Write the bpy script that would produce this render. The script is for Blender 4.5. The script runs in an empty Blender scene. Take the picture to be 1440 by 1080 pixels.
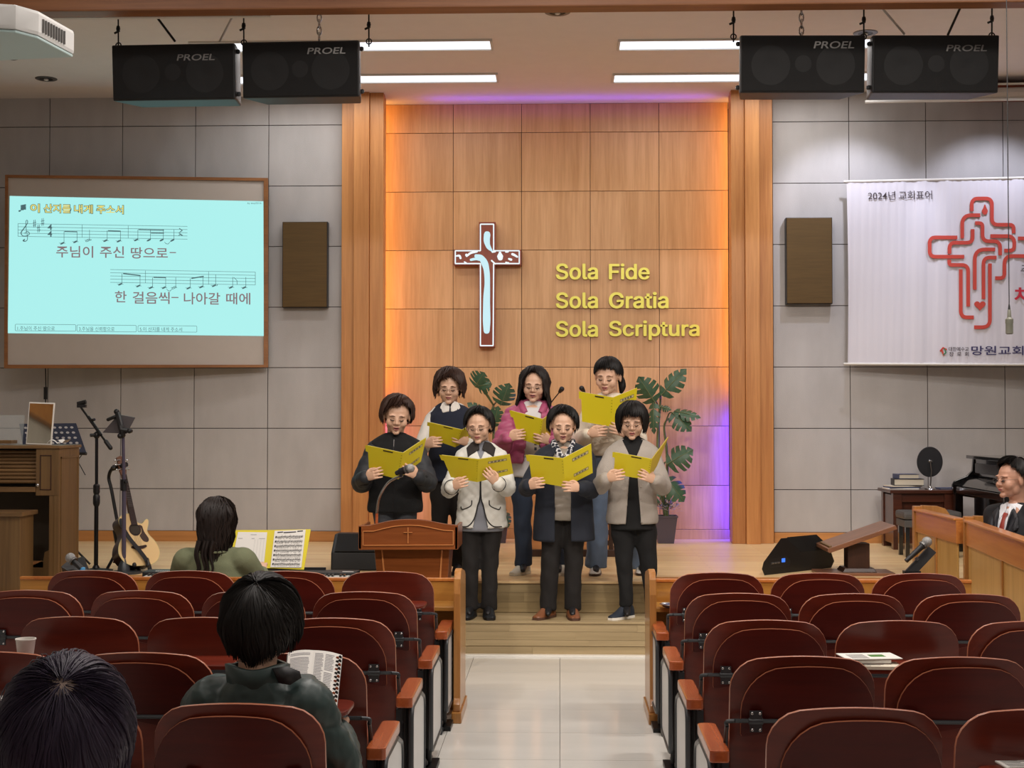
import bpy, bmesh, math, random
import numpy as np
from mathutils import Vector, Matrix, noise
from mathutils.bvhtree import BVHTree
random.seed(7)
sc = bpy.context.scene
COL = sc.collection
PI = math.pi
V = Vector

# ------------------------------------------------------------ camera, world, lights, exposure
FOC = 2000.0
_phi = math.atan(50 / FOC)
_th = math.atan(67 / FOC * math.cos(_phi))
CAM = V((0, 0, 1.66))
_F = V((-math.sin(_th) * math.cos(_phi), math.cos(_th) * math.cos(_phi), math.sin(_phi)))
_R = V((math.cos(_th), math.sin(_th), 0))
_U = _R.cross(_F)
cd = bpy.data.cameras.new('camera')
cd.sensor_width = 36; cd.lens = 36 * FOC / 1440; cd.clip_start = 0.05; cd.clip_end = 100
co = bpy.data.objects.new('camera', cd); COL.objects.link(co)
co.matrix_world = Matrix.Translation(CAM) @ Matrix((_R, _U, -_F)).transposed().to_4x4()
sc.camera = co

def ray(px, py): return _F + _R * ((px - 720) / FOC) + _U * ((540 - py) / FOC)
def P(px, py, Y):
    """the point of the room at distance Y (metres down the aisle) that is seen at px, py"""
    d = ray(px, py); return CAM + d * (Y / d.y)
def PZ(px, py, z):
    d = ray(px, py); return CAM + d * ((z - CAM.z) / d.z)

w = bpy.data.worlds.new('world'); sc.world = w; w.use_nodes = True
w.node_tree.nodes['Background'].inputs[0].default_value = (0.5, 0.47, 0.45, 1)
w.node_tree.nodes['Background'].inputs[1].default_value = 0.05
sc.view_settings.view_transform = 'Standard'; sc.view_settings.look = 'None'
sc.view_settings.gamma = 1; sc.view_settings.use_curve_mapping = False
sc.view_settings.exposure = 0.0

def lin(c):
    if isinstance(c, str):
        c = c.lstrip('#'); c = [int(c[i:i+2], 16) / 255 for i in (0, 2, 4)]
        c = [x / 12.92 if x <= .04045 else ((x + .055) / 1.055) ** 2.4 for x in c]
    return (c[0], c[1], c[2], 1)

def area(name, loc, size, energy, color, rot=(0, 0, 0), spread=PI):
    l = bpy.data.lights.new(name, 'AREA'); l.shape = 'RECTANGLE'; l.size, l.size_y = size
    l.energy = energy; l.color = lin(color)[:3]; l.spread = spread
    o = bpy.data.objects.new(name, l); COL.objects.link(o); o.location = loc; o.rotation_euler = rot
    return o
def spot(name, loc, energy, color, rot, ang, blend=.6, r=.05):
    l = bpy.data.lights.new(name, 'SPOT'); l.energy = energy; l.color = lin(color)[:3]
    l.spot_size = ang; l.spot_blend = blend; l.shadow_soft_size = r
    o = bpy.data.objects.new(name, l); COL.objects.link(o); o.location = loc; o.rotation_euler = rot
    return o
CEIL = 4.83
# fluorescent troffers over the stage
for (x, y) in ((-1.9, 12.03), (1.75, 12.03), (-1.75, 13.2), (1.6, 13.2)):
    area('stage_light', (x, y, CEIL - .03), (2.4, .25), 17, '#fffaf5')
# lamps of the audience ceiling
for (x, y, e) in ((-3.2, 7.5, 38), (3.2, 7.5, 105), (0, 7.0, 110), (-3.2, 4.0, 26), (3.2, 4.0, 36), (0, 4.5, 48), (-3, 0, 22), (3, 0, 28)):
    area('hall_light', (x, y, 5.08), (1.2, .5), e, '#fff7f0')
# theatre spots on the hall ceiling, aimed at the choir
for (x, y, e, tx) in ((-2.2, 4.2, 410, -.5), (2.2, 4.2, 470, .8)):
    d_ = V((tx, 11.2, 1.1)) - V((x, y, 5.0))
    o_ = spot('stage_spot', (x, y, 5.0), e, '#fff6ec', (0, 0, 0), math.radians(58), .8, .16); o_.rotation_euler = d_.to_track_quat('-Z', 'Y').to_euler()
# LED strips behind the pilasters and above the niche
OR, BL, PK = '#ffb050', '#3c24ff', '#ff6ad0'
area('led_orange', (-1.80, 14.05, 3.35), (.05, 2.9), 6, OR).rotation_euler = (math.radians(90), 0, math.radians(-55))
area('led_orange', (1.76, 14.05, 3.35), (.05, 2.9), 6, OR).rotation_euler = (math.radians(90), 0, math.radians(55))
area('led_blue', (1.76, 14.05, 1.12), (.05, 1.2), 15, BL).rotation_euler = (math.radians(90), 0, math.radians(55))
area('led_pink', (-1.80, 14.05, 1.2), (.05, 1.2), 2.6, PK).rotation_euler = (math.radians(90), 0, math.radians(-55))
area('led_violet', (.1, 13.95, 4.66), (2.8, .05), 2.2, '#7a3cff', (math.radians(180), 0, 0))
spot('downlight', (2.75, 12.6, 4.75), 90, '#e9ecff', (math.radians(38), 0, 0), math.radians(75))
spot('downlight', (4.15, 12.6, 4.75), 90, '#e9ecff', (math.radians(38), 0, 0), math.radians(75))
spot('projector_beam', (-2.42, 6.35, 3.25), 30, '#bff4ff', (math.radians(96), 0, math.radians(5)), math.radians(14), .3, .02)

# ------------------------------------------------------------ materials
def bsdf(name):
    m = bpy.data.materials.new(name); m.use_nodes = True
    return m, m.node_tree, m.node_tree.nodes['Principled BSDF']
def mat(name, color, rough=.6, metal=0., spec=.5, var=0., vscale=8., bump=0., bscale=60., sheen=0., coat=0., stretch=(1, 1, 1), trans=0.):
    m, nt, b = bsdf(name); N = nt.nodes; L = nt.links
    c = lin(color)
    b.inputs['Base Color'].default_value = c; b.inputs['Roughness'].default_value = rough
    b.inputs['Metallic'].default_value = metal; b.inputs['Specular IOR Level'].default_value = spec
    b.inputs['Coat Weight'].default_value = coat; b.inputs['Sheen Weight'].default_value = sheen
    b.inputs['Transmission Weight'].default_value = trans
    if var or bump:
        tc = N.new('ShaderNodeTexCoord'); mp = N.new('ShaderNodeMapping'); mp.inputs['Scale'].default_value = stretch
        L.new(tc.outputs['Object'], mp.inputs[0])
    if var:
        t = N.new('ShaderNodeTexNoise'); t.inputs['Scale'].default_value = vscale; t.inputs['Detail'].default_value = 5
        L.new(mp.outputs[0], t.inputs[0])
        r = N.new('ShaderNodeMapRange'); r.inputs['From Min'].default_value = .3; r.inputs['From Max'].default_value = .7
        r.inputs['To Min'].default_value = 1 - var; r.inputs['To Max'].default_value = 1 + var
        L.new(t.outputs[0], r.inputs[0])
        x = N.new('ShaderNodeVectorMath'); x.operation = 'SCALE'; x.inputs[0].default_value = c[:3]
        L.new(r.outputs[0], x.inputs['Scale']); L.new(x.outputs[0], b.inputs['Base Color'])
    if bump:
        t2 = N.new('ShaderNodeTexNoise'); t2.inputs['Scale'].default_value = bscale; t2.inputs['Detail'].default_value = 3
        L.new(mp.outputs[0], t2.inputs[0])
        bp = N.new('ShaderNodeBump'); bp.inputs['Strength'].default_value = bump; bp.inputs['Distance'].default_value = .004
        L.new(t2.outputs[0], bp.inputs['Height']); L.new(bp.outputs[0], b.inputs['Normal'])
    return m
def wood(name, c1, c2, rough=.4, axis='Z', scale=1., spec=.5, coat=0.):
    """grain runs along axis"""
    m, nt, b = bsdf(name); N = nt.nodes; L = nt.links
    tc = N.new('ShaderNodeTexCoord'); mp = N.new('ShaderNodeMapping')
    s = {'Z': (1, 1, .045), 'X': (.045, 1, 1), 'Y': (1, .045, 1)}[axis]
    mp.inputs['Scale'].default_value = [v * scale for v in s]
    oi = N.new('ShaderNodeObjectInfo'); ad = N.new('ShaderNodeVectorMath'); ad.operation = 'ADD'
    cb = N.new('ShaderNodeCombineXYZ'); mu = N.new('ShaderNodeMath'); mu.operation = 'MULTIPLY'; mu.inputs[1].default_value = 37.
    L.new(oi.outputs['Random'], mu.inputs[0]); L.new(mu.outputs[0], cb.inputs[0]); L.new(mu.outputs[0], cb.inputs[1])
    L.new(tc.outputs['Object'], mp.inputs[0]); L.new(mp.outputs[0], ad.inputs[0]); L.new(cb.outputs[0], ad.inputs[1])
    t = N.new('ShaderNodeTexNoise'); t.inputs['Scale'].default_value = 45; t.inputs['Detail'].default_value = 6; t.inputs['Roughness'].default_value = .62; t.inputs['Distortion'].default_value = .35
    L.new(ad.outputs[0], t.inputs[0])
    t3 = N.new('ShaderNodeTexNoise'); t3.inputs['Scale'].default_value = 9; t3.inputs['Detail'].default_value = 2
    L.new(ad.outputs[0], t3.inputs[0])
    mx0 = N.new('ShaderNodeMath'); mx0.operation = 'MULTIPLY_ADD'; mx0.inputs[1].default_value = .5
    L.new(t3.outputs[0], mx0.inputs[0]); 
    hf = N.new('ShaderNodeMath'); hf.operation = 'MULTIPLY'; hf.inputs[1].default_value = .5
    L.new(t.outputs[0], hf.inputs[0]); L.new(hf.outputs[0], mx0.inputs[2])
    cr = N.new('ShaderNodeValToRGB'); cr.color_ramp.elements[0].position = .36; cr.color_ramp.elements[1].position = .62
    cr.color_ramp.elements[0].color = lin(c1); cr.color_ramp.elements[1].color = lin(c2)
    L.new(mx0.outputs[0], cr.inputs[0])
    br = N.new('ShaderNodeMapRange'); br.inputs['To Min'].default_value = .93; br.inputs['To Max'].default_value = 1.07
    L.new(oi.outputs['Random'], br.inputs[0])
    x = N.new('ShaderNodeVectorMath'); x.operation = 'SCALE'
    L.new(cr.outputs[0], x.inputs[0]); L.new(br.outputs[0], x.inputs['Scale']); L.new(x.outputs[0], b.inputs['Base Color'])
    b.inputs['Roughness'].default_value = rough; b.inputs['Specular IOR Level'].default_value = spec
    b.inputs['Coat Weight'].default_value = coat; b.inputs['Coat Roughness'].default_value = .12
    return m
def emit(name, color, s=1.):
    m, nt, b = bsdf(name)
    b.inputs['Base Color'].default_value = lin(color); b.inputs['Emission Color'].default_value = lin(color)
    b.inputs['Emission Strength'].default_value = s; b.inputs['Base Color'].default_value = (.02, .02, .02, 1); b.inputs['Roughness'].default_value = .9
    return m
def planks(name, c1, c2, axis='X', width=.09, length=1.2, rough=.35):
    """fine floor boards that are too far off and foreshortened to be told apart singly"""
    m, nt, b = bsdf(name); N = nt.nodes; L = nt.links
    tc = N.new('ShaderNodeTexCoord'); mp = N.new('ShaderNodeMapping')
    L.new(tc.outputs['Object'], mp.inputs[0])
    br = N.new('ShaderNodeTexBrick'); br.inputs['Scale'].default_value = 1; br.inputs['Mortar Size'].default_value = .0012
    br.inputs['Brick Width'].default_value = length; br.inputs['Row Height'].default_value = width
    br.inputs['Color1'].default_value = lin(c1); br.inputs['Color2'].default_value = lin(c2)
    br.inputs['Mortar'].default_value = [v * .55 for v in lin(c1)[:3]] + [1]
    L.new(mp.outputs[0], br.inputs[0])
    m2 = N.new('ShaderNodeMapping'); m2.inputs['Scale'].default_value = (.06, 1, 1); L.new(tc.outputs['Object'], m2.inputs[0])
    t = N.new('ShaderNodeTexNoise'); t.inputs['Scale'].default_value = 40; t.inputs['Detail'].default_value = 4; L.new(m2.outputs[0], t.inputs[0])
    r = N.new('ShaderNodeMapRange'); r.inputs['To Min'].default_value = .85; r.inputs['To Max'].default_value = 1.15; L.new(t.outputs[0], r.inputs[0])
    x = N.new('ShaderNodeVectorMath'); x.operation = 'SCALE'; L.new(br.outputs[0], x.inputs[0]); L.new(r.outputs[0], x.inputs['Scale'])
    L.new(x.outputs[0], b.inputs['Base Color']); b.inputs['Roughness'].default_value = rough
    return m

M = {}
M['fabric_panel'] = mat('fabric_panel', '#b8b5b4', .9, var=.07, vscale=5, bump=.5, bscale=260, stretch=(1, 1, .35))
M['joint'] = mat('joint', '#4f4a48', .9)
M['niche_wood'] = wood('niche_wood', '#c2925f', '#daab7a', .42, 'Z', 1.1)
M['pilaster_wood'] = wood('pilaster_wood', '#b0733f', '#cc9055', .38, 'Z', 1.)
M['trim_wood'] = wood('trim_wood', '#ae743e', '#c4894e', .4, 'X')
M['beam_wood'] = wood('beam_wood', '#77492a', '#925f38', .5, 'X')
M['ceiling'] = mat('ceiling_paint', '#e6dfdb', .85, var=.015)
M['white_paint'] = mat('white_paint', '#d9d6d0', .7)
M['stage_floor'] = planks('stage_floor', '#e2bf8c', '#eed2a0')
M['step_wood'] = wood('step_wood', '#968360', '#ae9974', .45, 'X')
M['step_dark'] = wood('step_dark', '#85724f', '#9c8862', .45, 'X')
M['tile'] = mat('tile', '#d6d3cc', .13, var=.04, vscale=2.2, stretch=(.5, 2.2, 1), spec=.5)
M['grout'] = mat('grout', '#77736c', .8)
M['marble'] = mat('marble', '#e9e6de', .2)
M['chair_wood'] = wood('chair_wood', '#581d12', '#702818', .32, 'X', .8, spec=.4, coat=.06)
M['chair_dark'] = wood('chair_dark', '#450d07', '#56150c', .38, 'X', .8, spec=.3)
M['chair_rim'] = mat('chair_rim', '#a8664a', .3, coat=.3)
M['arm_wood'] = wood('arm_wood', '#964422', '#b65f34', .25, 'Y', 1., coat=.4)
M['gun_metal'] = mat('gun_metal', '#3f4245', .38, .35)
M['black_plastic'] = mat('black_plastic', '#121214', .5)
M['white_panel'] = mat('white_panel', '#cfd0cf', .3)
M['pew_wood'] = wood('pew_wood', '#9a6a2e', '#b78540', .3, 'X', coat=.2)
M['pew_wood_v'] = wood('pew_wood_v', '#b08443', '#c59a58', .35, 'Z', coat=.1)
M['pew_rail'] = wood('pew_rail', '#b0662f', '#c9823f', .3, 'Y', coat=.3)
M['pew_end'] = wood('pew_end', '#94602f', '#b37c40', .28, 'Z', coat=.3)
M['pulpit_red'] = wood('pulpit_red', '#6c3615', '#8a4d26', .28, 'X', coat=.3)
M['pulpit_line'] = mat('pulpit_line', '#c07c46', .35)
M['steel'] = mat('steel', '#c3c3c3', .25, 1.)
M['black_metal'] = mat('black_metal', '#0e0e10', .4, .2)
M['grille'] = mat('grille', '#040405', .8, bump=.8, bscale=500)
M['silver'] = mat('silver', '#6c6a68', .35, .6)
M['speaker_fabric'] = mat('speaker_fabric', '#5c4727', .9, var=.12, vscale=14, stretch=(.3, 1, 4), bump=.3, bscale=300)
M['screen_cloth'] = mat('screen_cloth', '#bdb4ac', .8, var=.02)
M['screen_frame'] = wood('screen_frame', '#82532b', '#9f6a3b', .4, 'X')
M['slide'] = emit('slide', '#aef3f0', .97)  # slide and its lettering glow by themselves, standing in for the projector's light
M['print_grey'] = emit('print_grey', '#6f7b80', .9)
M['print_dark'] = emit('print_dark', '#4e6c70', .9)
M['print_brown'] = emit('print_brown', '#8a7478', .9)
M['print_yellow'] = emit('print_yellow', '#efe27a', .95)
M['lamp'] = emit('lamp', '#f2f6ff', 1.6)
M['white_glow'] = emit('white_glow', '#eaf7fb', 1.1)
M['ice_glow'] = emit('ice_glow', '#c9edf5', 1.0)
M['cross_red'] = wood('cross_red', '#7a3118', '#8c3c20', .35, 'Z')
M['gold'] = mat('gold', '#efe964', .35, .1)
M['gold_side'] = mat('gold_side', '#8a7a1e', .4, .2)
M['banner'] = mat('banner_cloth', '#d3d0d8', .85)
M['banner_red'] = mat('banner_red', '#c4463a', .8)
M['banner_ink'] = mat('banner_ink', '#3d3338', .8)
M['banner_navy'] = mat('banner_navy', '#3a3560', .8)
M['banner_crimson'] = mat('banner_crimson', '#c0293c', .8)
M['oak'] = wood('oak', '#5f4527', '#775a35', .45, 'Z')
M['oak_x'] = wood('oak_x', '#60462a', '#7a5c38', .42, 'X')
M['dark_inside'] = mat('dark_inside', '#3a3125', .8)
M['walnut'] = wood('walnut', '#3a1c10', '#54291a', .3, 'X', coat=.3)
M['lectern_top'] = wood('lectern_top', '#6b4632', '#85593f', .35, 'X', coat=.2)
M['lectern_dark'] = wood('lectern_dark', '#2e1a12', '#40261a', .4, 'Z')
M['piano_black'] = mat('piano_black', '#08080a', .12, spec=.6, coat=.5)
M['piano_white'] = mat('piano_white', '#e8e6df', .25)
M['leather_grey'] = mat('leather_grey', '#4e4c4b', .6)
M['book_dark'] = mat('book_dark', '#1c1b1d', .5)
M['book_blue'] = mat('book_blue', '#3c4566', .5)
M['paper'] = mat('paper', '#e8e5df', .8)
M['paper_cream'] = mat('paper_cream', '#d9d0bd', .8)
M['ink'] = mat('ink', '#2d2d36', .8)
M['yellow_card'] = mat('yellow_card', '#dcca1c', .55)
M['yellow_card_dk'] = mat('yellow_card_dark', '#d3b83a', .55)
M['black_slot'] = mat('black_slot', '#2d2208', .8)
M['label_white'] = mat('label_white', '#cdbf8a', .6)
M['leaf'] = mat('leaf_green', '#3c5a40', .4, var=.25, vscale=20)
M['leaf_light'] = mat('leaf_light', '#5c8a4a', .45, var=.2, vscale=20)
M['stem'] = mat('stem_green', '#5f6a42', .5, var=.2)
M['pot'] = mat('pot_grey', '#4d4550', .5)
M['flower'] = mat('flower_white', '#c9c6d8', .5)
M['pulpit_light'] = wood('pulpit_light', '#c98a55', '#dfa36c', .4, 'X')
M['green'] = mat('green_print', '#1f7a50', .6)
M['spruce'] = mat('spruce', '#e6c58e', .3, coat=.5)
M['rosewood'] = mat('rosewood', '#2c1510', .3, coat=.4)
M['neck_wood'] = mat('neck_wood', '#6b4128', .4)
M['strap'] = mat('strap', '#14161a', .7)
M['projector'] = mat('projector_white', '#e0e0de', .4)
M['navy_metal'] = mat('navy_metal', '#2d3448', .5)
M['mirror'] = mat('mirror', '#e0dcc8', .03, 1.)
def glass_mat(name, col, alpha):
    m, nt, b = bsdf(name); b.inputs['Base Color'].default_value = lin(col); b.inputs['Alpha'].default_value = alpha; b.inputs['Roughness'].default_value = .05
    return m
M['glass'] = glass_mat('clear_acrylic', '#c8d0d0', .25)
M['lens_glass'] = glass_mat('lens_glass', '#ffffff', .12)
M['cap_blue'] = mat('cap_blue', '#5aa6dc', .4)
M['water_bottle'] = glass_mat('bottle_plastic', '#cfe4f0', .5)
M['cup_white'] = mat('cup_white', '#e9e4dc', .6)
M['lcd_blue'] = emit('lcd_blue', '#3b7dff', 1.2)
M['teal'] = mat('teal_plastic', '#2e4a4c', .5)
M['orange_wood'] = wood('orange_wood', '#a9783c', '#c59350', .4, 'X')
M['olive'] = mat('olive_knit', '#6f7458', .9, var=.05, bump=.4, bscale=200)
M['puffer_green'] = mat('puffer_green', '#2b3d3b', .45, var=.06, bump=.2, bscale=25)
M['mic_grey'] = mat('mic_grey', '#a3a3a2', .35, .7, bump=.8, bscale=600)
M['mic_khaki'] = mat('mic_khaki', '#6f6e62', .5)

# ------------------------------------------------------------ mesh helpers
class MB:
    def __init__(s): s.v = []; s.f = []; s.m = []; s.xf = None
    def add(s, vs, fs, mi=0, M4=None):
        b = len(s.v)
        for p in vs:
            p = V(p)
            if M4 is not None: p = M4 @ p
            s.v.append(tuple(p))
        for q in fs: s.f.append([b + i for i in q]); s.m.append(mi)
        return s
    def box(s, c, d, mi=0, M4=None, top=1., topy=None):
        x, y, z = c; a, b, h = d[0] / 2, d[1] / 2, d[2] / 2; ty = top if topy is None else topy
        vs = [(x - a, y - b, z - h), (x + a, y - b, z - h), (x + a, y + b, z - h), (x - a, y + b, z - h),
              (x - a * top, y - b * ty, z + h), (x + a * top, y - b * ty, z + h), (x + a * top, y + b * ty, z + h), (x - a * top, y + b * ty, z + h)]
        return s.add(vs, [(0, 3, 2, 1), (4, 5, 6, 7), (0, 1, 5, 4), (1, 2, 6, 5), (2, 3, 7, 6), (3, 0, 4, 7)], mi, M4)
    def bb(s, p, q, mi=0, M4=None):
        return s.box([(p[i] + q[i]) / 2 for i in range(3)], [abs(q[i] - p[i]) for i in range(3)], mi, M4)
    def tube(s, pts, r, n=8, mi=0, M4=None, caps=True, flat=None, smooth=0, up=None):
        pts = [V(p) for p in pts]
        rr = list(r) if hasattr(r, '__len__') else [r] * len(pts)
        if smooth: pts, rr = crom(pts, rr, smooth)
        vs, fs = [], []
        t0 = None; a = None
        for i, p in enumerate(pts):
            t = (pts[min(i + 1, len(pts) - 1)] - pts[max(i - 1, 0)])
            t = t.normalized() if t.length > 1e-9 else V((0, 0, 1))
            if up is not None:
                a = V(up).cross(t)
                a = a.normalized() if a.length > 1e-6 else t.orthogonal().normalized()
            elif a is None:
                a = t.orthogonal().normalized()
            else:
                a = (a - t * a.dot(t)); a = a.normalized() if a.length > 1e-6 else t.orthogonal().normalized()
            b = t.cross(a)
            ra = rr[i]; 
            if hasattr(ra, '__len__'): ra, rb = ra
            else: rb = ra * (flat if flat else 1)
            for k in range(n):
                an = 2 * PI * k / n
                vs.append(p + a * (math.cos(an) * ra) + b * (math.sin(an) * rb))
        for i in range(len(pts) - 1):
            for k in range(n):
                k2 = (k + 1) % n
                fs.append((i * n + k, i * n + k2, (i + 1) * n + k2, (i + 1) * n + k))
        if caps:
            fs.append(tuple(range(n - 1, -1, -1))); fs.append(tuple((len(pts) - 1) * n + k for k in range(n)))
        return s.add(vs, fs, mi, M4)
    def capsule(s, pts, r, n=12, mi=0, M4=None, smooth=4):
        """tube with rounded ends"""
        pts = [V(p) for p in pts]; rr = list(r) if hasattr(r, '__len__') else [r] * len(pts)
        pts, rr = crom(pts, rr, smooth) if smooth else (pts, rr)
        d0 = (pts[0] - pts[1]).normalized(); d1 = (pts[-1] - pts[-2]).normalized()
        g = lambda x, k: (x[0] * k, x[1] * k) if hasattr(x, '__len__') else x * k
        mx = lambda x: max(x) if hasattr(x, '__len__') else x
        a = [pts[0] + d0 * mx(rr[0]) * q for q in (.98, .8, .45)]; ra = [g(rr[0], q) for q in (.12, .6, .89)]
        b = [pts[-1] + d1 * mx(rr[-1]) * q for q in (.45, .8, .98)]; rb = [g(rr[-1], q) for q in (.89, .6, .12)]
        return s.tube(a + pts + b, ra + rr + rb, n, mi, M4)
    def ell(s, c, r, mi=0, M4=None, nu=16, nv=10, R=None):
        c = V(c); vs, fs = [], []
        for j in range(nv + 1):
            t = PI * j / nv
            for i in range(nu):
                a = 2 * PI * i / nu
                p = V((math.sin(t) * math.cos(a) * r[0], math.sin(t) * math.sin(a) * r[1], math.cos(t) * r[2]))
                if R is not None: p = R @ p
                vs.append(c + p)
        for j in range(nv):
            for i in range(nu):
                i2 = (i + 1) % nu
                fs.append((j * nu + i, (j + 1) * nu + i, (j + 1) * nu + i2, j * nu + i2))
        return s.add(vs, fs, mi, M4)
    def lathe(s, prof, c=(0, 0, 0), n=20, mi=0, M4=None):
        vs, fs = [], []
        for (r, z) in prof:
            for k in range(n):
                a = 2 * PI * k / n; vs.append((c[0] + r * math.cos(a), c[1] + r * math.sin(a), c[2] + z))
        for i in range(len(prof) - 1):
            for k in range(n):
                k2 = (k + 1) % n; fs.append((i * n + k, i * n + k2, (i + 1) * n + k2, (i + 1) * n + k))
        fs.append(tuple(range(n - 1, -1, -1))); fs.append(tuple((len(prof) - 1) * n + k for k in range(n)))
        return s.add(vs, fs, mi, M4)
    def prism(s, poly, O, A, B, N, d0, d1, mi=0, M4=None):
        """polygon (2D list) in plane O + A*u + B*v, extruded along N from d0 to d1"""
        O, A, B, N = V(O), V(A), V(B), V(N); n = len(poly)
        vs = [O + A * u + B * v + N * d0 for u, v in poly] + [O + A * u + B * v + N * d1 for u, v in poly]
        fs = [tuple(range(n - 1, -1, -1)), tuple(range(n, 2 * n))] + [(i, (i + 1) % n, n + (i + 1) % n, n + i) for i in range(n)]
        return s.add(vs, fs, mi, M4)
    def loft(s, rings, mi=0, M4=None, caps=True):
        n = len(rings[0]); vs = [p for r in rings for p in r]; fs = []
        for i in range(len(rings) - 1):
            for k in range(n):
                k2 = (k + 1) % n; fs.append((i * n + k, i * n + k2, (i + 1) * n + k2, (i + 1) * n + k))
        if caps: fs.append(tuple(range(n - 1, -1, -1))); fs.append(tuple((len(rings) - 1) * n + k for k in range(n)))
        return s.add(vs, fs, mi, M4)
    def mesh(s, name, mats, smooth=True, bevel=0., fix=True, angle=35):
        me = bpy.data.meshes.new(name); me.from_pydata(s.v, [], s.f)
        for k in (mats if isinstance(mats, (list, tuple)) else [mats]): me.materials.append(M[k] if isinstance(k, str) else k)
        me.polygons.foreach_set('material_index', s.m)
        bm = bmesh.new(); bm.from_mesh(me)
        if fix: bmesh.ops.recalc_face_normals(bm, faces=bm.faces)
        if bevel:
            ed = [e for e in bm.edges if len(e.link_faces) == 2 and e.calc_face_angle(0) > .6]
            bmesh.ops.bevel(bm, geom=ed, offset=bevel, segments=2, affect='EDGES', profile=.6, clamp_overlap=True)
        if bevel: angle = min(angle, 12)
        if smooth:
            for f in bm.faces: f.smooth = True
            for e in bm.edges:
                if len(e.link_faces) == 2 and e.calc_face_angle(0) > math.radians(angle): e.smooth = False
        bm.to_mesh(me); bm.free(); me.update()
        return me
    def build(s, name, mats, parent=None, smooth=True, bevel=0., fix=True, loc=None, angle=35):
        return link(name, s.mesh(name, mats, smooth, bevel, fix, angle), parent, loc)

def crom(pts, rr, sub):
    """Catmull-Rom refinement of points and radii"""
    n = len(pts)
    if n < 3:
        o, q = [], []
        for i in range(sub + 1):
            t = i / sub; o.append(pts[0].lerp(pts[1], t))
            a, b = rr[0], rr[1]
            q.append(tuple(x + (y - x) * t for x, y in zip(a, b)) if hasattr(a, '__len__') else a + (b - a) * t)
        return o, q
    o, q = [], []
    G = lambda i: pts[max(0, min(n - 1, i))]; H = lambda i: rr[max(0, min(n - 1, i))]
    for i in range(n - 1):
        p0, p1, p2, p3 = G(i - 1), G(i), G(i + 1), G(i + 2)
        for k in range(sub):
            t = k / sub
            o.append(.5 * ((2 * p1) + (p2 - p0) * t + (2 * p0 - 5 * p1 + 4 * p2 - p3) * t * t + (3 * p1 - p0 - 3 * p2 + p3) * t ** 3))
            a, b = H(i), H(i + 1); tt = t * t * (3 - 2 * t)
            q.append(tuple(x + (y - x) * tt for x, y in zip(a, b)) if hasattr(a, '__len__') else a + (b - a) * tt)
    o.append(pts[-1]); q.append(rr[-1])
    return o, q

def link(name, me, parent=None, loc=None):
    o = bpy.data.objects.new(name, me); COL.objects.link(o)
    if parent is not None: o.parent = parent
    if loc is not None: o.location = loc
    return o
def tag(o, label=None, cat=None, group=None, kind=None):
    if label: o['label'] = label
    if cat: o['category'] = cat
    if group: o['group'] = group
    if kind: o['kind'] = kind
    return o
def thing(name, label, cat, loc=(0, 0, 0), rz=0., group=None):
    o = bpy.data.objects.new(name, None); COL.objects.link(o); o.location = loc; o.rotation_euler = (0, 0, rz)
    o.empty_display_size = .1
    return tag(o, label, cat, group)
def struct(o): o['kind'] = 'structure'; return o
def copy_tree(o, parent=None):
    c = o.copy(); COL.objects.link(c); c.parent = parent
    for ch in list(o.children): copy_tree(ch, c)
    return c
_lab = bpy.data.scenes.new('workbench')
def evaluated(ob):
    """the finished mesh of an object with modifiers or text, worked out in a scene of its own"""
    _lab.collection.objects.link(ob); vl = _lab.view_layers[0]; vl.update()
    me = bpy.data.meshes.new_from_object(ob.evaluated_get(vl.depsgraph)); _lab.collection.objects.unlink(ob); return me
_txt = {}
def helv():
    try:
        import os
        f = os.path.join(bpy.utils.system_resource('DATAFILES'), 'fonts', 'Inter.woff2')
        return bpy.data.fonts.load(f, check_existing=True) if os.path.exists(f) else None
    except Exception: return None
def text_data(body, bold=0., res=4, font=None):
    key = (body, bold, res, bool(font))
    if key in _txt: return _txt[key]
    cu = bpy.data.curves.new('t', 'FONT'); cu.body = body; cu.offset = bold; cu.resolution_u = res
    cu.align_x = 'LEFT'
    if font: cu.font = font
    ob = bpy.data.objects.new('t', cu); me = evaluated(ob)
    vs = [tuple(v.co) for v in me.vertices]; fs = [tuple(p.vertices) for p in me.polygons]
    bpy.data.objects.remove(ob); bpy.data.curves.remove(cu); bpy.data.meshes.remove(me)
    _txt[key] = (vs, fs); return vs, fs

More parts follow.
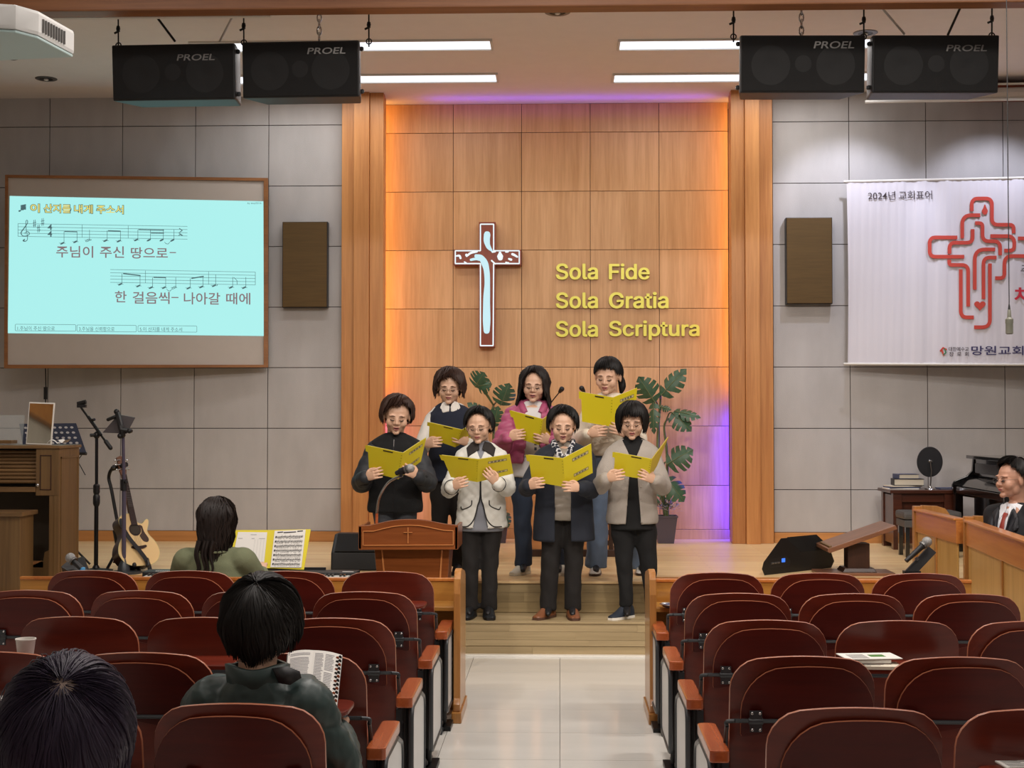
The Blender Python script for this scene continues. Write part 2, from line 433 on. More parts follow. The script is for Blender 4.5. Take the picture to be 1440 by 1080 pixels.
class Surf:
    """a vertical plane of the room through p0, running along U"""
    def __init__(s, p0, U):
        s.p0 = V(p0); s.U = V(U).normalized(); s.N = s.U.cross(V((0, 0, 1))).normalized()   # N points to the hall (-Y)
    def at(s, px, py, w=0.):
        d = ray(px, py); t = (s.p0 - CAM).dot(s.N) / d.dot(s.N)
        return CAM + d * t + s.N * w
def put_text(mb, surf, body, box, w0=.001, w1=.002, bold=0., slope=0., mi=0, solid=False, side=None):
    vs, fs = text_data(body, bold)
    if not vs: return
    a = np.array(vs); mn, mx = a[:, :2].min(0), a[:, :2].max(0)
    x0, y0, x1, y1 = box; out = []
    def q(p, w):
        u = (p[0] - mn[0]) / (mx[0] - mn[0]); v = (p[1] - mn[1]) / (mx[1] - mn[1])
        px = x0 + (x1 - x0) * u; return surf.at(px, y1 + (y0 - y1) * v + slope * (px - x0), w)
    mb.add([q(p, w1) for p in vs], fs, mi)
    if solid:
        from collections import Counter
        n = len(vs); cnt = Counter(); dirn = {}
        for f in fs:
            for i in range(len(f)):
                e = (f[i], f[(i + 1) % len(f)]); k = tuple(sorted(e)); cnt[k] += 1; dirn[k] = e
        both = [q(p, w1) for p in vs] + [q(p, w0) for p in vs]
        mb.add(both, [(dirn[k][0], dirn[k][0] + n, dirn[k][1] + n, dirn[k][1]) for k, c in cnt.items() if c == 1], mi if side is None else side)
def fillet(pts, r, n=6):
    """round the corners of a 2D path"""
    pts = [V((p[0], p[1])) for p in pts]; out = [pts[0]]
    for i in range(1, len(pts) - 1):
        a, b, c = pts[i - 1], pts[i], pts[i + 1]
        la, lc = (a - b).length, (c - b).length; rr = min(r, la * .5, lc * .5)
        s, e = b + (a - b).normalized() * rr, b + (c - b).normalized() * rr
        for k in range(n + 1):
            t = k / n; out.append(s * (1 - t) ** 2 + b * 2 * t * (1 - t) + e * t * t)
    out.append(pts[-1]); return out
def stroke(mb, surf, pts, wd, w0=0., w1=.002, mi=0):
    """a flat band of width wd (px on the surface) along a path"""
    pts = [V((p[0], p[1])) for p in pts]; n = len(pts)
    ws = list(wd) if hasattr(wd, '__len__') else [wd] * n
    L, R = [], []
    for i, p in enumerate(pts):
        t = (pts[min(i + 1, n - 1)] - pts[max(i - 1, 0)])
        if t.length < 1e-9: t = V((1, 0))
        t.normalize(); nn = V((-t.y, t.x)) * ws[i] / 2; L.append(p + nn); R.append(p - nn)
    vs = []
    for a, b in zip(L, R): vs += [surf.at(a.x, a.y, w1), surf.at(b.x, b.y, w1), surf.at(a.x, a.y, w0), surf.at(b.x, b.y, w0)]
    fs = []
    for i in range(n - 1):
        k = i * 4; fs += [(k, k + 1, k + 5, k + 4), (k, k + 4, k + 6, k + 2), (k + 1, k + 3, k + 7, k + 5)]
    fs += [(0, 2, 3, 1), (4 * n - 4, 4 * n - 3, 4 * n - 1, 4 * n - 2)]
    mb.add(vs, fs, mi)
def blob2(mb, surf, poly, w0, w1, mi=0):
    n = len(poly); vs = [surf.at(p[0], p[1], w1) for p in poly] + [surf.at(p[0], p[1], w0) for p in poly]
    mb.add(vs, [tuple(range(n))] + [(i, (i + 1) % n, n + (i + 1) % n, n + i) for i in range(n)], mi)
def cq(pts, sub=6):
    """closed smooth 2D outline"""
    n = len(pts); out = []
    for i in range(n):
        p0, p1, p2, p3 = [V(pts[(i + k) % n]) for k in (-1, 0, 1, 2)]
        for k in range(sub):
            t = k / sub
            out.append(.5 * ((2 * p1) + (p2 - p0) * t + (2 * p0 - 5 * p1 + 4 * p2 - p3) * t * t + (3 * p1 - p0 - 3 * p2 + p3) * t ** 3))
    return out
# ============================================================ the room
WY, NY = 13.8, 14.2          # side walls of the chancel / wall of the niche
SZ = .474                    # stage
def sbox(name, p, q, m, parent=None, bevel=0., loc=None):
    return MB().bb(p, q).build(name, m, parent, bevel=bevel)
floor = struct(sbox('floor', (-6.6, -3.5, -.15), (6.6, 14.4, -.008), 'grout'))
tile_me = MB().bb((-.2985, -.2985, -.0079), (.2985, .2985, 0)).mesh('tile', 'tile', smooth=False)
for j in range(14):
    for i in range(-10, 10):
        y = 6.984 + .6 * 4 + .3 - .6 * j
        link('tile', tile_me, floor, (i * .6 + .3, y, 0))
struct(sbox('wall_left', (-6.8, -3.5, 0), (-6.6, 14.4, 5.3), 'fabric_panel'))
struct(sbox('wall_right', (6.6, -3.5, 0), (6.8, 14.4, 5.3), 'fabric_panel'))
struct(sbox('wall_back', (-6.8, -3.7, 0), (6.8, -3.5, 5.3), 'white_paint'))
struct(sbox('ceiling', (-6.8, 9.6, CEIL), (6.8, 14.5, CEIL + .1), 'ceiling'))
struct(sbox('ceiling', (-6.8, -3.7, 5.2), (6.8, 9.6, 5.3), 'ceiling'))
beam = struct(sbox('beam', (-6.6, 9.56, 4.455), (6.6, 9.72, 5.2), 'beam_wood', bevel=.01))
lip = sbox('trim', (-6.6, 9.72, 4.452), (-2.0, 9.76, 4.52), 'white_paint', beam)

# side walls of the chancel, each fabric panel a piece
ZT = [P(430, y, WY).z for y in (132.5, 176, 261.5, 346.6, 431.9, 517, 602.3, 687.5, 747)]
def panel_wall(name, x0, x1, xs, zs, y, m, th=.012, back='joint', depth=.25, gap=.0035):
    wl = struct(sbox(name, (min(x0, x1), y + th, SZ), (max(x0, x1), y + depth, CEIL), back))
    xs = sorted(xs); zs = sorted(zs)
    for i in range(len(xs) - 1):
        for j in range(len(zs) - 1):
            a, b, c, d = xs[i] + gap, xs[i + 1] - gap, zs[j] + gap, zs[j + 1] - gap
            MB().bb((a, y, c), (b, y + th + .001, d)).build('panel', m, wl, smooth=False, bevel=.002)
    return wl
xl = P(481, 300, WY).x; xr = P(1086.5, 300, WY).x
panel_wall('wall_front_left', -6.6, xl, [xl - .7245 * k for k in range(0, 5)] + [-6.6 + .02, xl - .7245 * 4 - .7], ZT, WY, 'fabric_panel')
panel_wall('wall_front_right', xr, 6.6, [xr + .737 * k for k in range(0, 5)] + [6.58], ZT, WY, 'fabric_panel')
struct(sbox('baseboard_left', (-6.6, WY - .02, SZ), (xl, WY + .005, P(430, 747, WY).z), 'trim_wood', bevel=.003))
struct(sbox('baseboard_right', (xr, WY - .02, SZ), (6.6, WY + .005, P(430, 747, WY).z), 'trim_wood', bevel=.003))
# niche
nx = [P(637.3, 300, NY).x + .687 * k for k in range(-2, 5)]
nz = [P(734, y, NY).z for y in (142, 186.5, 269.3, 351.7, 434.2, 516.4, 599, 682.2, 744)]
nz[0] = CEIL
panel_wall('wall_niche', nx[0], nx[-1], nx, nz, NY, 'niche_wood', depth=.2, gap=.0025)
struct(sbox('baseboard_niche', (nx[0], NY - .02, SZ), (nx[-1], NY + .005, nz[-1]), 'niche_wood', bevel=.003))
# pilasters: three boards each, the middle one proud
for nm, xs in (('pilaster_left', (480, 497.5, 519, 539)), ('pilaster_right', (1087, 1068, 1048, 1028.5))):
    ys = (13.70, 13.63, 13.67)
    X = [P(xs[0], 400, 13.7).x, P(xs[1], 400, 13.66).x, P(xs[2], 400, 13.65).x, P(xs[3], 400, 13.67).x]
    root = struct(sbox(nm, (min(X[0], X[3]) + .01, 13.76, SZ), (max(X[0], X[3]) - .01, 13.94, CEIL), 'pilaster_wood'))
    for k in range(3):
        a, b = sorted((X[k], X[k + 1]))
        sbox('board', (a + .001, ys[k], SZ), (b - .001, 13.8, CEIL), 'pilaster_wood', root, bevel=.004)
# stage, steps with their boards
st = struct(sbox('stage', (-6.6, 10.77, 0), (6.6, 14.45, SZ), 'stage_floor'))
sbox('nosing', (.68, 10.74, SZ - .035), (6.6, 10.78, SZ + .001), 'trim_wood', st)
sbox('nosing', (-3.35, 10.74, SZ - .035), (-1.72, 10.78, SZ + .001), 'trim_wood', st)
struct(sbox('stage_wing', (-6.6, 9.6, 0), (-3.35, 10.77, SZ + .0005), 'stage_floor'))
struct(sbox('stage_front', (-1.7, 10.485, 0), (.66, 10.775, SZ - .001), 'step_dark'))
stp = struct(sbox('step', (-1.7, 10.05, 0), (.66, 10.49, .238), 'step_wood'))
x0, x1 = -1.7, .66
def boards(root, y, rows, m, seed):
    rnd = random.Random(seed)
    for (z0, z1) in rows:
        x = x0 - rnd.random() * .4
        while x < x1:
            L = rnd.uniform(.55, 1.1); a, b = max(x, x0), min(x + L, x1)
            if b - a > .02: sbox('board', (a + .0008, y - .006, z0 + .0008), (b - .0008, y + .01, z1 - .0008), m, root)
            x += L
boards(stp, 10.05, [(0.0, .064), (.068, .11), (.11, .168), (.168, .226)], 'step_wood', 3)
sbox('nosing', (x0, 10.035, .226), (x1, 10.12, .241), 'step_wood', stp, bevel=.002)
for k in range(3): sbox('board', (x0, 10.121 + .122 * k, .236), (x1, 10.242 + .122 * k, .241), 'step_wood', stp)
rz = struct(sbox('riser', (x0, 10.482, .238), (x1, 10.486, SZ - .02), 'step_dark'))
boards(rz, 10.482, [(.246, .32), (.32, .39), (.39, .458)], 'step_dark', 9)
sbox('nosing', (x0, 10.462, .458), (x1, 10.77, SZ + .0008), 'stage_floor', st, bevel=.002)
struct(sbox('threshold', (-1.7, 9.985, -.005), (.66, 10.045, .012), 'marble', bevel=.003))

# ceiling fixtures
for (xa, xb, y, lab) in ((273, 690, 63.5, 'long recessed ceiling light, front left one, cut by the two left speakers'), (872, 1282, 60.5, 'long recessed ceiling light, front right one, running behind the right speakers'),
                         (282, 698, 110, 'long recessed ceiling light close to the cross wall, left one'), (864, 1262, 107.5, 'long recessed ceiling light close to the cross wall, right one')):
    a = PZ(xa, y, CEIL); b = PZ(xb, y, CEIL); Y = (a.y + b.y) / 2
    t = thing('ceiling_light', lab, 'ceiling light', ((a.x + b.x) / 2, Y, CEIL), 0, 'recessed fluorescent lights over the stage')
    wd = b.x - a.x
    fr = MB()
    for s in (-1, 1):
        fr.box((0, s * .15, -.006), (wd + .04, .02, .02)); fr.box((s * (wd / 2 + .01), 0, -.006), (.02, .3, .02))
    fr.build('frame', 'white_paint', t)
    MB().box((0, 0, -.002), (wd, .28, .008)).build('diffuser', 'lamp', t)
def downlight(px, py, lab):
    c = PZ(px, py, CEIL)
    t = thing('downlight', lab, 'ceiling light', (c.x, c.y, CEIL), 0, 'round downlights')
    MB().lathe([(.062, -.001), (.062, -.006), (.092, -.008), (.1, -.004), (.1, .0)], n=28).build('trim_ring', 'silver', t)
    MB().lathe([(.0605, -.0012), (.058, -.003), (.02, -.003)], n=24).build('reflector', 'black_metal', t)
    MB().lathe([(.018, -.003), (.022, -.014), (.012, -.02)], n=12).build('bulb', 'white_paint', t)
downlight(65, 110.5, 'round recessed downlight in the ceiling above the projection screen')
downlight(784, 17, 'round downlight half hidden by the wooden beam above the cross')
downlight(1217, 46, 'round downlight peeking over the far right speaker')

# ------------------------------------------------------------ hanging speakers
def speaker(px0, px1, py0, py1, side, lab, logo, chains, tilt=6, Y=10.15):
    c = P((px0 + px1) / 2, (py0 + py1) / 2, Y); wd = (px1 - px0) * Y / FOC; h = (py1 - py0) * Y / FOC
    t = thing('loudspeaker', lab, 'speaker', c, 0, 'black loudspeakers hung in pairs over the stage')
    R4 = Matrix.Rotation(math.radians(tilt), 4, 'X') @ Matrix.Rotation(math.radians(side * 3), 4, 'Z')
    # trapezoid cabinet: front wide, rear narrower
    D = .42; k = .84
    poly = [(-wd / 2, 0), (wd / 2, 0), (wd / 2, .05), (wd / 2 * k, D), (-wd / 2 * k, D), (-wd / 2, .05)]
    b = MB().prism(poly, (0, 0, -h / 2), (1, 0, 0), (0, 1, 0), (0, 0, 1), 0, h, 0, R4)
    b.build('cabinet', 'black_plastic', t, bevel=.012)
    MB().box((0, -.006, 0), (wd - .016, .012, h - .02), 0, R4).build('grille', 'grille', t, bevel=.006)
    dr = MB()
    for s in (-.26, .26):
        dr.lathe([(.001, 0), (.05, .002), (.055, .003), (.14, .0), (.14, -.001)], n=28, M4=R4 @ Matrix.Translation((s * wd, -.0125, -.01)) @ Matrix.Rotation(PI / 2, 4, 'X'))
    dr.lathe([(.001, 0), (.03, .002), (.06, .0), (.06, -.001)], n=24, M4=R4 @ Matrix.Translation((0, -.0125, 0)) @ Matrix.Rotation(PI / 2, 4, 'X'))
    dr.build('driver', mat('driver_black', '#040405', .75) if 'driver_black' not in bpy.data.materials else bpy.data.materials['driver_black'], t)
    # maker's lettering
    vs, fs = text_data('PROEL', .012); a = np.array(vs); mn, mx = a[:, :2].min(0), a[:, :2].max(0)
    u0, u1, v0, v1 = [(logo[0] - (px0 + px1) / 2) * Y / FOC, (logo[2] - (px0 + px1) / 2) * Y / FOC, ((py0 + py1) / 2 - logo[3]) * Y / FOC, ((py0 + py1) / 2 - logo[1]) * Y / FOC]
    tx = MB(); tx.add([((u0 + (u1 - u0) * (p[0] - mn[0]) / (mx[0] - mn[0])) + .25 * (v1 - v0) * (p[1] - mn[1]) / (mx[1] - mn[1]), -.0165, v0 + (v1 - v0) * (p[1] - mn[1]) / (mx[1] - mn[1])) for p in vs], fs, 0, R4)
    tx.build('lettering', 'silver', t, fix=False)
    # fly points with shackles and wire up to the ceiling
    for cx in chains:
        xx = (cx - (px0 + px1) / 2) * Y / FOC
        top = CEIL - c.z
        b = MB(); b.tube([(xx, .12, h / 2 - .01), (xx, .10, top)], .006, 6)
        for zz in (.12, .27): 
            b.tube([(xx - .03, .12, h / 2 + zz), (xx + .01, .11, h / 2 + zz + .015)], .008, 6)
            b.lathe([(.012, -.02), (.016, 0), (.012, .02)], (xx, .11, h / 2 + zz + .03), 8)
        for q in range(10):
            an = 2 * PI * q / 10; an2 = 2 * PI * (q + 1) / 10
            b.tube([(xx + .02 * math.cos(an), .12, h / 2 + .03 + .02 * math.sin(an)), (xx + .02 * math.cos(an2), .12, h / 2 + .03 + .02 * math.sin(an2))], .005, 5)
        b.build('chain', 'black_metal', t)
    for (sx, sz) in ((1, .38), (1, -.38)):
        b = MB(); b.lathe([(.014, -.02), (.018, 0), (.01, .012)], n=10, M4=R4 @ Matrix.Translation((-side * wd / 2 + side * -.006, .09, sz * h)) @ Matrix.Rotation(-side * PI / 2, 4, 'Y'))
        b.build('fly_point', 'gun_metal', t)
    return t
speaker(154, 333, 62, 141, -1, 'black hanging loudspeaker at the far left above the projection screen', (250, 77, 305, 86), (157,))
speaker(338, 507, 58, 137, -1, 'black hanging loudspeaker just left of the cross wall', (433, 68, 488, 77), (336, 517))
speaker(1041, 1217, 50, 130, 1, 'black hanging loudspeaker just right of the cross wall', (1143, 59, 1200, 69), (1035,))
speaker(1227, 1405, 50, 130, 1, 'black hanging loudspeaker at the far right above the banner', (1329, 64, 1386, 73), (1221, 1401))
# bright chrome chains lit by the lamps, and the slanting stays
for px, lab in ((449, 'bright steel chain hanging down behind the second speaker from the left'), (1127, 'bright steel chain hanging down behind the third speaker from the left')):
    b = MB(); top = P(px, -20, 10.4).z
    z0 = P(px, 52, 10.4).z; x = P(px, 30, 10.4).x; k = 0; z = z0
    while z < CEIL - .02:
        ax = (1, 0) if k % 2 else (0, 1)
        pts = [(x + ax[0] * .016 * math.cos(a), 10.4 + ax[1] * .016 * math.cos(a), z + .034 * math.sin(a)) for a in [2 * PI * i / 10 for i in range(11)]]
        b.tube(pts, .006, 5, caps=False); z += .048; k += 1
    tag(b.build('hanging_chain', emit('lit_steel', '#d9dfe4', .35) if False else 'steel'), lab, 'chain', 'bright chains behind the speakers')
for (a, b_, m, lab) in (((213, 14), (246, 58), 'black_metal', 'dark slanting stay over the far left speaker'), ((332, 14), (309, 58), 'marble', 'pale slanting stay between the two left speakers'),
                        ((1234, 4), (1272, 48), 'marble', 'pale slanting stay over the far right speaker'), ((1354, 3), (1333, 49), 'black_metal', 'dark slanting stay at the far right speaker')):
    bq = MB(); p = P(a[0], a[1], 10.45); q = P(b_[0], b_[1], 10.35); p = p + (p - q) * .9
    bq.tube([q, p], .009, 8); tag(bq.build('stay_rod', m), lab, 'rod')

# ------------------------------------------------------------ cross
NS = Surf((0, NY, 0), (1, 0, 0))
def cx(u, v): return (630 + u / 5.54, 305 + v / 5.54)
crs = thing('wall_cross', 'dark red-brown wooden cross with glowing white outline and lettering on the wood wall', 'cross', P(686, 400, NY - .05))
inv = Matrix.Translation(-crs.location)
body = MB(); outl = [cx(*p) for p in ((246, 53), (375, 53), (375, 266), (572, 266), (572, 385), (372, 385), (368, 1018), (246, 1018), (246, 385), (52, 385), (52, 266), (246, 266))]
blob2(body, NS, outl, 0., .12)
o = body.build('cross_body', 'cross_red', crs, smooth=False); o.matrix_parent_inverse = inv
def onrm(poly):
    return poly
ln = MB()
path = [cx(*p) for p in ((258, 70), (360, 70), (360, 275), (558, 275), (558, 374), (360, 374), (356, 1008), (258, 1008), (258, 374), (64, 374), (64, 275), (258, 275), (258, 70))]
stroke(ln, NS, [p for i in range(len(path) - 1) for p in (V((*path[i],)).lerp(V((*path[i + 1],)), .001), V((*path[i],)).lerp(V((*path[i + 1],)), .999))], 1.6, .12, .126)
o = ln.build('outline', 'white_glow', crs, fix=True); o.matrix_parent_inverse = inv
def swoosh(mb, pts, w1=.127):
    P2, W = crom([V((*cx(p[0], p[1]), 0)) for p in pts], [p[2] / 5.54 for p in pts], 6)
    # rounded ends
    e0 = (P2[0] - P2[1]).normalized(); e1 = (P2[-1] - P2[-2]).normalized()
    P2 = [P2[0] + e0 * W[0] * .48, P2[0] + e0 * W[0] * .36] + P2 + [P2[-1] + e1 * W[-1] * .36, P2[-1] + e1 * W[-1] * .48]
    W = [W[0] * .3, W[0] * .75] + W + [W[-1] * .75, W[-1] * .3]
    stroke(mb, NS, P2, W, .12, w1)
g = MB()
swoosh(g, [(310, 150, 50), (307, 195, 48), (318, 240, 36), (345, 275, 16)])
swoosh(g, [(306, 892, 48), (306, 800, 58), (306, 650, 52), (311, 520, 42), (306, 430, 44), (290, 370, 52), (262, 330, 44), (225, 316, 28)])
swoosh(g, [(185, 345, 18), (225, 338, 20), (262, 345, 22)], .1275)
o = g.build('long_flame', 'ice_glow', crs, fix=True); o.matrix_parent_inverse = inv
g = MB()
for pts in ([(74, 315, 12), (96, 314, 16), (104, 332, 16)], [(150, 308, 20), (152, 314, 18)], [(160, 310, 14), (185, 292, 16), (230, 282, 14)], [(135, 362, 10), (150, 372, 12)],
            [(409, 292, 20), (410, 318, 46), (411, 330, 40)], [(455, 284, 12), (470, 282, 14)], [(505, 302, 18), (520, 308, 18), (542, 322, 14)], [(478, 338, 14), (495, 344, 18)], [(455, 366, 12), (475, 370, 12)], [(345, 352, 12), (372, 376, 10)], [(350, 285, 12), (372, 282, 10)]):
    swoosh(g, pts)
o = g.build('letter_shapes', 'white_glow', crs, fix=True); o.matrix_parent_inverse = inv

# ------------------------------------------------------------ golden words, each letter a piece
HELV = helv()
def letters(body, box, parent_list):
    vs, fs = text_data(body, 0., 4, HELV)
    n = len(vs); par = list(range(n))
    def find(a):
        while par[a] != a: par[a] = par[par[a]]; a = par[a]
        return a
    for f in fs:
        for k in f[1:]: par[find(k)] = find(f[0])
    groups = {}
    for f in fs: groups.setdefault(find(f[0]), []).append(f)
    ent = []
    for r, fl in groups.items():
        xs = [vs[i][0] for f in fl for i in f]; ent.append([min(xs), max(xs), list(fl)])
    ent.sort(key=lambda e: e[0]); mer = []
    for e in ent:
        if mer and e[0] < mer[-1][1] - .02 and (min(e[1], mer[-1][1]) - e[0]) > .5 * min(e[1] - e[0], mer[-1][1] - mer[-1][0]): mer[-1][1] = max(mer[-1][1], e[1]); mer[-1][2] += e[2]
        else: mer.append(e)
    a = np.array(vs); mn, mx = a[:, :2].min(0), a[:, :2].max(0)
    for e in mer:
        ids = sorted({i for f in e[2] for i in f}); mp = {k: i for i, k in enumerate(ids)}
        q = lambda i, w: NS.at(box[0] + (box[2] - box[0]) * (vs[i][0] - mn[0]) / (mx[0] - mn[0]), box[3] + (box[1] - box[3]) * (vs[i][1] - mn[1]) / (mx[1] - mn[1]), w)
        cnt = {}
        for f in e[2]:
            for i in range(len(f)):
                a_, b_ = mp[f[i]], mp[f[(i + 1) % len(f)]]; k = (min(a_, b_), max(a_, b_)); cnt.setdefault(k, []).append((a_, b_))
        m = len(ids); mb = MB()
        for nn_, (sx, sy) in enumerate(((0, 0), (.02, 0), (-.02, 0), (0, .015), (0, -.015), (.015, .012), (-.015, .012), (.015, -.012), (-.015, -.012))):   # strokes thickened to a bold face
            q = lambda i, w: NS.at(box[0] + (box[2] - box[0]) * (vs[i][0] + sx - mn[0]) / (mx[0] - mn[0]), box[3] + (box[1] - box[3]) * (vs[i][1] + sy - mn[1]) / (mx[1] - mn[1]), w - nn_ * .00008)
            mb.add([q(i, .03) for i in ids], [[mp[i] for i in f] for f in e[2]], 0)
            mb.add([q(i, .03) for i in ids] + [q(i, .001) for i in ids], [(v[0][0], v[0][0] + m, v[0][1] + m, v[0][1]) for v in cnt.values() if len(v) == 1], 1)
        o = mb.build('letter', ['gold', 'gold_side'], parent_list, fix=False, angle=20); o.matrix_parent_inverse = Matrix.Translation(-parent_list.location)
for line, words in (('Sola Fide', (('Sola', (782.5, 371.5, 840, 393)), ('Fide', (857, 371.5, 912.5, 393)))),
                    ('Sola Gratia', (('Sola', (782.5, 412, 840, 433.5)), ('Gratia', (857, 411.5, 939, 433.5)))),
                    ('Sola Scriptura', (('Sola', (782.5, 452, 840, 473.5)), ('Scriptura', (857, 451.5, 982.5, 478))))):
    t = thing('wall_lettering', 'yellow metal letters reading %s on the wood wall right of the cross' % line, 'lettering', P(870, words[0][1][3], NY), 0, 'lines of golden wall letters')
    for wd, bx in words: letters(wd, bx, t)

# ------------------------------------------------------------ projection screen
A = P(8, 400, 13.33); B = P(377, 400, 13.66)
SS = Surf(A, (B.x - A.x, B.y - A.y, 0))
scn = thing('projection_screen', 'wood-framed projection screen on the left wall showing song lyrics and music notes', 'screen', (A + B) / 2)
sinv = Matrix.Translation(-scn.location)
def sp(mb, name, m, parent=None, **k):
    o = mb.build(name, m, parent or scn, **k)
    if parent is None: o.matrix_parent_inverse = sinv
    return o
fr = MB()
def quad4(mb, surf, c, w0, w1):
    blob2(mb, surf, c, w0, w1)
TL, TR, BR, BL = (7.5, 246), (377, 250.5), (377, 516.5), (6, 518)
tl, tr, br, bl = (11.5, 249.8), (371, 254.5), (371, 513), (11, 513)
for q in ((TL, TR, tr, tl), (TR, BR, br, tr), (BR, BL, bl, br), (BL, TL, tl, bl)): quad4(fr, SS, q, -.05, .012)
sp(fr, 'frame', 'screen_frame', smooth=False)
q = MB(); quad4(q, SS, (tl, tr, br, bl), -.03, -.005); sp(q, 'screen_cloth', 'screen_cloth', smooth=False)
q = MB(); quad4(q, SS, (TL, TR, BR, BL), -.06, -.031); sp(q, 'back_board', 'black_plastic', smooth=False)
sl = MB(); quad4(sl, SS, ((13.5, 275.5), (370.3, 283), (371, 472.5), (11, 468.5)), -.005, -.003)
sl = sp(sl, 'projected_slide', 'slide', smooth=False)
def sld(mb, name, m):
    o = mb.build(name, m, sl, fix=False); o.matrix_parent_inverse = Matrix()
    return o
W0, W1 = -.003, -.0015
def pc(u, v): return (u / 4.91, 260 + v / 4.91)
def pd(u, v): return (180 + u / 5.145, 270 + v / 5.145)
t1 = MB(); t2 = MB()
for wd, x0, x1 in (('이', 43, 55.5), ('산지를', 61.5, 99.5), ('내게', 104.5, 130), ('주소서', 136, 173.5)):
    y0, y1 = 286.6 + (x0 - 43) * .018, 298.6 + (x0 - 43) * .018
    put_text(t1, SS, wd, (x0 - .9, y0 - .7, x1 + .9, y1 + .7), 0, W1, .055, .018)
    put_text(t2, SS, wd, (x0, y0, x1, y1), 0, W1 + .001, .012, .018)
sld(t1, 'title_outline', 'print_dark'); sld(t2, 'title', 'print_yellow')
for wd, x0, x1, y0, y1 in (('주님이', 79, 131, 345.5, 362), ('주신', 140.5, 174.5, 346, 362.5), ('땅으로', 184, 236, 347.5, 363.5), ('-', 238.5, 247.5, 354.4, 355.8)):
    t = MB(); put_text(t, SS, wd, (x0, y0, x1, y1), 0, W1, .010, .01); sld(t, 'lyric_word', 'print_brown')
for wd, x0, x1, y0, y1 in (('한', 161.5, 178, 409, 425), ('걸음씩', 186.5, 238.5, 410, 427), ('-', 241, 251, 417.5, 419), ('나아갈', 258.5, 309.5, 411, 428), ('때에', 318, 352, 411.5, 428)):
    t = MB(); put_text(t, SS, wd, (x0, y0, x1, y1), 0, W1, .010, .01); sld(t, 'lyric_word', 'print_brown')
n = MB()
def ln2(p, q, wd): stroke(n, SS, (p, q), wd, W0, W1)
for k in range(5): ln2(pc(124, 267 + 22 * k), (263.5, 318.3 + 4.5 * k), .5)
ln2(pc(124, 267), pc(124, 355), .5)
for k in range(5): ln2((155, 379 + 4.5 * k), (359, 382.6 + 4.5 * k), .5)
ln2((359, 382.5), (359, 400.6), .6); ln2(pc(567, 275), pc(567, 362), .5); ln2(pc(885, 282), pc(885, 368), .5)
ln2((204.5, 380.5), (204.5, 398), .5); ln2((293.3, 382), (293.3, 400), .5)
def note(x, y, top, r=2.9, dot=False, hollow=False, beam=None, led=True):
    el = [(x + r * math.cos(a) - .8 * math.sin(a), y + 1.6 * math.sin(a) - .9 * math.cos(a)) for a in [2 * PI * i / 12 for i in range(12)]]
    if hollow:
        stroke(n, SS, el + el[:1], .7, W0, W1)
    else: blob2(n, SS, el, W0, W1)
    if led: ln2((x - 4.5, y - .3), (x + 4.5, y), .5)
    ln2((x + 2.4, y), (x + 2.4, top), .6)
    if dot: blob2(n, SS, [(x + 4.6 + .7 * math.cos(a), y - 1 + .7 * math.sin(a)) for a in [2 * PI * i / 8 for i in range(8)]], W0, W1)
for u, v, tp in ((430, 403, 320), (520, 393, 325), (728, 385, 315), (820, 388, 318), (940, 380, 308)):
    x, y = pc(u, v); note(x, y, pc(0, tp)[1])
x, y = pc(606, 383); note(x, y, pc(0, 310)[1], hollow=True, dot=True)
for u, v, tp in ((150, 348, 270), (243, 348, 270), (320, 350, 272)):
    x, y = pd(u, v); note(x, y, pd(0, tp)[1], led=False)
def beam2(a, b_, w=1.3): ln2(a, b_, w)
beam2(pc(445, 322), pc(533, 324)); beam2(pc(745, 316), pc(833, 319)); beam2(pd(75, 272), pd(260, 276)); beam2(pd(166, 297), pd(260, 298))
for (u, v, tp) in ((830, 686, 612), (955, 698, 625)):
    x, y = pc(u, v); note(x, y, pc(0, tp)[1])
beam2(pc(850, 612), pc(970, 626), 1.6)
for (u, v, tp, h) in ((165, 692, 618, 0), (260, 692, 618, 0), (333, 692, 618, 1), (438, 695, 625, 0), (530, 687, 610, 0), (622, 678, 598, 0), (745, 690, 615, 0), (840, 692, 615, 0)):
    x, y = pd(u, v); note(x, y, pd(0, tp)[1], hollow=bool(h), dot=(u == 622))
beam2(pd(184, 618), pd(275, 620)); beam2(pd(458, 625), pd(548, 610), 1.6)
stroke(n, SS, [pd(765, 617), pd(788, 640), pd(790, 670)], .7, W0, W1)
for c in ((285, 368), (300, 708)):
    stroke(n, SS, [pd(c[0] - 22, c[1] - 8), pd(c[0] - 10, c[1] + 6), pd(c[0] + 5, c[1] + 8), pd(c[0] + 20, c[1] - 8)], [.4, .8, .8, .4], W0, W1)
stroke(n, SS, [pd(370, 262), pd(392, 278), pd(368, 296), pd(394, 315), pd(372, 308), pd(366, 318)], [1, 2, 1, 1.8, 1.2, .8], W0, W1)
P2, W2 = crom([V((*pc(*p), 0)) for p in ((172, 375), (160, 385), (178, 388), (190, 368), (180, 300), (178, 255), (186, 243), (190, 262), (165, 300), (145, 330), (158, 352), (190, 350), (203, 335), (190, 322), (172, 330), (175, 340))], [1.2, 2, 1, .8, .8, .8, .8, 1, 1.4, 1.4, 1, 1, 1, .9, .7, .6], 4)
stroke(n, SS, P2, W2, W0, W1)
for u, v in ((238, 268), (266, 303), (294, 257)):
    for (a, b_) in (((-5, -26), (-5, 26)), ((5, -28), (5, 24)), ((-12, -6), (12, -11)), ((-12, 12), (12, 7))): ln2(pc(u + a[0], v + a[1]), pc(u + b_[0], v + b_[1]), .7)
put_text(n, SS, '4', (*pc(328, 272), *pc(360, 312)), 0, W1, .02); put_text(n, SS, '4', (*pc(328, 318), *pc(360, 358)), 0, W1, .02)
put_text(n, SS, '♬', (25.8, 287, 36.5, 297.8), 0, W1, 0)
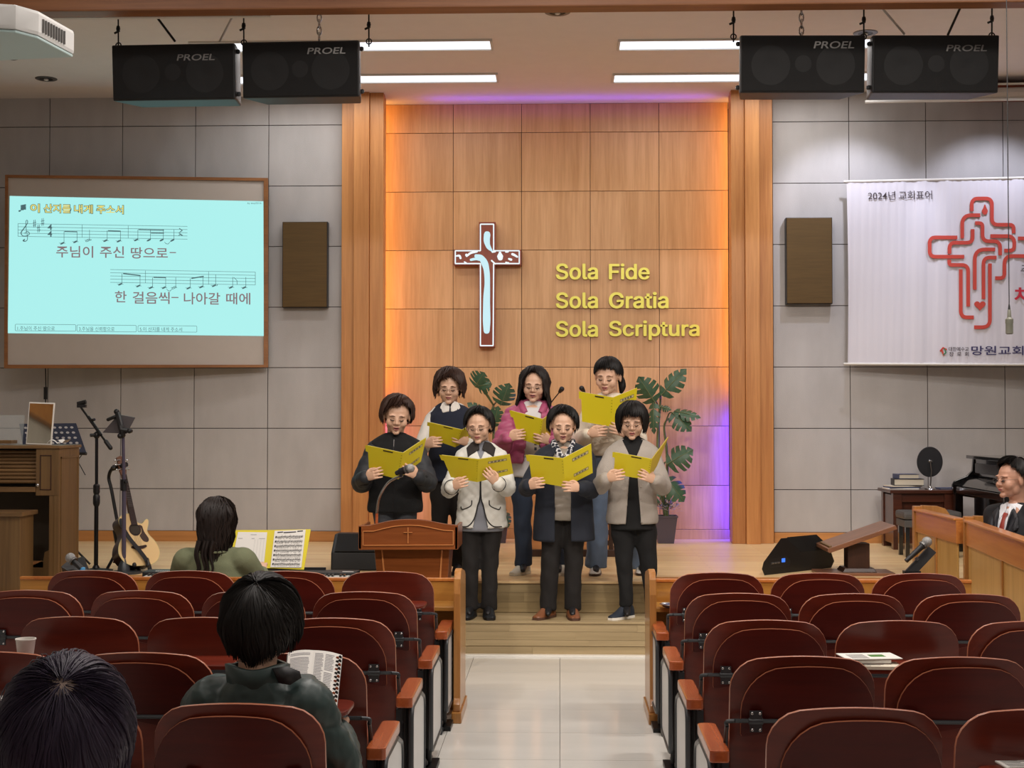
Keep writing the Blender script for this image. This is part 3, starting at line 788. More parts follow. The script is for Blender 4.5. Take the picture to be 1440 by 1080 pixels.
for (a, b_) in (((105, 962), (523, 1010)), ((531, 967), (941, 1015))):
    q0, q1 = pc(*a), pc(*b_); pth = fillet([(q0[0] + 5, q0[1]), (q1[0], q0[1] + .6), (q1[0], q1[1]), (q0[0], q1[1] - .6), (q0[0], q0[1]), (q0[0] + 5, q0[1])], 1.5); stroke(n, SS, pth, .5, W0, W1)
q0, q1 = pd(72, 966), pd(498, 1014); stroke(n, SS, fillet([(q0[0] + 5, q0[1]), (q1[0], q0[1] + .6), (q1[0], q1[1]), (q0[0], q1[1] - .6), (q0[0], q0[1]), (q0[0] + 5, q0[1])], 1.5), .5, W0, W1)
put_text(n, SS, '1.주님이 주신 땅으로', (24.5, 458.5, 77, 464.5), 0, W1, 0, .01)
put_text(n, SS, '3.주님을 신뢰함으로', (111, 459.3, 161, 465.3), 0, W1, 0, .01)
put_text(n, SS, '5.이 산지를 내게 주소서', (196.5, 459.8, 256, 465.8), 0, W1, 0, .01)
put_text(n, SS, 'by easy0216', (348, 284.4, 367.5, 287.6), 0, W1, 0)
sld(n, 'music_notation', 'print_dark')
# cord running down from the screen
b = MB(); p0 = P(64, 516, 13.7); b.tube([p0, P(64.5, 545, 13.7), P(64, 566, 13.6), P(62, 600, 13.4)], .006, 6)
b.box(P(64, 553, 13.69), (.03, .02, .12)); sp(b, 'cord', 'black_plastic')

# ------------------------------------------------------------ fabric wall speakers
for (a, b_, lab) in (((396.5, 311.5), (460.5, 432.5), 'flat brown fabric wall speaker between the projection screen and the left pilaster'), ((1106, 305.5), (1170.5, 427.5), 'flat brown fabric wall speaker between the right pilaster and the banner')):
    p, q = P(a[0], b_[1], 13.7), P(b_[0], a[1], 13.7); c = (p + q) / 2
    t = thing('wall_speaker', lab, 'speaker', (c.x, 13.74, c.z), 0, 'brown wall speakers'); wd, h = q.x - p.x, q.z - p.z
    MB().box((0, .012, 0), (wd, .09, h)).build('box', 'black_metal', t, bevel=.004)
    MB().box((0, -.037, 0), (wd - .012, .012, h - .012)).build('fabric_cover', 'speaker_fabric', t, bevel=.004)

# ------------------------------------------------------------ banner
A = P(1191, 380, 13.62); B = P(1440, 380, 13.38)
BS = Surf(A, (B.x - A.x, B.y - A.y, 0))
bn = thing('banner', 'white cloth banner with a red line-drawn cross and Korean lettering', 'banner', A)
binv = Matrix.Translation(-A)
def bp(mb, name, m, **k):
    o = mb.build(name, m, bn, **k); o.matrix_parent_inverse = binv; return o
def wav(px, py):
    f = (py - 256) / 256
    return .007 * math.sin(px * .19 + 1.3 * math.sin(f * 2.1)) * (.5 + .5 * math.sin(px * .043 + 2)) + .004 * math.sin(px * .6 + f * 3)
g = MB(); nx_, nz_ = 110, 24; xA, xB = 1190.5, 1600
vs = []
for j in range(nz_ + 1):
    for i in range(nx_ + 1):
        px = xA + (xB - xA) * i / nx_; f = j / nz_; l = 1.5 * math.sin(PI * f) if False else 0
        if i == 0: px += 1.5 * f + 1.5 * math.sin(f * 3)
        py0 = 255.5 - (px - xA) * .022; py1 = 511.5 + (px - xA) * .004
        vs.append(BS.at(px, py0 + (py1 - py0) * f, wav(px, py0 + (py1 - py0) * f)))
g.add(vs, [(j * (nx_ + 1) + i, j * (nx_ + 1) + i + 1, (j + 1) * (nx_ + 1) + i + 1, (j + 1) * (nx_ + 1) + i) for j in range(nz_) for i in range(nx_)])
bp(g, 'cloth', 'banner', fix=False)
for (ya, s) in ((255.5, -.022), (511.8, .004)):
    g = MB(); g.tube([BS.at(1186.5, ya, .0), BS.at(1600, ya + s * 410, .0)], .012, 8); bp(g, 'rod', 'white_paint')
g = MB(); st_ = lambda pts, r=24: stroke(g, BS, [V((1290 + p[0] / 4.32, 260 + p[1] / 4.32)) for p in fillet(pts, r, 8)], 5.1, .006, .0145)
st_([(330, 160), (330, 84), (452, 84), (452, 243), (584, 243), (584, 295)], 38)
st_([(382, 185), (272, 185), (272, 326)], 55)
st_([(350, 233), (395, 233), (395, 343), (502, 343), (502, 428)], 40)
st_([(335, 270), (335, 352), (195, 352), (195, 420)], 36)
st_([(242, 320), (74, 320), (74, 437), (284, 437)], 36)
st_([(443, 312), (588, 312), (588, 400), (527, 400)], 44)
st_([(610, 326), (760, 326), (760, 433), (528, 433), (528, 567), (472, 567)], 48)
st_([(193, 455), (193, 487), (308, 487), (308, 739)], 40)
st_([(263, 514), (263, 805), (342, 805)], 62)
st_([(472, 393), (348, 393), (348, 637)], 62)
st_([(480, 442), (401, 442), (401, 694)], 50)
st_([(440, 478), (440, 865), (344, 865)], 80)
dp = cq([(409, 119), (419, 142), (427, 160), (420, 177), (409, 182), (398, 177), (391, 160), (399, 142)], 4)
blob2(g, BS, [(1290 + p.x / 4.32, 260 + p.y / 4.32) for p in dp], .006, .0145)
hp = []
for i in range(40):
    a = 2 * PI * i / 40; hp.append((379 + 2.15 * 16 * math.sin(a) ** 3, 732 - 2.0 * (13 * math.cos(a) - 5 * math.cos(2 * a) - 2 * math.cos(3 * a) - math.cos(4 * a))))
blob2(g, BS, [(1290 + p[0] / 4.32, 260 + p[1] / 4.32) for p in hp], .006, .0145)
bp(g, 'printed_cross', 'banner_red')
g = MB(); put_text(g, BS, '2024년', (1220.5, 269.5, 1259, 281.5), 0, .0145, .004, -.012); put_text(g, BS, '교회표어', (1263.5, 268.8, 1310.5, 281), 0, .0145, .004, -.012)
put_text(g, BS, '대한예수교', (1334, 488, 1362, 494), 0, .0145, .01); put_text(g, BS, '장  로  회', (1334.5, 495, 1362, 501), 0, .0145, .01)
put_text(g, BS, '주', (1435, 373, 1452, 387), 0, .0145, .0)
bp(g, 'caption', 'banner_ink', fix=False)
g = MB(); put_text(g, BS, '망원교회', (1365.5, 486.5, 1439, 499.5), 0, .0145, .012); bp(g, 'church_name', 'banner_navy', fix=False)
g = MB(); put_text(g, BS, '차', (1426, 404, 1450, 426), 0, .0145, .03); bp(g, 'red_word', 'banner_crimson', fix=False)
g = MB(); stroke(g, BS, [(1322, 494), (1326, 489), (1331, 492)], 2.4, .006, .0145); stroke(g, BS, [(1324, 492), (1327, 500)], 2.2, .006, .0145); bp(g, 'emblem', 'banner_red')
g = MB(); stroke(g, BS, [(1328, 490), (1330, 496), (1326, 499)], 1.6, .007, .015); bp(g, 'emblem_green', 'green')
# rolled-up screen case above the banner
A2 = P(1222, 135, 13.4); B2 = P(1440, 131, 13.2); d = (B2 - A2)
t = thing('screen_case', 'long white roller screen case under the ceiling above the banner', 'screen case', A2)
b = MB(); e = A2 + d * 1.8
b.tube([A2, e], .055, 10, up=(0, 0, 1)); o = b.build('case', 'screen_cloth', t); o.matrix_parent_inverse = Matrix.Translation(-A2)
b = MB(); b.tube([A2 + V((-.04, -.02, -.06)), e + V((0, -.02, -.06))], .014, 8); b.tube([A2 + V((-.02, -.04, .08)), e + V((0, -.04, .08))], .01, 6); o = b.build('bottom_bar', 'white_paint', t); o.matrix_parent_inverse = Matrix.Translation(-A2)
struct(sbox('trim_1', (P(1370, 121, 13.3).x, 13.25, P(1400, 125, 13.25).z), (6.6, 13.8, P(1400, 118.5, 13.25).z), 'cross_red'))

# ------------------------------------------------------------ hanging microphone, projector
c = P(1419.5, 470, 7.6)
t = thing('hanging_microphone', 'khaki microphone hanging on a long thin cable in front of the banner', 'microphone', c)
MB().lathe([(.014, .0), (.019, .004), (.019, .055), (.0205, .06), (.0205, .08), (.013, .086), (.011, .09)], n=18).build('head', 'mic_khaki', t)
MB().lathe([(.011, .09), (.009, .125), (.006, .132)], n=14).build('grip', 'mic_khaki', t)
MB().lathe([(.007, .13), (.005, .15), (.002, .165)], n=10).build('boot', 'black_plastic', t)
MB().tube([(0, 0, .16), (0, 0, 5.2 - c.z)], .0025, 6).build('cable', 'black_plastic', t)
c = P(10, 45, 5.2)
t = thing('projector', 'white ceiling projector at the top left corner', 'projector', c, math.radians(-8))
pr = MB(); 
xs = .165
prof = [(-.33, -.2), (.06, -.2), (.13, -.17), (.17, -.08), (.17, .2), (-.33, .2)]
pr.prism([(x, y) for x, y in prof], (0, 0, -.055), (1, 0, 0), (0, 1, 0), (0, 0, 1), .012, .105); pr.build('housing', 'projector', t, bevel=.014)
MB().prism([(x * .97, y * .97) for x, y in prof], (0, 0, -.055), (1, 0, 0), (0, 1, 0), (0, 0, 1), 0.002, .012).build('underside', mat('projector_under', '#bcd4d4', .35), t, bevel=.004)  # cyan light falling on the underside is put into its colour
sl_ = MB()
for k in range(9): sl_.box((.172, -.05 + .02 * k, .0), (.006, .008, .05))
sl_.build('vent', 'silver', t)
MB().lathe([(.05, -.01), (.05, .012), (.04, .014), (.036, .002)], n=24, M4=Matrix.Translation((-.09, .2, 0)) @ Matrix.Rotation(-PI / 2, 4, 'X')).build('lens', 'black_plastic', t)
b = MB(); b.box((-.06, 0, .06), (.2, .16, .02)); b.tube([(-.06, 0, .06), (-.06, 0, 5.2 - c.z)], .025, 12); b.build('mount', 'silver', t)
b = MB()
for k in range(4): b.tube([(-.1 + .035 * k, -.05, .05), (-.06 + .02 * k, -.08 - .02 * k, .09), (-.02, -.03, .12), (-.05, 0, .5)], .004, 6, smooth=4)
b.build('cable', 'black_plastic', t)

# slatted wood band high on the left wall of the hall (seen in the organist's mirror)
sw = struct(sbox('trim_2', (-6.6, -3.4, 3.2), (-6.5, 9.4, 3.42), 'trim_wood'))
for k in range(22): sbox('slat', (-6.6, -3.4, 3.46 + .06 * k), (-6.54, 9.4, 3.505 + .06 * k), 'pulpit_light', sw)

for px in (90, 300):
    a = SS.at(px, 300, -.06); g = MB(); g.bb((a.x - .03, a.y - .01, a.z - .2), (a.x + .03, WY + .005, a.z + .2)); sp(g, 'wall_bracket', 'black_metal')
# ============================================================ auditorium chairs
def sheet(mb, x0, x1, ztop, zbot, rise, rc, rb, th, yf, mi=0, rim=1, slant=0., nxx=18, nzz=7):
    """bent plywood panel: rounded top corners (rc), rounded bottom corners (rb), top line arched by rise"""
    cxm, hw = (x0 + x1) / 2, (x1 - x0) / 2; F, B = [], []
    us = [math.sin(PI / 2 * (-1 + 2 * i / nxx)) for i in range(nxx + 1)]
    for u in us:
        x = cxm + hw * u; e = abs(u) * hw
        def cr(r):
            d = e - (hw - r)
            return r - math.sqrt(max(0, r * r - d * d)) if d > 0 else 0.
        zt = ztop - rise * u * u - cr(rc); zb = zbot + slant * (u + 1) / 2 + cr(rb)
        for j in range(nzz + 1):
            z = zb + (zt - zb) * j / nzz; y = yf(x, z)
            F.append((x, y - th / 2, z)); B.append((x, y + th / 2, z))
    n = len(F); k = nzz + 1; fs = []
    for i in range(nxx):
        for j in range(nzz):
            a = i * k + j; fs.append((a, a + k, a + k + 1, a + 1)); fs.append((n + a, n + a + 1, n + a + k + 1, n + a + k))
    mb.add(F + B, fs, mi)
    loop = [i * k for i in range(nxx + 1)] + [nxx * k + j for j in range(1, k)] + [i * k + nzz for i in range(nxx - 1, -1, -1)] + [j for j in range(nzz - 1, 0, -1)]
    F2 = F + B; v2 = [F2[i] for i in loop] + [F2[n + i] for i in loop]; L = len(loop)
    mid = [tuple((V(F2[i]) + V(F2[n + i])) / 2 + (V(F2[i]) - V((cxm, F2[i][1], (ztop + zbot) / 2))).normalized() * th * .15) for i in loop]
    mb.add(v2 + mid, [(i, (i + 1) % L, 2 * L + (i + 1) % L, 2 * L + i) for i in range(L)] + [(2 * L + i, 2 * L + (i + 1) % L, L + (i + 1) % L, L + i) for i in range(L)], rim)
def yback(x, z): return (.85 - z) * .17 + .46 * x * x
_cm = {}
def chair_meshes(a, opened):
    """a = +1 / -1: side of the aisle; opened: tablet folded down"""
    key = (a, opened)
    if key in _cm: return _cm[key]
    out = []
    b = MB(); sheet(b, -.2475, .2475, .85, .235, .028, .09, .05, .016, yback); out.append(('backrest', b.mesh('backrest', ['chair_wood', 'chair_rim'], angle=50), None))
    b = MB(); sheet(b, -.225, .225, .48, .15, .0, .06, .06, .03, lambda x, z: yback(x, z) + .075 + (z - .3) * .12); out.append(('seat', b.mesh('seat', ['chair_wood', 'chair_rim'], angle=50), None))
    if not opened:
        b = MB(); xa, xb = (-.212, .243) if a < 0 else (-.243, .212)
        sheet(b, xa, xb, .817, .565 if a < 0 else .655, .03, .13, .012, .014, lambda x, z: yback(x, z) - .022, slant=.09 if a < 0 else -.09)
        out.append(('writing_tablet', b.mesh('writing_tablet', ['chair_dark', 'chair_rim'], angle=50), None))
    else:
        b = MB(); poly = fillet([(0, -.03), (.225, -.03), (.225, -.27), (-.225, -.27), (-.225, -.03), (0, -.03)], .07, 6)
        b.prism([(p.x, p.y) for p in poly[:-1]], (0, 0, 0), (1, 0, 0), (0, 1, 0), (0, 0, 1), .686, .70); out.append(('writing_tablet', b.mesh('writing_tablet', ['chair_wood'], bevel=.003), None))
    b = MB(); zr = .627; yr = -.03 + (.85 - zr) * .17
    pts = [(a * .262, .085, .44), (a * .262, .06, .55), (a * .262, .02, zr - .02), (a * .256, yr, zr - .004), (a * .235, yr, zr), (-a * .16, yr, zr)]
    b.tube(pts[:3], .0075, 8); b.tube([pts[2], (a * .262, yr + .012, zr - .006), pts[4]], .0075, 8, smooth=4); b.tube(pts[4:], .0075, 8)
    out.append(('tablet_arm', b.mesh('tablet_arm', 'gun_metal'), None))
    for hx in (a * .165, -a * .13):
        b = MB(); b.box((hx, yr - .008 if not opened else yr, zr), (.042, .01, .072)); b.tube([(hx - .024, yr - .006, zr), (hx + .024, yr - .006, zr)], .0115, 10)
        for sx in (-.013, .013):
            for sz in (-.028, .028): b.ell((hx + sx, yr - .014, zr + sz), (.0055, .004, .0055), 1, nu=8, nv=6)
        out.append(('hinge', b.mesh('hinge', ['gun_metal', 'steel'], bevel=0), None))
    _cm[key] = out; return out
def leg_mesh(s):
    b = MB(); x = s * .268
    b.bb((x - .006, .07, .0), (x + .006, .13, .46)); b.box((x, .1, .012), (.07, .34, .024)); b.tube([(x, .09, .02), (x, .085, .44)], .014, 10)
    b.box((x - s * .004, .085, .44), (.03, .045, .06)); b.box((x - s * .018, .125, .37), (.012, .05, .22))
    for z in (.42, .33): b.ell((x - s * .016, .085, z), (.006, .006, .006), nu=8, nv=6)
    b.lathe([(.03, 0), (.028, .04), (.014, .06)], (x, .08, 0), 12)
    return b.mesh('leg', 'gun_metal', bevel=0)
_lg = {s: leg_mesh(s) for s in (-1, 1)}
def aisle_arm(a):
    out = []; x = a * .296
    b = MB(); poly = fillet([(0, -.07), (.034, -.07), (.034, .38), (-.034, .38), (-.034, -.07), (0, -.07)], .022, 5)
    b.prism([(p.x, p.y) for p in poly[:-1]], (x, 0, 0), (1, 0, 0), (0, 1, 0), (0, 0, 1), .50, .542); out.append(('armrest', b.mesh('armrest', 'arm_wood', bevel=.006)))
    b = MB(); X = a * .324
    lp = fillet([(.3, .495), (-.055, .495), (-.055, .115), (.46, .115), (.46, .445), (.3, .495)], .05, 5)
    b.tube([(X, p.x, p.y) for p in lp], .0105, 8, caps=False); out.append(('side_frame', b.mesh('side_frame', 'gun_metal')))
    b = MB(); b.prism([(p.x, p.y) for p in lp[:-1]], (X, 0, 0), (0, 1, 0), (0, 0, 1), (1, 0, 0), -.003, .003); out.append(('side_panel', b.mesh('side_panel', 'white_panel')))
    b = MB(); b.tube([(x, .12, .02), (x, .12, .5)], .016, 10); b.tube([(x, .28, .12), (x, .28, .5)], .008, 8); b.tube([(x, 0, .12), (x, 0, .5)], .008, 8); b.box((x, .12, .012), (.09, .2, .024)); b.box((x, .1, .46), (.03, .2, .05))
    out.append(('arm_post', b.mesh('arm_post', 'black_metal')))
    return out
_arm = {a: aisle_arm(a) for a in (-1, 1)}
ROWY = (7.58, 6.69, 5.80, 4.92, 4.05)
rown = ('front row', 'second row', 'third row', 'fourth row', 'nearest row')
coln = ('aisle seat', 'second seat from the aisle', 'third seat from the aisle', 'fourth seat from the aisle')
OPEN = {(1, 0, 0), (1, 2, 1), (1, 2, 2), (1, 3, 0), (1, 3, 2), (-1, 2, 1), (-1, 4, 1)}
extra = {(1, 3, 0): ' holding an open book', (1, 2, 2): ' with a paper cup', (-1, 2, 1): ' with a pile of leaflets', (1, 4, 0): ' in front of the green jacket'}
def make_chair(a, r, c, Y=None, label=None):
    x0 = -.675 - .2475 if a > 0 else .588 + .2475
    x = x0 - a * .532 * c; y = Y or ROWY[r]; op = (a, r, c) in OPEN
    ex = extra.get((a, r, c), '')
    lab = label or '%s %s, %s, %s block%s' % ('folding chair' if ex else 'red-brown folding chair', coln[c], rown[r], 'left' if a > 0 else 'right', ex or (', tablet ' + ('down' if op else 'closed')))
    t = thing('auditorium_chair', lab, 'chair', (x, y, 0), 0, 'rows of folding auditorium chairs')
    for nm, me, _ in chair_meshes(a, op): link(nm, me, t)
    link('leg', _lg[-a], t)
    if c == 0:
        link('leg', _lg[a], t)
        for nm, me in _arm[a]: link(nm, me, t)
    return t
for r, n in enumerate((4, 4, 3, 3, 2)):
    for c in range(n): make_chair(1, r, c)
for r, n in enumerate((3, 3, 3, 2, 2)):
    for c in range(n): make_chair(-1, r, c)

# things lying on the chairs' tablets
def flat_paper(px, py, z, wd, dp, rz, mats, lab, nm='leaflet', cat='paper', h=.004, group=None):
    c = PZ(px, py, z); b = MB(); b.box((0, 0, h / 2), (wd, dp, h)); o = b.build(nm, mats[0])
    t = thing(nm, lab, cat, (c.x, c.y, z), rz, group); o.parent = t; o.name = 'sheet'
    g = MB(); rnd = random.Random(int(px))
    for k in range(7):
        w_ = rnd.uniform(.3, .9) * wd * .8; g.box((-wd * .4 + w_ / 2, -dp * .4 + dp * .8 * k / 6, h + .0003), (w_, dp * .035, .0004))
    g.build('print', mats[1], t); return t
flat_paper(1229, 938, .702, .19, .12, -.05, ('paper_cream', 'ink'), 'cream booklet at the bottom of the pile on the folded-down tablet in the right block', 'booklet', 'booklet', .012)
c = PZ(1218, 930, .716); t = thing('leather_booklet', 'dark red booklet in the middle of the pile on the right-block tablet', 'booklet', (c.x, c.y, .7142), .06)
MB().box((0, 0, .009), (.16, .11, .018)).build('cover', 'pulpit_red', t, bevel=.003)
MB().box((.004, -.004, .009), (.156, .106, .012)).build('pages', 'paper', t)
c = PZ(1222, 923, .7335); t = thing('printed_leaflet', 'colour-printed leaflet topmost on the pile on the right-block tablet', 'leaflet', (c.x, c.y, .7325), .12)
MB().box((0, 0, .0015), (.22, .14, .003)).build('sheet', 'paper', t)
g = MB(); g.box((.03, 0, .0034), (.06, .05, .0004)); g.build('green_picture', 'leaf_light', t)
g = MB(); [g.box((-.05, -.05 + .016 * k, .0034), (.07, .004, .0004)) for k in range(6)]; g.build('print', 'ink', t)
flat_paper(8, 985, .702, .17, .13, .1, ('paper', 'ink'), 'printed leaflet on the folded-down tablet at the left edge')
flat_paper(1437, 1076, .702, .12, .08, .1, ('paper', 'ink'), 'small printed sheet at the bottom right corner')
c = PZ(41, 925, .702)
t = thing('paper_cup', 'white paper cup standing on a folded-down tablet in the left block', 'cup', (c.x, ROWY[2] - .16, .7005))
MB().lathe([(.0, .002), (.027, .0), (.029, .003), (.038, .078), (.0405, .081), (.0405, .085), (.037, .085), (.036, .08), (.028, .008), (.0, .008)], n=28).build('cup_body', 'cup_white', t)
MB().lathe([(.001, .05), (.033, .05)], n=24).build('coffee', 'walnut', t)
# open book leaning on the row-4 tablet
t = thing('open_book', 'open thumb-indexed book with dense print propped beside the green jacket', 'book', (-.74, 4.75, .72))
C4 = [P(405, 919, 4.78), P(440, 916, 4.80), P(481, 923, 4.82), P(473, 998, 4.62), P(432, 986, 4.62), P(398, 990, 4.60)]
def qpt(a, b, c, d, u, v): return a.lerp(b, u).lerp(d.lerp(c, u), v)
binv2 = Matrix.Translation(-t.location)
nn = (C4[2] - C4[1]).cross(C4[4] - C4[1]).normalized()
if nn.y > 0: nn = -nn
def pg(mb, a, b, c, d, w0, w1, u0=0, u1=1, v0=0, v1=1, mi=0, bulge=0.):
    vs = []; n = 6
    for w_ in (w1, w0):
        for i in range(n + 1):
            u = u0 + (u1 - u0) * i / n
            for v in (v0, v1): vs.append(qpt(a, b, c, d, u, v) + nn * (w_ + bulge * math.sin(PI * u)))
    m = 2 * (n + 1); fs = []
    for i in range(n): k = 2 * i; fs += [(k, k + 1, k + 3, k + 2), (m + k, m + k + 2, m + k + 3, m + k + 1), (k, k + 2, m + k + 2, m + k), (k + 1, m + k + 1, m + k + 3, k + 3)]
    fs += [(0, m, m + 1, 1), (2 * n, 2 * n + 1, m + 2 * n + 1, m + 2 * n)]
    mb.add(vs, fs, mi)
g = MB(); pg(g, C4[0], C4[1], C4[4], C4[5], -.012, -.006, -.03, 1); pg(g, C4[1], C4[2], C4[3], C4[4], -.012, -.006, 0, 1.03, -.02, 1.02); o = g.build('cover', 'book_dark', t); o.matrix_parent_inverse = binv2
g = MB(); pg(g, C4[0], C4[1], C4[4], C4[5], -.006, .006, bulge=.006); pg(g, C4[1], C4[2], C4[3], C4[4], -.006, .006, bulge=.006); o = g.build('pages', 'paper', t); o.matrix_parent_inverse = binv2
g = MB(); rnd = random.Random(4)
for (a, b, c, d, cols) in ((C4[0], C4[1], C4[4], C4[5], ((.1, .9),)), (C4[1], C4[2], C4[3], C4[4], ((.08, .38), (.43, .74)))):
    for (u0, u1) in cols:
        for k in range(30):
            if rnd.random() < .08: continue
            v = .06 + .9 * k / 30; pg(g, a, b, c, d, .0062, .0066, u0, u1 - rnd.random() * .06, v, v + .012, bulge=.006)
o = g.build('print', mat('print_soft', '#97959a', .8), t); o.matrix_parent_inverse = binv2; 
for q in range(2):
    for k in range(12):
        g = MB(); u = .84 + .09 * q; v = .06 + .9 * k / 12 + (.0 if q else .03); c = qpt(C4[1], C4[2], C4[3], C4[4], u, v) + nn * .0085
        g.ell(c, (.006, .0015, .007), 0, nu=10, nv=6); o = g.build('index_tab', 'book_dark' if (k + q) % 3 else 'arm_wood', t); o.matrix_parent_inverse = binv2

# ============================================================ long desks in front of the first rows
def pew_desk(xa, xb, endx, lab):
    s = 1 if endx < 0 else -1
    t = thing('pew_desk', lab, 'desk', ((xa + xb) / 2, 8.1, 0)); c = (xa + xb) / 2; L = abs(xb - xa)
    MB().box((0, .14, .37), (L, .022, .72)).build('back_panel', 'pew_wood', t, bevel=.003)
    MB().box((0, .14, .735), (L, .035, .018)).build('top_rail', 'pew_rail', t, bevel=.004)
    MB().box((0, -.0, .60), (L, .27, .022)).build('shelf', 'pew_wood', t, bevel=.003)
    MB().box((0, .1, .05), (L, .05, .1)).build('plinth', 'pew_wood', t, bevel=.003)
    for k in range(1, 5): MB().box((-L / 2 + L * k / 5, .06, .36), (.02, .14, .46)).build('divider', 'pew_wood', t)
    ex = endx - c
    b = MB(); poly = [(-.29, .06), (-.29, .10), (-.265, .13), (-.265, .70), (-.245, .78), (-.2, .82), (-.13, .828), (.12, .79), (.165, .765), (.165, .06)]
    b.prism(poly, (ex, 0, 0), (0, 1, 0), (0, 0, 1), (1, 0, 0), -.019, .019); b.build('end_panel', 'pew_end', t, bevel=.006)
    MB().box((ex, -.06, .03), (.055, .5, .06)).build('foot', 'pew_end', t, bevel=.006)
    return t
pew_desk(-3.15, -.575, -.565, 'long wooden pew desk in front of the left block of chairs')
pew_desk(.52, 2.35, .51, 'long wooden pew desk in front of the right block of chairs')
t = thing('silver_dish', 'small shiny silver dish on the shelf of the right pew desk', 'dish', (.62, 7.98, .6115))
MB().lathe([(.0, .0), (.03, .0), (.062, .018), (.066, .02), (.062, .023), (.03, .006), (.0, .006)], n=28).build('bowl', 'steel', t)
MB().ell((0, 0, .012), (.05, .05, .012)).build('cloth_pad', 'book_blue', t)

# handheld microphones in holders on the pew desks
def desk_mic(px0, py0, px1, py1, Y, lab, holder):
    t = thing('handheld_microphone', lab, 'microphone', P(px0, py0, Y)); inv = Matrix.Translation(-t.location)
    a, b_ = P(px0, py0, Y), P(px1, py1, Y - .03); d = (a - b_).normalized()
    g = MB(); g.tube([b_, b_.lerp(a, .7), a - d * .03], [.012, .0165, .02], 14); o = g.build('handle', 'black_plastic', t); o.matrix_parent_inverse = inv
    g = MB(); g.ell(a, (.0285, .0285, .0285)); o = g.build('mesh_head', 'mic_grey', t); o.matrix_parent_inverse = inv
    g = MB(); g.tube([a - d * .024, a - d * .034], .026, 16); o = g.build('ring', 'silver', t); o.matrix_parent_inverse = inv
    return t
desk_mic(1303.5, 762, 1274, 789, 7.97, 'handheld microphone with grey head leaning on the right pew desk', 0)
t = thing('tablet_holder', 'dark rectangular holder leaning behind the right desk microphone', 'holder', P(1294, 788, 8.0)); inv = Matrix.Translation(-t.location)
q = [P(1306, 768, 8.03), P(1317, 777, 8.03), P(1292, 803.5, 8.0), P(1273, 803.5, 8.0)]
def slab(q, th, name, m, t, inv, nrm=V((0, 1, 0)), bevel=0.):
    n = len(q); g = MB(); g.add(q + [p + nrm * th for p in q], [tuple(range(n)), tuple(range(2 * n - 1, n - 1, -1))] + [(i, (i + 1) % n, n + (i + 1) % n, n + i) for i in range(n)])
    o = g.build(name, m, t, bevel=bevel); 
    if inv is not None: o.matrix_parent_inverse = inv
    return o
slab(q, .02, 'plate', 'book_dark', t, inv, bevel=.002)
slab([P(1289, 783, 7.995), P(1293, 786, 7.995), P(1290, 789, 7.995), P(1286, 786, 7.995)], .01, 'sticker', 'silver', t, inv)
g = MB(); g.bb(P(1272, 808, 8.0), P(1292, 802, 8.05)); o = g.build('foot', 'black_plastic', t); o.matrix_parent_inverse = inv
desk_mic(99, 784.5, 114, 800, 7.97, 'handheld microphone lying in a black clip on the left pew desk', 0)
t = thing('microphone_box', 'small open black box behind the left desk microphone', 'box', P(105, 797, 8.0)); inv = Matrix.Translation(-t.location)
slab([P(86, 797, 8.0), P(98, 786, 8.04), P(119, 800, 8.02), P(104, 808, 7.98)], .05, 'box_body', 'book_dark', t, inv, V((0, .6, -.8)))
slab([P(106, 786, 8.05), P(117, 782, 8.06), P(126, 804, 8.03), P(112, 800, 8.02)], .008, 'flap', 'black_plastic', t, inv)
c = P(115.5, 803, 7.95)
t = thing('water_bottle', 'clear water bottle with a pale blue cap on the left pew desk', 'bottle', (c.x, 7.95, .6115))
zt = c.z + .02 - .6115
MB().lathe([(.0, .0), (.028, .0), (.031, .008), (.031, zt - .075), (.026, zt - .05), (.014, zt - .028), (.013, zt - .02), (0.0, zt - .02)], n=24).build('bottle_body', 'water_bottle', t)
MB().lathe([(.017, zt - .026), (.0175, zt - .002), (.015, zt), (.0, zt)], n=20).build('cap', 'cap_blue', t)

# ============================================================ digital piano and folder
t = thing('digital_keyboard', 'long black digital keyboard in front of the woman in olive', 'keyboard', (-1.955, 8.9, 0))
MB().bb((-.68, -.16, .62), (.68, .18, .665)).build('bottom_case', 'black_plastic', t, bevel=.006)
MB().bb((-.68, .02, .665), (.68, .18, .70)).build('control_panel', 'book_dark', t, bevel=.006)
for i in range(52):
    MB().bb((-.64 + i * .0246, -.15, .665), (-.64 + i * .0246 + .0236, .018, .682)).build('white_key', 'piano_white', t)
for i in range(51):
    if i % 7 in (0, 1, 3, 4, 5): MB().bb((-.64 + i * .0246 + .0175, -.06, .682), (-.64 + i * .0246 + .0305, .018, .694), ).build('black_key', 'piano_black', t)
g = MB(); [g.box((-.6 + .014 * k, .06, .7008), (.009, .02, .001)) for k in range(9)]; g.box((.62, .06, .7008), (.07, .02, .001)); g.build('lettering', 'paper', t)
g = MB(); g.box((-.52, .12, .701), (.2, .06, .001)); g.build('display', 'teal', t)
for s in (-1, 1):
    g = MB(); g.tube([(-.4 * s, -.1, .02), (.0 * s, 0, .35)], .016, 8); g.tube([(0, 0, .35), (.4 * s, .1, .61)], .016, 8); g.box((-.4 * s, 0, .02), (.03, .34, .03)); g.build('stand_leg', 'black_metal', t)
MB().bb((.05, .165, .70), (.46, .185, .715)).build('music_rest', 'black_plastic', t)
t = thing('music_folder', 'open yellow music folder with two white sheets standing on the keyboard', 'folder', (-1.78, 9.08, .7)); inv = Matrix.Translation(-t.location)
F = lambda px, py: P(px, py, 9.06 + (800 - py) / 55 * .09)
slab([F(331.5, 745.5), F(384.5, 745.3), F(379, 799), F(318, 799)], .004, 'cover_half', 'yellow_card', t, inv)
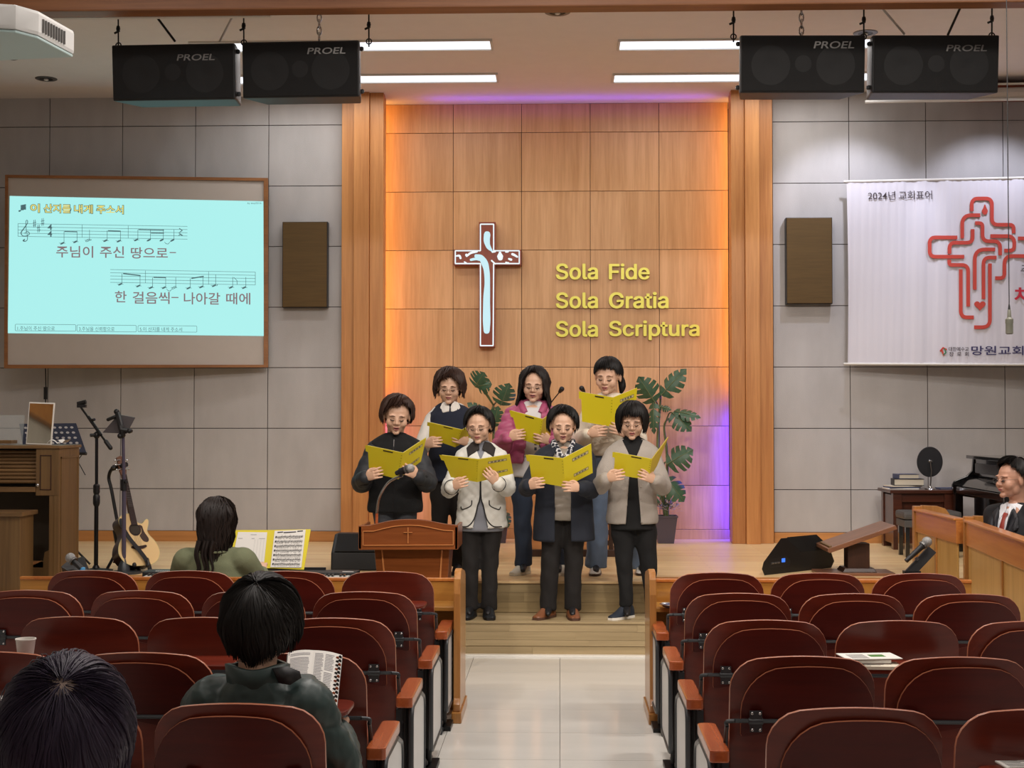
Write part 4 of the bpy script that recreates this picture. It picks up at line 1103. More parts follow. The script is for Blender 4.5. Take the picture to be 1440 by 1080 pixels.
slab([F(384.5, 745.3), F(437, 744.3), F(427.5, 801), F(379, 799)], .004, 'cover_half', 'yellow_card', t, inv)
up = V((0, -.006, 0))
slab([F(335, 748) + up, F(376, 748.5) + up, F(371, 797) + up, F(325, 797) + up], .004, 'sheet', 'paper', t, inv)
slab([F(386.5, 746.5) + up, F(430, 744.8) + up, F(424, 798) + up, F(380.5, 797.5) + up], .004, 'sheet', 'paper', t, inv)
g = MB(); rnd = random.Random(5)
def on(a, b, c, d, u, v): return F(*(V(a).lerp(V(b), u).lerp(V(d).lerp(V(c), u), v))) + up * 1.25
SH = ((386.5, 746.5), (430, 744.8), (424, 798), (380.5, 797.5))
for k in range(7):
    v0 = .15 + .123 * k
    for j in range(5):
        v = v0 + j * .012; g.add([on(*SH, .06, v), on(*SH, .95, v), on(*SH, .95, v + .003), on(*SH, .06, v + .003)], [(0, 1, 2, 3)])
    for j in range(22):
        u = .1 + .83 * j / 22 + rnd.random() * .02; v = v0 + rnd.random() * .045
        g.add([on(*SH, u, v), on(*SH, u + .022, v), on(*SH, u + .022, v + .014), on(*SH, u, v + .014)], [(0, 1, 2, 3)])
        if rnd.random() < .75: g.add([on(*SH, u + .018, v - .04), on(*SH, u + .023, v - .04), on(*SH, u + .023, v), on(*SH, u + .018, v)], [(0, 1, 2, 3)])
        if rnd.random() < .8: g.add([on(*SH, u, v0 + .07), on(*SH, u + .03, v0 + .07), on(*SH, u + .03, v0 + .078), on(*SH, u, v0 + .078)], [(0, 1, 2, 3)])
    g.add([on(*SH, .05, v0 - .005), on(*SH, .1, v0 - .005), on(*SH, .08, v0 + .05), on(*SH, .05, v0 + .05)], [(0, 1, 2, 3)])
for u0, u1, v in ((.3, .7, .04), (.1, .28, .03), (.74, .92, .02)): g.add([on(*SH, u0, v), on(*SH, u1, v - .005), on(*SH, u1, v + .02), on(*SH, u0, v + .03)], [(0, 1, 2, 3)])
o = g.build('notation', 'ink', t, fix=False, smooth=False); o.matrix_parent_inverse = inv
g = MB(); SL = ((335, 748), (376, 748.5), (371, 797), (325, 797))
for u0, u1, v in ((.45, .65, .06), (.05, .2, .17), (.5, .6, .17), (.75, .95, .17)): g.add([on(*SL, u0, v), on(*SL, u1, v), on(*SL, u1, v + .02), on(*SL, u0, v + .02)], [(0, 1, 2, 3)])
for u in (.62, .72, .82, .92): g.add([on(*SL, u, .2), on(*SL, u + .006, .2), on(*SL, u + .006, .98), on(*SL, u, .98)], [(0, 1, 2, 3)])
o = g.build('form_print', mat('print_faint', '#b5b4b2', .8), t, fix=False, smooth=False); o.matrix_parent_inverse = inv

# ============================================================ front lectern with gooseneck microphone
t = thing('front_lectern', 'glossy red-brown wooden lectern with a small cross before the choir', 'lectern', P(574, 800, 9.1)); inv = Matrix.Translation(-t.location)
LS = Surf((0, 9.0, 0), (1, 0, 0))
def L5(u, v): return (480 + u / 5.4, 690 + v / 5.4)
arc = [(130, 265), (215, 262), (290, 245), (370, 228), (450, 219), (520, 217), (600, 220), (680, 232), (760, 248), (810, 256), (885, 262)]
top = [V((*L5(*p), 0)) for p in arc]; top, _ = crom(top, [1] * len(top), 3)
poly = [(p.x, p.y) for p in top] + [L5(885, 447), L5(130, 450)]
g = MB(); blob2(g, LS, poly, -.03, 0.); o = g.build('front_panel', 'pulpit_red', t, bevel=.0025); o.matrix_parent_inverse = inv
g = MB(); ip = [L5(p[0] * .905 + 50, p[1] + 45) for p in arc if True]; ip = [(L5(165, 0)[0], L5(0, 308)[1])] + ip[1:-1] + [(L5(850, 0)[0], L5(0, 304)[1]), L5(850, 412), L5(165, 415), (L5(165, 0)[0], L5(0, 308)[1])]
stroke(g, LS, [p for i in range(len(ip) - 1) for p in (ip[i], tuple(V(ip[i]).lerp(V(ip[i + 1]), .98)))], 1.1, 0, .006); o = g.build('moulding', 'pulpit_line', t); o.matrix_parent_inverse = inv
g = MB(); stroke(g, LS, [L5(507, 280), L5(507, 400)], 1.2, 0, .008); stroke(g, LS, [L5(474, 317), L5(540, 317)], .9, 0, .008); o = g.build('small_cross', 'pulpit_line', t); o.matrix_parent_inverse = inv
a = LS.at(*L5(130, 265)); b_ = LS.at(*L5(885, 262)); lo = LS.at(*L5(885, 447)).z
g = MB(); g.bb((b_.x - .02, 9.0, lo), (b_.x, 9.42, a.z - .005)); g.bb((a.x, 9.0, lo), (a.x + .02, 9.42, a.z - .005)); g.bb((a.x, 9.4, lo), (b_.x, 9.42, a.z - .05)); o = g.build('top_box', 'pulpit_red', t, bevel=.003); o.matrix_parent_inverse = inv
slab([V((a.x + .02, 9.03, a.z - .03)), V((b_.x - .02, 9.03, a.z - .03)), V((b_.x - .02, 9.4, a.z - .10)), V((a.x + .02, 9.4, a.z - .10))], -.015, 'reading_board', 'pulpit_red', t, inv, V((0, 0, 1)))
g = MB(); x0_, x1_ = LS.at(*L5(238, 455)).x, LS.at(*L5(817, 455)).x; y0_ = 9.07
xb0, xb1 = x0_ + .07, x1_ - .05
g.add([(xb0, y0_ + .05, .06), (xb1, y0_ + .05, .06), (xb1, 9.32, .06), (xb0, 9.32, .06), (x0_, y0_, lo), (x1_, y0_, lo), (x1_, 9.38, lo), (x0_, 9.38, lo)], [(0, 3, 2, 1), (4, 5, 6, 7), (0, 1, 5, 4), (1, 2, 6, 5), (2, 3, 7, 6), (3, 0, 4, 7)])
o = g.build('body', 'pulpit_red', t, bevel=.004); o.matrix_parent_inverse = inv
for s, xt, xb in ((1, x0_, xb0), (-1, x1_, xb1)):
    g = MB(); g.tube([(xt + s * .05, y0_ - .001, lo - .01), (xb + s * .05, y0_ + .049, .07)], [(.007, .004)] * 2, 6); o = g.build('side_moulding', 'pulpit_line', t); o.matrix_parent_inverse = inv
g = MB(); g.bb((xb0 - .05, 9.06, 0), (xb1 + .05, 9.4, .06)); o = g.build('plinth', 'pulpit_red', t, bevel=.006); o.matrix_parent_inverse = inv
t = thing('gooseneck_microphone', 'microphone on a curved silver gooseneck rising from the front lectern', 'microphone', P(530, 735, 9.15)); inv = Matrix.Translation(-t.location)
gp = [P(529.5, 739, 9.15), P(530, 722, 9.15)]
g = MB(); g.tube(gp, .009, 10); o = g.build('neck_base', 'arm_wood', t); o.matrix_parent_inverse = inv
g = MB(); g.tube([P(530, 722, 9.15), P(532, 705, 9.13), P(537, 692, 9.1), P(545, 680, 9.06), P(555, 673, 9.03), P(566, 669, 9.0)], .0085, 10, smooth=5); o = g.build('gooseneck', 'steel', t); o.matrix_parent_inverse = inv
a, b_ = P(557, 665.5, 9.02), P(577, 658.5, 8.97); d = (b_ - a).normalized()
g = MB(); g.tube([a, a.lerp(b_, .45), b_ - d * .03], [.014, .019, .021], 14); o = g.build('handle', 'book_dark', t); o.matrix_parent_inverse = inv
g = MB(); g.tube([a.lerp(b_, .3), a.lerp(b_, .55) ], .0235, 14); g.tube([a.lerp(b_, .45), P(563, 670.5, 9.0)], .01, 8); o = g.build('clip', 'black_plastic', t); o.matrix_parent_inverse = inv
g = MB(); g.ell(b_, (.0285, .0285, .0285)); o = g.build('mesh_head', 'mic_grey', t); o.matrix_parent_inverse = inv
g = MB(); g.tube([b_ - d * .022, b_ - d * .034], .027, 16); o = g.build('ring', 'silver', t); o.matrix_parent_inverse = inv

# ============================================================ floor monitors
def wedge(prof, O, A, E, wd, lab, ctrl):
    """prof in (A, z), extruded along E"""
    t = thing('floor_monitor', lab, 'speaker', O); A, E = V(A).normalized(), V(E).normalized()
    MB().prism(prof, (0, 0, 0), A, (0, 0, 1), E, 0, wd).build('cabinet', 'black_plastic', t, bevel=.012)
    return t, A, E
t, A_, E_ = wedge([(0, .05), (.03, 0), (.46, 0), (.50, .05), (.44, .16), (.27, .27), (.23, .27), (.02, .1)], V((1.535, 10.90, SZ)), (1, .92, 0), (.92, -1 + 1.9, 0), .42, 'black wedge floor monitor with a small blue display at the right of the stage', 1)
MB().prism([(.09, .05), (.33, .05), (.35, .09), (.29, .135), (.1, .115)], (0, 0, 0), A_, (0, 0, 1), E_, -.004, .002).build('control_recess', 'book_dark', t)
MB().prism([(.245, .085), (.285, .085), (.285, .115), (.245, .115)], (0, 0, 0), A_, (0, 0, 1), E_, -.007, .0).build('display', 'lcd_blue', t)
g = MB(); 
for k in range(3): g.tube([A_ * (.14 + .035 * k) + V((0, 0, .085)), A_ * (.14 + .035 * k) + V((0, 0, .085)) - E_ * .03], .008, 8)
g.build('plug', 'silver', t)
g = MB(); g.prism([(.455, .15), (.28, .262), (.29, .275), (.465, .165)], (0, 0, 0), A_, (0, 0, 1), E_, .02, .40); g.build('grille', 'grille', t)
cb = P(495, 800, 11.15)
t, A_, E_ = wedge([(0, 0), (.4, 0), (.4, .27), (.2, .27), (.02, .14)], V((-1.80, 11.15, SZ)), (0, 1, 0), (1, 0, 0), .55, 'black wedge floor monitor half hidden behind the front lectern', 0)
MB().prism([(.016, .145), (.185, .27), (.19, .275), (.01, .15)], (0, 0, 0), A_, (0, 0, 1), E_, .03, .52).build('grille', 'grille', t)

# ============================================================ low lectern on the right of the stage
t = thing('wooden_lectern', 'low brown lectern with a slanting top on the right of the stage', 'lectern', (2.28, 11.02, SZ))
MB().box((-.03, .02, .012), (.58, .30, .024)).build('base', 'lectern_top', t, bevel=.004)
MB().box((0, .02, .04), (.26, .24, .03), top=.85).build('foot_block', 'lectern_dark', t, bevel=.004)
MB().box((0, .02, .14), (.165, .16, .2)).build('column', 'lectern_dark', t, bevel=.003)
z0, z1 = .195, .385
g = MB(); g.prism([(-.25, z0 - .012), (-.25, z0 + .012), (.26, z1), (.275, z1 - .028), (-.235, z0 - .022)], (0, -.14, 0), (1, 0, 0), (0, 0, 1), (0, 1, 0), 0, .50); g.build('reading_board', 'lectern_top', t, bevel=.003)
g = MB(); g.prism([(-.235, z0 + .004), (-.235, z0 + .03), (-.215, z0 + .035), (-.215, z0 + .012)], (0, -.12, 0), (1, 0, 0), (0, 0, 1), (0, 1, 0), 0, .40); g.build('book_ledge', 'oak_x', t, bevel=.002)

# ============================================================ central pulpit with green cloth and two thin microphones
t = thing('pulpit', 'light wood pulpit with dark base and green cloth behind the back row of singers', 'pulpit', (.105, 12.35, SZ))
MB().box((0, .2, .03), (.76, .42, .06)).build('base', 'lectern_dark', t, bevel=.004)
MB().box((-.02, .2, .5), (.68, .38, .88)).build('body', 'pulpit_light', t, bevel=.004)
MB().box((.34, .2, .5), (.035, .40, .9)).build('edge_post', 'lectern_dark', t, bevel=.003)
for k in range(7): MB().box((.312, .005, .12 + .09 * k), (.035, .012, .04)).build('inlay', 'lectern_dark', t)
MB().box((0, .2, 1.0), (.86, .5, .13)).build('top_box', 'pulpit_light', t, bevel=.006)
g = MB(); g.box((0, .2, 1.13), (.8, .46, .02), M4=Matrix.Rotation(math.radians(14), 4, 'X')); g.build('reading_board', 'pulpit_light', t, bevel=.004)
g = MB(); g.prism([(-.36, 1.075), (.36, 1.075), (.36, .93), (0, .80), (-.36, .93)], (0, -.062, 0), (1, 0, 0), (0, 0, 1), (0, 1, 0), 0, .01); g.build('green_cloth', 'green', t)
for (hx, hy, bx, by, lab) in ((790, 547, 770, 575, 'thin black pulpit microphone on the left, beside the woman in pink'), (818, 546, 838, 572, 'thin black pulpit microphone on the right, above the yellow folder')):
    h = P(hx, hy, 12.3); bb_ = P(bx, by, 12.4); base = V((bb_.x * .5 + h.x * .5 + (.1 if bx > hx else -.1), 12.45, 1.56))
    t = thing('pulpit_microphone', lab, 'microphone', base, 0, 'thin gooseneck microphones of the pulpit'); inv = Matrix.Translation(-base)
    d = (h - bb_).normalized()
    g = MB(); g.tube([base, bb_, h - d * .03], .005, 8, smooth=5); o = g.build('gooseneck', 'black_metal', t); o.matrix_parent_inverse = inv
    g = MB(); g.capsule([h - d * .03, h], [.016, .023], 12); o = g.build('windscreen', 'black_plastic', t); o.matrix_parent_inverse = inv
    g = MB(); g.lathe([(.03, 0), (.03, .015), (.01, .02)], base, 16); o = g.build('socket', 'black_metal', t); o.matrix_parent_inverse = inv

# ============================================================ organ console and what stands on it
t = thing('organ_console', 'brown wooden organ console with a slatted roll top at the left edge', 'organ', (-3.5, 10.3, SZ + .0005))
zr = lambda y, Y=10.0: P(0, y, Y).z - SZ
X = lambda px, Y=10.0: P(px, 700, Y).x + 3.5
XR = -.055; HT = zr(631)
MB().bb((X(-90), -.31, HT), (XR + .01, .15, zr(626.5))).build('top_board', 'oak_x', t, bevel=.006)
p_ = MB().bb((XR - .035, -.298, 0), (XR, .13, HT)).build('side_panel', 'oak', t, bevel=.003)
g = MB()
for q in ((-.26, .10, HT - .07, HT - .06), (-.26, -.25, .08, HT - .06), (.09, .10, .08, HT - .06), (-.26, .10, .08, .09)): g.bb((XR - .001, q[0], q[2]), (XR + .005, q[1], q[3]))
g.build('panel_moulding', 'oak', p_)
ck = MB().bb((X(50), -.3, zr(697)), (XR - .001, -.12, HT)).build('keyboard_cheek', 'oak', t, bevel=.004)
g = MB(); a0, a1, b0, b1 = X(56), X(72), zr(640), zr(689)
for q in ((a0, a1, b0 - .006, b0), (a0, a1, b1, b1 + .006), (a0, a0 + .006, b1, b0), (a1 - .006, a1, b1, b0)): g.bb((q[0], -.304, q[2]), (q[1], -.299, q[3]))
g.build('cheek_moulding', 'lectern_dark', ck)
for k in range(9):
    y = 636 + 5.2 * k; g = MB(); g.tube([(X(-90), -.22 - .007 * k, zr(y)), (X(50), -.22 - .007 * k, zr(y))], .0125, 8); g.build('roll_slat', 'oak_x', t)
MB().bb((X(-90), -.2, zr(686)), (X(50), -.1, HT)).build('roll_backing', 'dark_inside', t)
MB().bb((X(-90), -.31, zr(692)), (X(50), -.1, zr(685))).build('key_slip', 'oak_x', t, bevel=.003)
MB().lathe([(.008, 0), (.012, .012), (.006, .018)], n=12, M4=Matrix.Translation((X(53), -.3, zr(682))) @ Matrix.Rotation(PI / 2, 4, 'X')).build('lock_knob', 'steel', t)
MB().bb((X(-90), .06, 0), (XR - .036, .1, zr(692))).build('knee_panel', 'dark_inside', t)
MB().bb((X(69), -.296, 0), (XR - .036, -.2, zr(697))).build('inner_pillar', 'oak', t)
g = MB(); g.prism([(X(10), 0.02), (X(68), .05), (X(68), .27), (X(52), .23), (X(50), .17), (X(28), .12), (X(10), .12)], (0, -.14, 0), (1, 0, 0), (0, 0, 1), (0, 1, 0), 0, .03); g.build('pedal_board', 'oak', t)
MB().bb((X(24), -.14, .12), (X(50), -.06, .16)).build('pale_pedal', 'pulpit_light', t)
t = thing('organ_bench', 'wooden organ bench with a thick top in front of the organ', 'bench', (-3.86, 9.78, SZ + .0008))
MB().bb((-.75, -.14, .52), (.18, .16, .55)).build('bench_top', 'oak_x', t, bevel=.004)
MB().bb((.0, -.12, 0), (.16, .13, .52)).build('bench_end', 'oak', t, bevel=.004)
MB().bb((-.7, -.12, 0), (-.6, .13, .52)).build('bench_end', 'oak', t, bevel=.004)
zo = SZ + .0005 + zr(626.5)
t = thing('rear_view_mirror', 'tall rectangular mirror on the organ reflecting pale wooden slats', 'mirror', (P(54, 627, 10.3).x, 10.3, zo + .002))
h = P(0, 567, 10.4).z - P(0, 626, 10.4).z
R4 = Matrix.Rotation(math.radians(-6), 4, 'X') @ Matrix.Rotation(math.radians(2), 4, 'Y')
MB().box((0, .01, h / 2), (.19, .014, h), 0, R4).build('frame', 'marble', t, bevel=.002)
MB().box((0, .002, h / 2), (.175, .004, h - .02), 0, R4).build('mirror_glass', 'mirror', t)
t = thing('acrylic_music_rest', 'clear acrylic music rest on the organ at the left edge', 'music rest', (P(12, 627, 10.3).x, 10.33, zo + .002))
MB().box((-.03, .0, .11), (.24, .006, .22), 0, Matrix.Rotation(math.radians(-12), 4, 'X')).build('plate', 'glass', t)
MB().box((-.08, -.1, .02), (.3, .12, .025)).build('ledge', 'oak_x', t, bevel=.003)
for k, (px, rz, lab) in enumerate(((78, .3, 'white paper slip on the organ beside the mirror'), (86, -.4, 'second white paper slip at the right end of the organ top'))):
    c = P(px, 625, 10.25); g = MB(); vs = []
    for i in range(7):
        x = -.045 + .015 * i; z = .004 + .028 * abs(math.sin(i * .6 + k))
        vs += [(x, -.03, z), (x, .03, z + .006)]
    g.add(vs + [(v[0], v[1], v[2] + .002) for v in vs], [(2 * i, 2 * i + 2, 2 * i + 3, 2 * i + 1) for i in range(6)] + [(14 + 2 * i, 14 + 2 * i + 1, 14 + 2 * i + 3, 14 + 2 * i + 2) for i in range(6)])
    o = g.build('paper_slip', 'paper', loc=(c.x, 10.2 + .1 * k, zo + .001)); o.rotation_euler = (0, 0, rz); tag(o, lab, 'paper')
# perforated music stand
Z = P(0, 640, 11.35).z
t = thing('music_stand', 'navy perforated metal music stand behind the organ', 'music stand', (P(80, 640, 11.35).x, 11.35, SZ))
q = [P(27, 596, 11.42), P(107, 595, 11.42), P(122, 638, 11.28), P(34, 638, 11.28)]
inv = Matrix.Translation(-t.location)
pl = MB(); nU, nV = 14, 6   # plate with round holes: built as bars around the holes
nrm = (q[1] - q[0]).cross(q[3] - q[0]).normalized(); nrm = nrm if nrm.y < 0 else -nrm
def pq(u, v, w_=0): return qpt(q[0], q[1], q[2], q[3], u, v) + nrm * w_
g = MB(); holes = MB()
g.add([pq(0, 0), pq(1, 0), pq(1, 1), pq(0, 1), pq(0, 0, -.004), pq(1, 0, -.004), pq(1, 1, -.004), pq(0, 1, -.004)], [(0, 1, 2, 3), (7, 6, 5, 4), (0, 4, 5, 1), (1, 5, 6, 2), (2, 6, 7, 3), (3, 7, 4, 0)])
o = g.build('desk_plate', 'navy_metal', t); o.matrix_parent_inverse = inv
for j in range(5):
    for i in range(9):
        u = .1 + .1 * i + (.0 if j % 2 else .0); v = .14 + .17 * j
        c = pq(u, v, .0008); ax = (q[1] - q[0]).normalized(); ay = (q[3] - q[0]).normalized()
        holes.add([c + ax * (.014 * math.cos(a)) + ay * (.011 * math.sin(a)) for a in [2 * PI * k / 10 for k in range(10)]], [tuple(range(10))])
o = holes.build('hole', 'fabric_panel', t, fix=False, smooth=False); o['kind'] = 'stuff'; o.matrix_parent_inverse = inv
g = MB(); g.tube([q[3], q[2]], .012, 8); g.tube([q[3] + V((0, -.03, 0)), q[2] + V((0, -.03, 0))], .008, 8); o = g.build('ledge', 'black_metal', t); o.matrix_parent_inverse = inv
cc = pq(.5, .6, -.02); g = MB(); g.tube([cc, V((cc.x, 11.42, cc.z)), V((cc.x, 11.42, SZ + .15))], .014, 8)
for k in range(3): an = 2 * PI * k / 3 + .3; g.tube([V((cc.x, 11.42, SZ + .3)), V((cc.x + .28 * math.cos(an), 11.42 + .2 * math.sin(an), SZ + .01))], .009, 8)
o = g.build('tripod', 'black_metal', t); o.matrix_parent_inverse = inv
g = MB(); g.tube([P(115, 640, 11.3), P(110, 648, 11.3), P(114, 657, 11.3), P(120, 668, 11.3)], .004, 6, smooth=4); o = g.build('cable', 'black_plastic', t); o.matrix_parent_inverse = inv

# microphone boom stand
def stand_thing(name, lab, cat, loc): return thing(name, lab, cat, loc), Matrix.Translation(-V(loc))
loc = V((P(135, 790, 11).x, 11.0, SZ)); t, inv = stand_thing('microphone_stand', 'tall black microphone boom stand left of the guitar', 'microphone stand', loc)
def part(g, name, m, t, inv, **k):
    o = g.build(name, m, t, **k); o.matrix_parent_inverse = inv; return o
tp = P(136, 612, 11.0)
g = MB(); g.tube([loc + V((0, 0, .03)), V((loc.x, 11, P(0, 690, 11).z))], .0165, 12); g.tube([V((loc.x, 11, P(0, 690, 11).z)), V((tp.x, 11, tp.z))], .0125, 12); part(g, 'pole', 'black_metal', t, inv)
g = MB(); z_ = P(0, 695, 11).z; g.lathe([(.02, -.09), (.027, -.07), (.027, -.015), (.02, 0.), (.026, .02), (.026, .07), (.018, .08)], (loc.x, 11, z_), 14); part(g, 'collar', 'black_plastic', t, inv)
a, b_ = P(111, 569, 11.05), P(155, 630, 10.95); g = MB(); g.tube([a, b_], .0085, 10); g.tube([P(124, 586, 11.03), P(142, 612, 10.97)], .013, 10); part(g, 'boom', 'black_metal', t, inv)
g = MB(); g.capsule([P(149, 621, 10.96), P(155.5, 630, 10.95)], [.017, .017], 12); part(g, 'counterweight', 'black_plastic', t, inv)
g = MB(); g.ell(tp, (.025, .025, .03)); g.tube([tp, tp + V((-.04, -.03, 0))], .014, 10); g.tube([P(128, 591, 11.02), P(133, 590, 11.0)], .011, 8); part(g, 'clutch', 'black_plastic', t, inv)
g = MB(); g.tube([P(109, 568, 11.05), P(121, 565, 11.05)], .017, 12); g.box(P(115, 571, 11.05), (.07, .03, .025)); part(g, 'microphone_clip', 'black_plastic', t, inv)
g = MB(); g.lathe([(.13, 0), (.13, .015), (.03, .03), (.02, .05)], loc, 24); part(g, 'base', 'black_metal', t, inv)

# tablet on a stand
loc = V((P(174, 806, 10.9).x, 10.9, SZ)); t, inv = stand_thing('tablet_stand', 'grey-violet pole stand holding a dark tablet above the guitar', 'stand', loc)
m_pole = mat('pole_violet', '#575163', .4, .3)
g = MB(); g.tube([loc + V((0, 0, .05)), P(174.5, 685, 10.9)], .0165, 12); part(g, 'pole', m_pole, t, inv)
g = MB(); g.tube([P(174.5, 685, 10.9), P(173, 608, 10.88)], .0125, 12); part(g, 'inner_pole', m_pole, t, inv)
g = MB(); g.tube([P(174.5, 690, 10.9), P(174.5, 674, 10.9)], .026, 12); g.tube([P(174.5, 678, 10.9), P(178, 678, 10.85)], .01, 8); part(g, 'collar', 'black_plastic', t, inv)
q = [P(166, 583, 11.0), P(190, 587.5, 10.95), P(178, 610, 10.85), P(144, 608.5, 10.9)]
slab(q, .012, 'tablet', mat('tablet_case', '#4b4648', .4), t, inv, V((.1, .8, .2)), bevel=.002)
g = MB(); g.capsule([P(165, 580, 10.98), P(170, 600, 10.86), P(173, 612, 10.86)], [.02, .024, .02], 10); g.capsule([P(152, 590, 10.95), P(162, 586, 10.95)], .014, 8)
g.capsule([P(170, 604, 10.84), P(184, 606, 10.86)], .016, 8); g.ell(P(164, 579, 10.97), (.022, .022, .022)); g.ell(P(182, 606, 10.83), (.02, .02, .02)); g.ell(P(169, 613, 10.86), (.022, .022, .022)); part(g, 'tablet_clamp', 'black_plastic', t, inv)
g = MB(); g.lathe([(.05, .0), (.045, .05), (.022, .1), (.018, .11)], loc, 16); g.lathe([(.14, 0), (.14, .012), (.04, .02)], loc, 24); part(g, 'base', 'gun_metal', t, inv)

# acoustic guitar
gt = thing('acoustic_guitar', 'cutaway acoustic guitar with pale top, dark sides and black strap on a stand', 'guitar', (0, 0, 0))
Lb = .50
half = [(0, 0), (.09, .004), (.16, .04), (.195, .10), (.198, .15), (.175, .215), (.132, .275), (.118, .31), (.122, .35), (.138, .395), (.135, .44), (.10, .475), (.045, .487), (.03, .488)]
right = [(p[0], p[1]) for p in half[:8]] + [(.122, .335), (.14, .375), (.150, .41), (.143, .428), (.12, .42), (.085, .39), (.05, .395), (.03, .42), (.03, .488)]
pl_, _ = crom([V((p[0], p[1], 0)) for p in right], [1] * len(right), 4); pr_, _ = crom([V((-p[0], p[1], 0)) for p in half], [1] * len(half), 4)
outl = [(p.x, p.y) for p in pl_] + [(p.x, p.y) for p in reversed(pr_)][:-1]
o0, A0, B0, N0 = (0, 0, 0), (1, 0, 0), (0, 0, 1), (0, -1, 0)
MB().prism(outl, o0, A0, B0, N0, -.125, -.004).build('body', 'rosewood', gt)
MB().prism(outl, o0, A0, B0, N0, -.004, .0).build('soundboard', 'spruce', gt)
g = MB(); g.tube([V((p[0], .002, p[1])) for p in outl] + [V((outl[0][0], .002, outl[0][1]))], .0035, 6); g.build('binding', 'label_white', gt)
g = MB(); g.lathe([(.001, .0), (.046, .0), (.046, .002)], n=28, M4=Matrix.Translation((0, -.001, .335)) @ Matrix.Rotation(PI / 2, 4, 'X')); g.build('sound_hole', 'dark_inside', gt)
g = MB(); g.lathe([(.048, 0), (.048, .0022), (.058, .0022), (.058, 0)], n=32, M4=Matrix.Translation((0, -.0005, .335)) @ Matrix.Rotation(PI / 2, 4, 'X')); g.build('rosette', 'rosewood', gt)
pgp = cq([(.045, .375), (.075, .365), (.085, .31), (.115, .245), (.10, .215), (.06, .225), (.035, .275), (.055, .30), (.062, .34)], 4)
MB().prism([(p.x, p.y) for p in pgp], o0, A0, B0, N0, .0005, .003).build('pick_guard', 'lectern_dark', gt)
br_ = cq([(-.07, .165), (-.02, .15), (.03, .152), (.075, .168), (.07, .185), (.03, .18), (-.02, .178), (-.065, .182)], 4)
MB().prism([(p.x, p.y) for p in br_], o0, A0, B0, N0, .0005, .010).build('bridge', 'rosewood', gt)
g = MB(); g.loft([[V((-w_, y, z)), V((w_, y, z)), V((w_ * .8, y + .03, z)), V((-w_ * .8, y + .03, z))] for w_, y, z in ((.03, -.006, .42), (.027, -.008, .55), (.022, -.008, .86))]); g.build('neck', 'neck_wood', gt)
g = MB(); g.loft([[V((-w_, -.012, z)), V((w_, -.012, z)), V((w_, -.006, z)), V((-w_, -.006, z))] for w_, z in ((.029, .375), (.022, .86))]); g.build('fretboard', 'rosewood', gt)
for k in range(14):
    z = .86 - .48 * (1 - 2 ** (-k / 9)); MB().box((0, -.0125, z), (.048, .0015, .003)).build('fret', 'silver', gt)
g = MB(); g.prism([(-.024, .86), (.024, .86), (.034, .9), (.037, 1.03), (0, 1.045), (-.037, 1.03), (-.034, .9)], o0, A0, B0, N0, -.012, .004, 0, Matrix.Translation((0, 0, 0))); g.build('headstock', 'neck_wood', gt)
for s in (-1, 1):
    for k in range(3):
        g = MB(); g.tube([(s * .02, -.012, .91 + .045 * k), (s * .055, -.006, .91 + .045 * k)], .004, 6); g.ell((s * .06, -.005, .91 + .045 * k), (.011, .007, .009), nu=10, nv=6); g.tube([(s * .02, -.004, .91 + .045 * k), (s * .02, -.02, .91 + .045 * k)], .005, 8); g.build('tuning_peg', 'steel', gt)
for k in range(6):
    x = -.02 + .008 * k; MB().tube([(x * .85, -.015, .86), (x * 1.4, -.011, .17)], .0006, 4).build('string', 'gun_metal', gt)
g = MB(); sp_ = [(-.03, .05, .50), (-.13, -.02, .40), (-.10, -.03, .27), (-.02, -.035, .13), (.04, -.03, .02), (.055, -.02, -.08)]
g.tube(sp_, [(.022, .004)] * 6, 8, smooth=5, up=(0, -1, .2)); g.build('strap', 'strap', gt)
hb = P(200, 795, 10.97); ht = P(170, 648, 11.22); zd = (ht - hb).normalized()
gt.matrix_world = Matrix.Translation(hb) @ zd.to_track_quat('Z', 'Y').to_matrix().to_4x4()
xd = (V((1, 1.05, 0)) - zd * V((1, 1.05, 0)).dot(zd)).normalized(); yd = zd.cross(xd)
gt.matrix_world = Matrix.Translation(hb) @ Matrix((xd, yd, zd)).transposed().to_4x4() @ Matrix.Scale(.88, 4)
loc = V((P(178, 800, 11.15).x, 11.2, SZ)); t, inv = stand_thing('guitar_stand', 'black tubular guitar stand holding the acoustic guitar by its neck', 'guitar stand', loc)
g = MB(); g.tube([P(167, 745, 11.2), P(157, 690, 11.25), P(153, 672, 11.27), P(157, 660, 11.25), P(168, 654, 11.22)], .0135, 10, smooth=4); part(g, 'post', 'black_metal', t, inv)
g = MB(); g.tube([P(158, 659, 11.24), P(178, 653, 11.18)], .02, 10); g.tube([P(160, 656, 11.14), P(160, 659, 11.3)], .014, 8); part(g, 'neck_yoke', 'black_plastic', t, inv)
for a, b_ in (((167, 770, 11.2), (150, 805, 11.05)), ((167, 770, 11.2), (196, 806, 11.0)), ((168, 765, 11.25), (190, 795, 11.45))):
    g = MB(); g.tube([P(*a), V((P(*b_).x, b_[2], SZ + .012))], .012, 8); part(g, 'leg', 'black_metal', t, inv)
g = MB(); g.tube([P(162, 745, 11.2), P(167, 772, 11.2)], .022, 10); g.tube([V((P(156, 800, 11).x, 11.06, SZ + .07)), V((P(190, 800, 11).x, 11.02, SZ + .07))], .008, 8); part(g, 'brace', 'black_plastic', t, inv)
g = MB(); 
for px in (193, 212): g.capsule([V((P(px - 8, 790, 11).x, 11.05, SZ + .10)), V((P(px, 800, 11).x, 10.92, SZ + .06))], [.016, .018], 8)
part(g, 'cradle', 'black_plastic', t, inv)

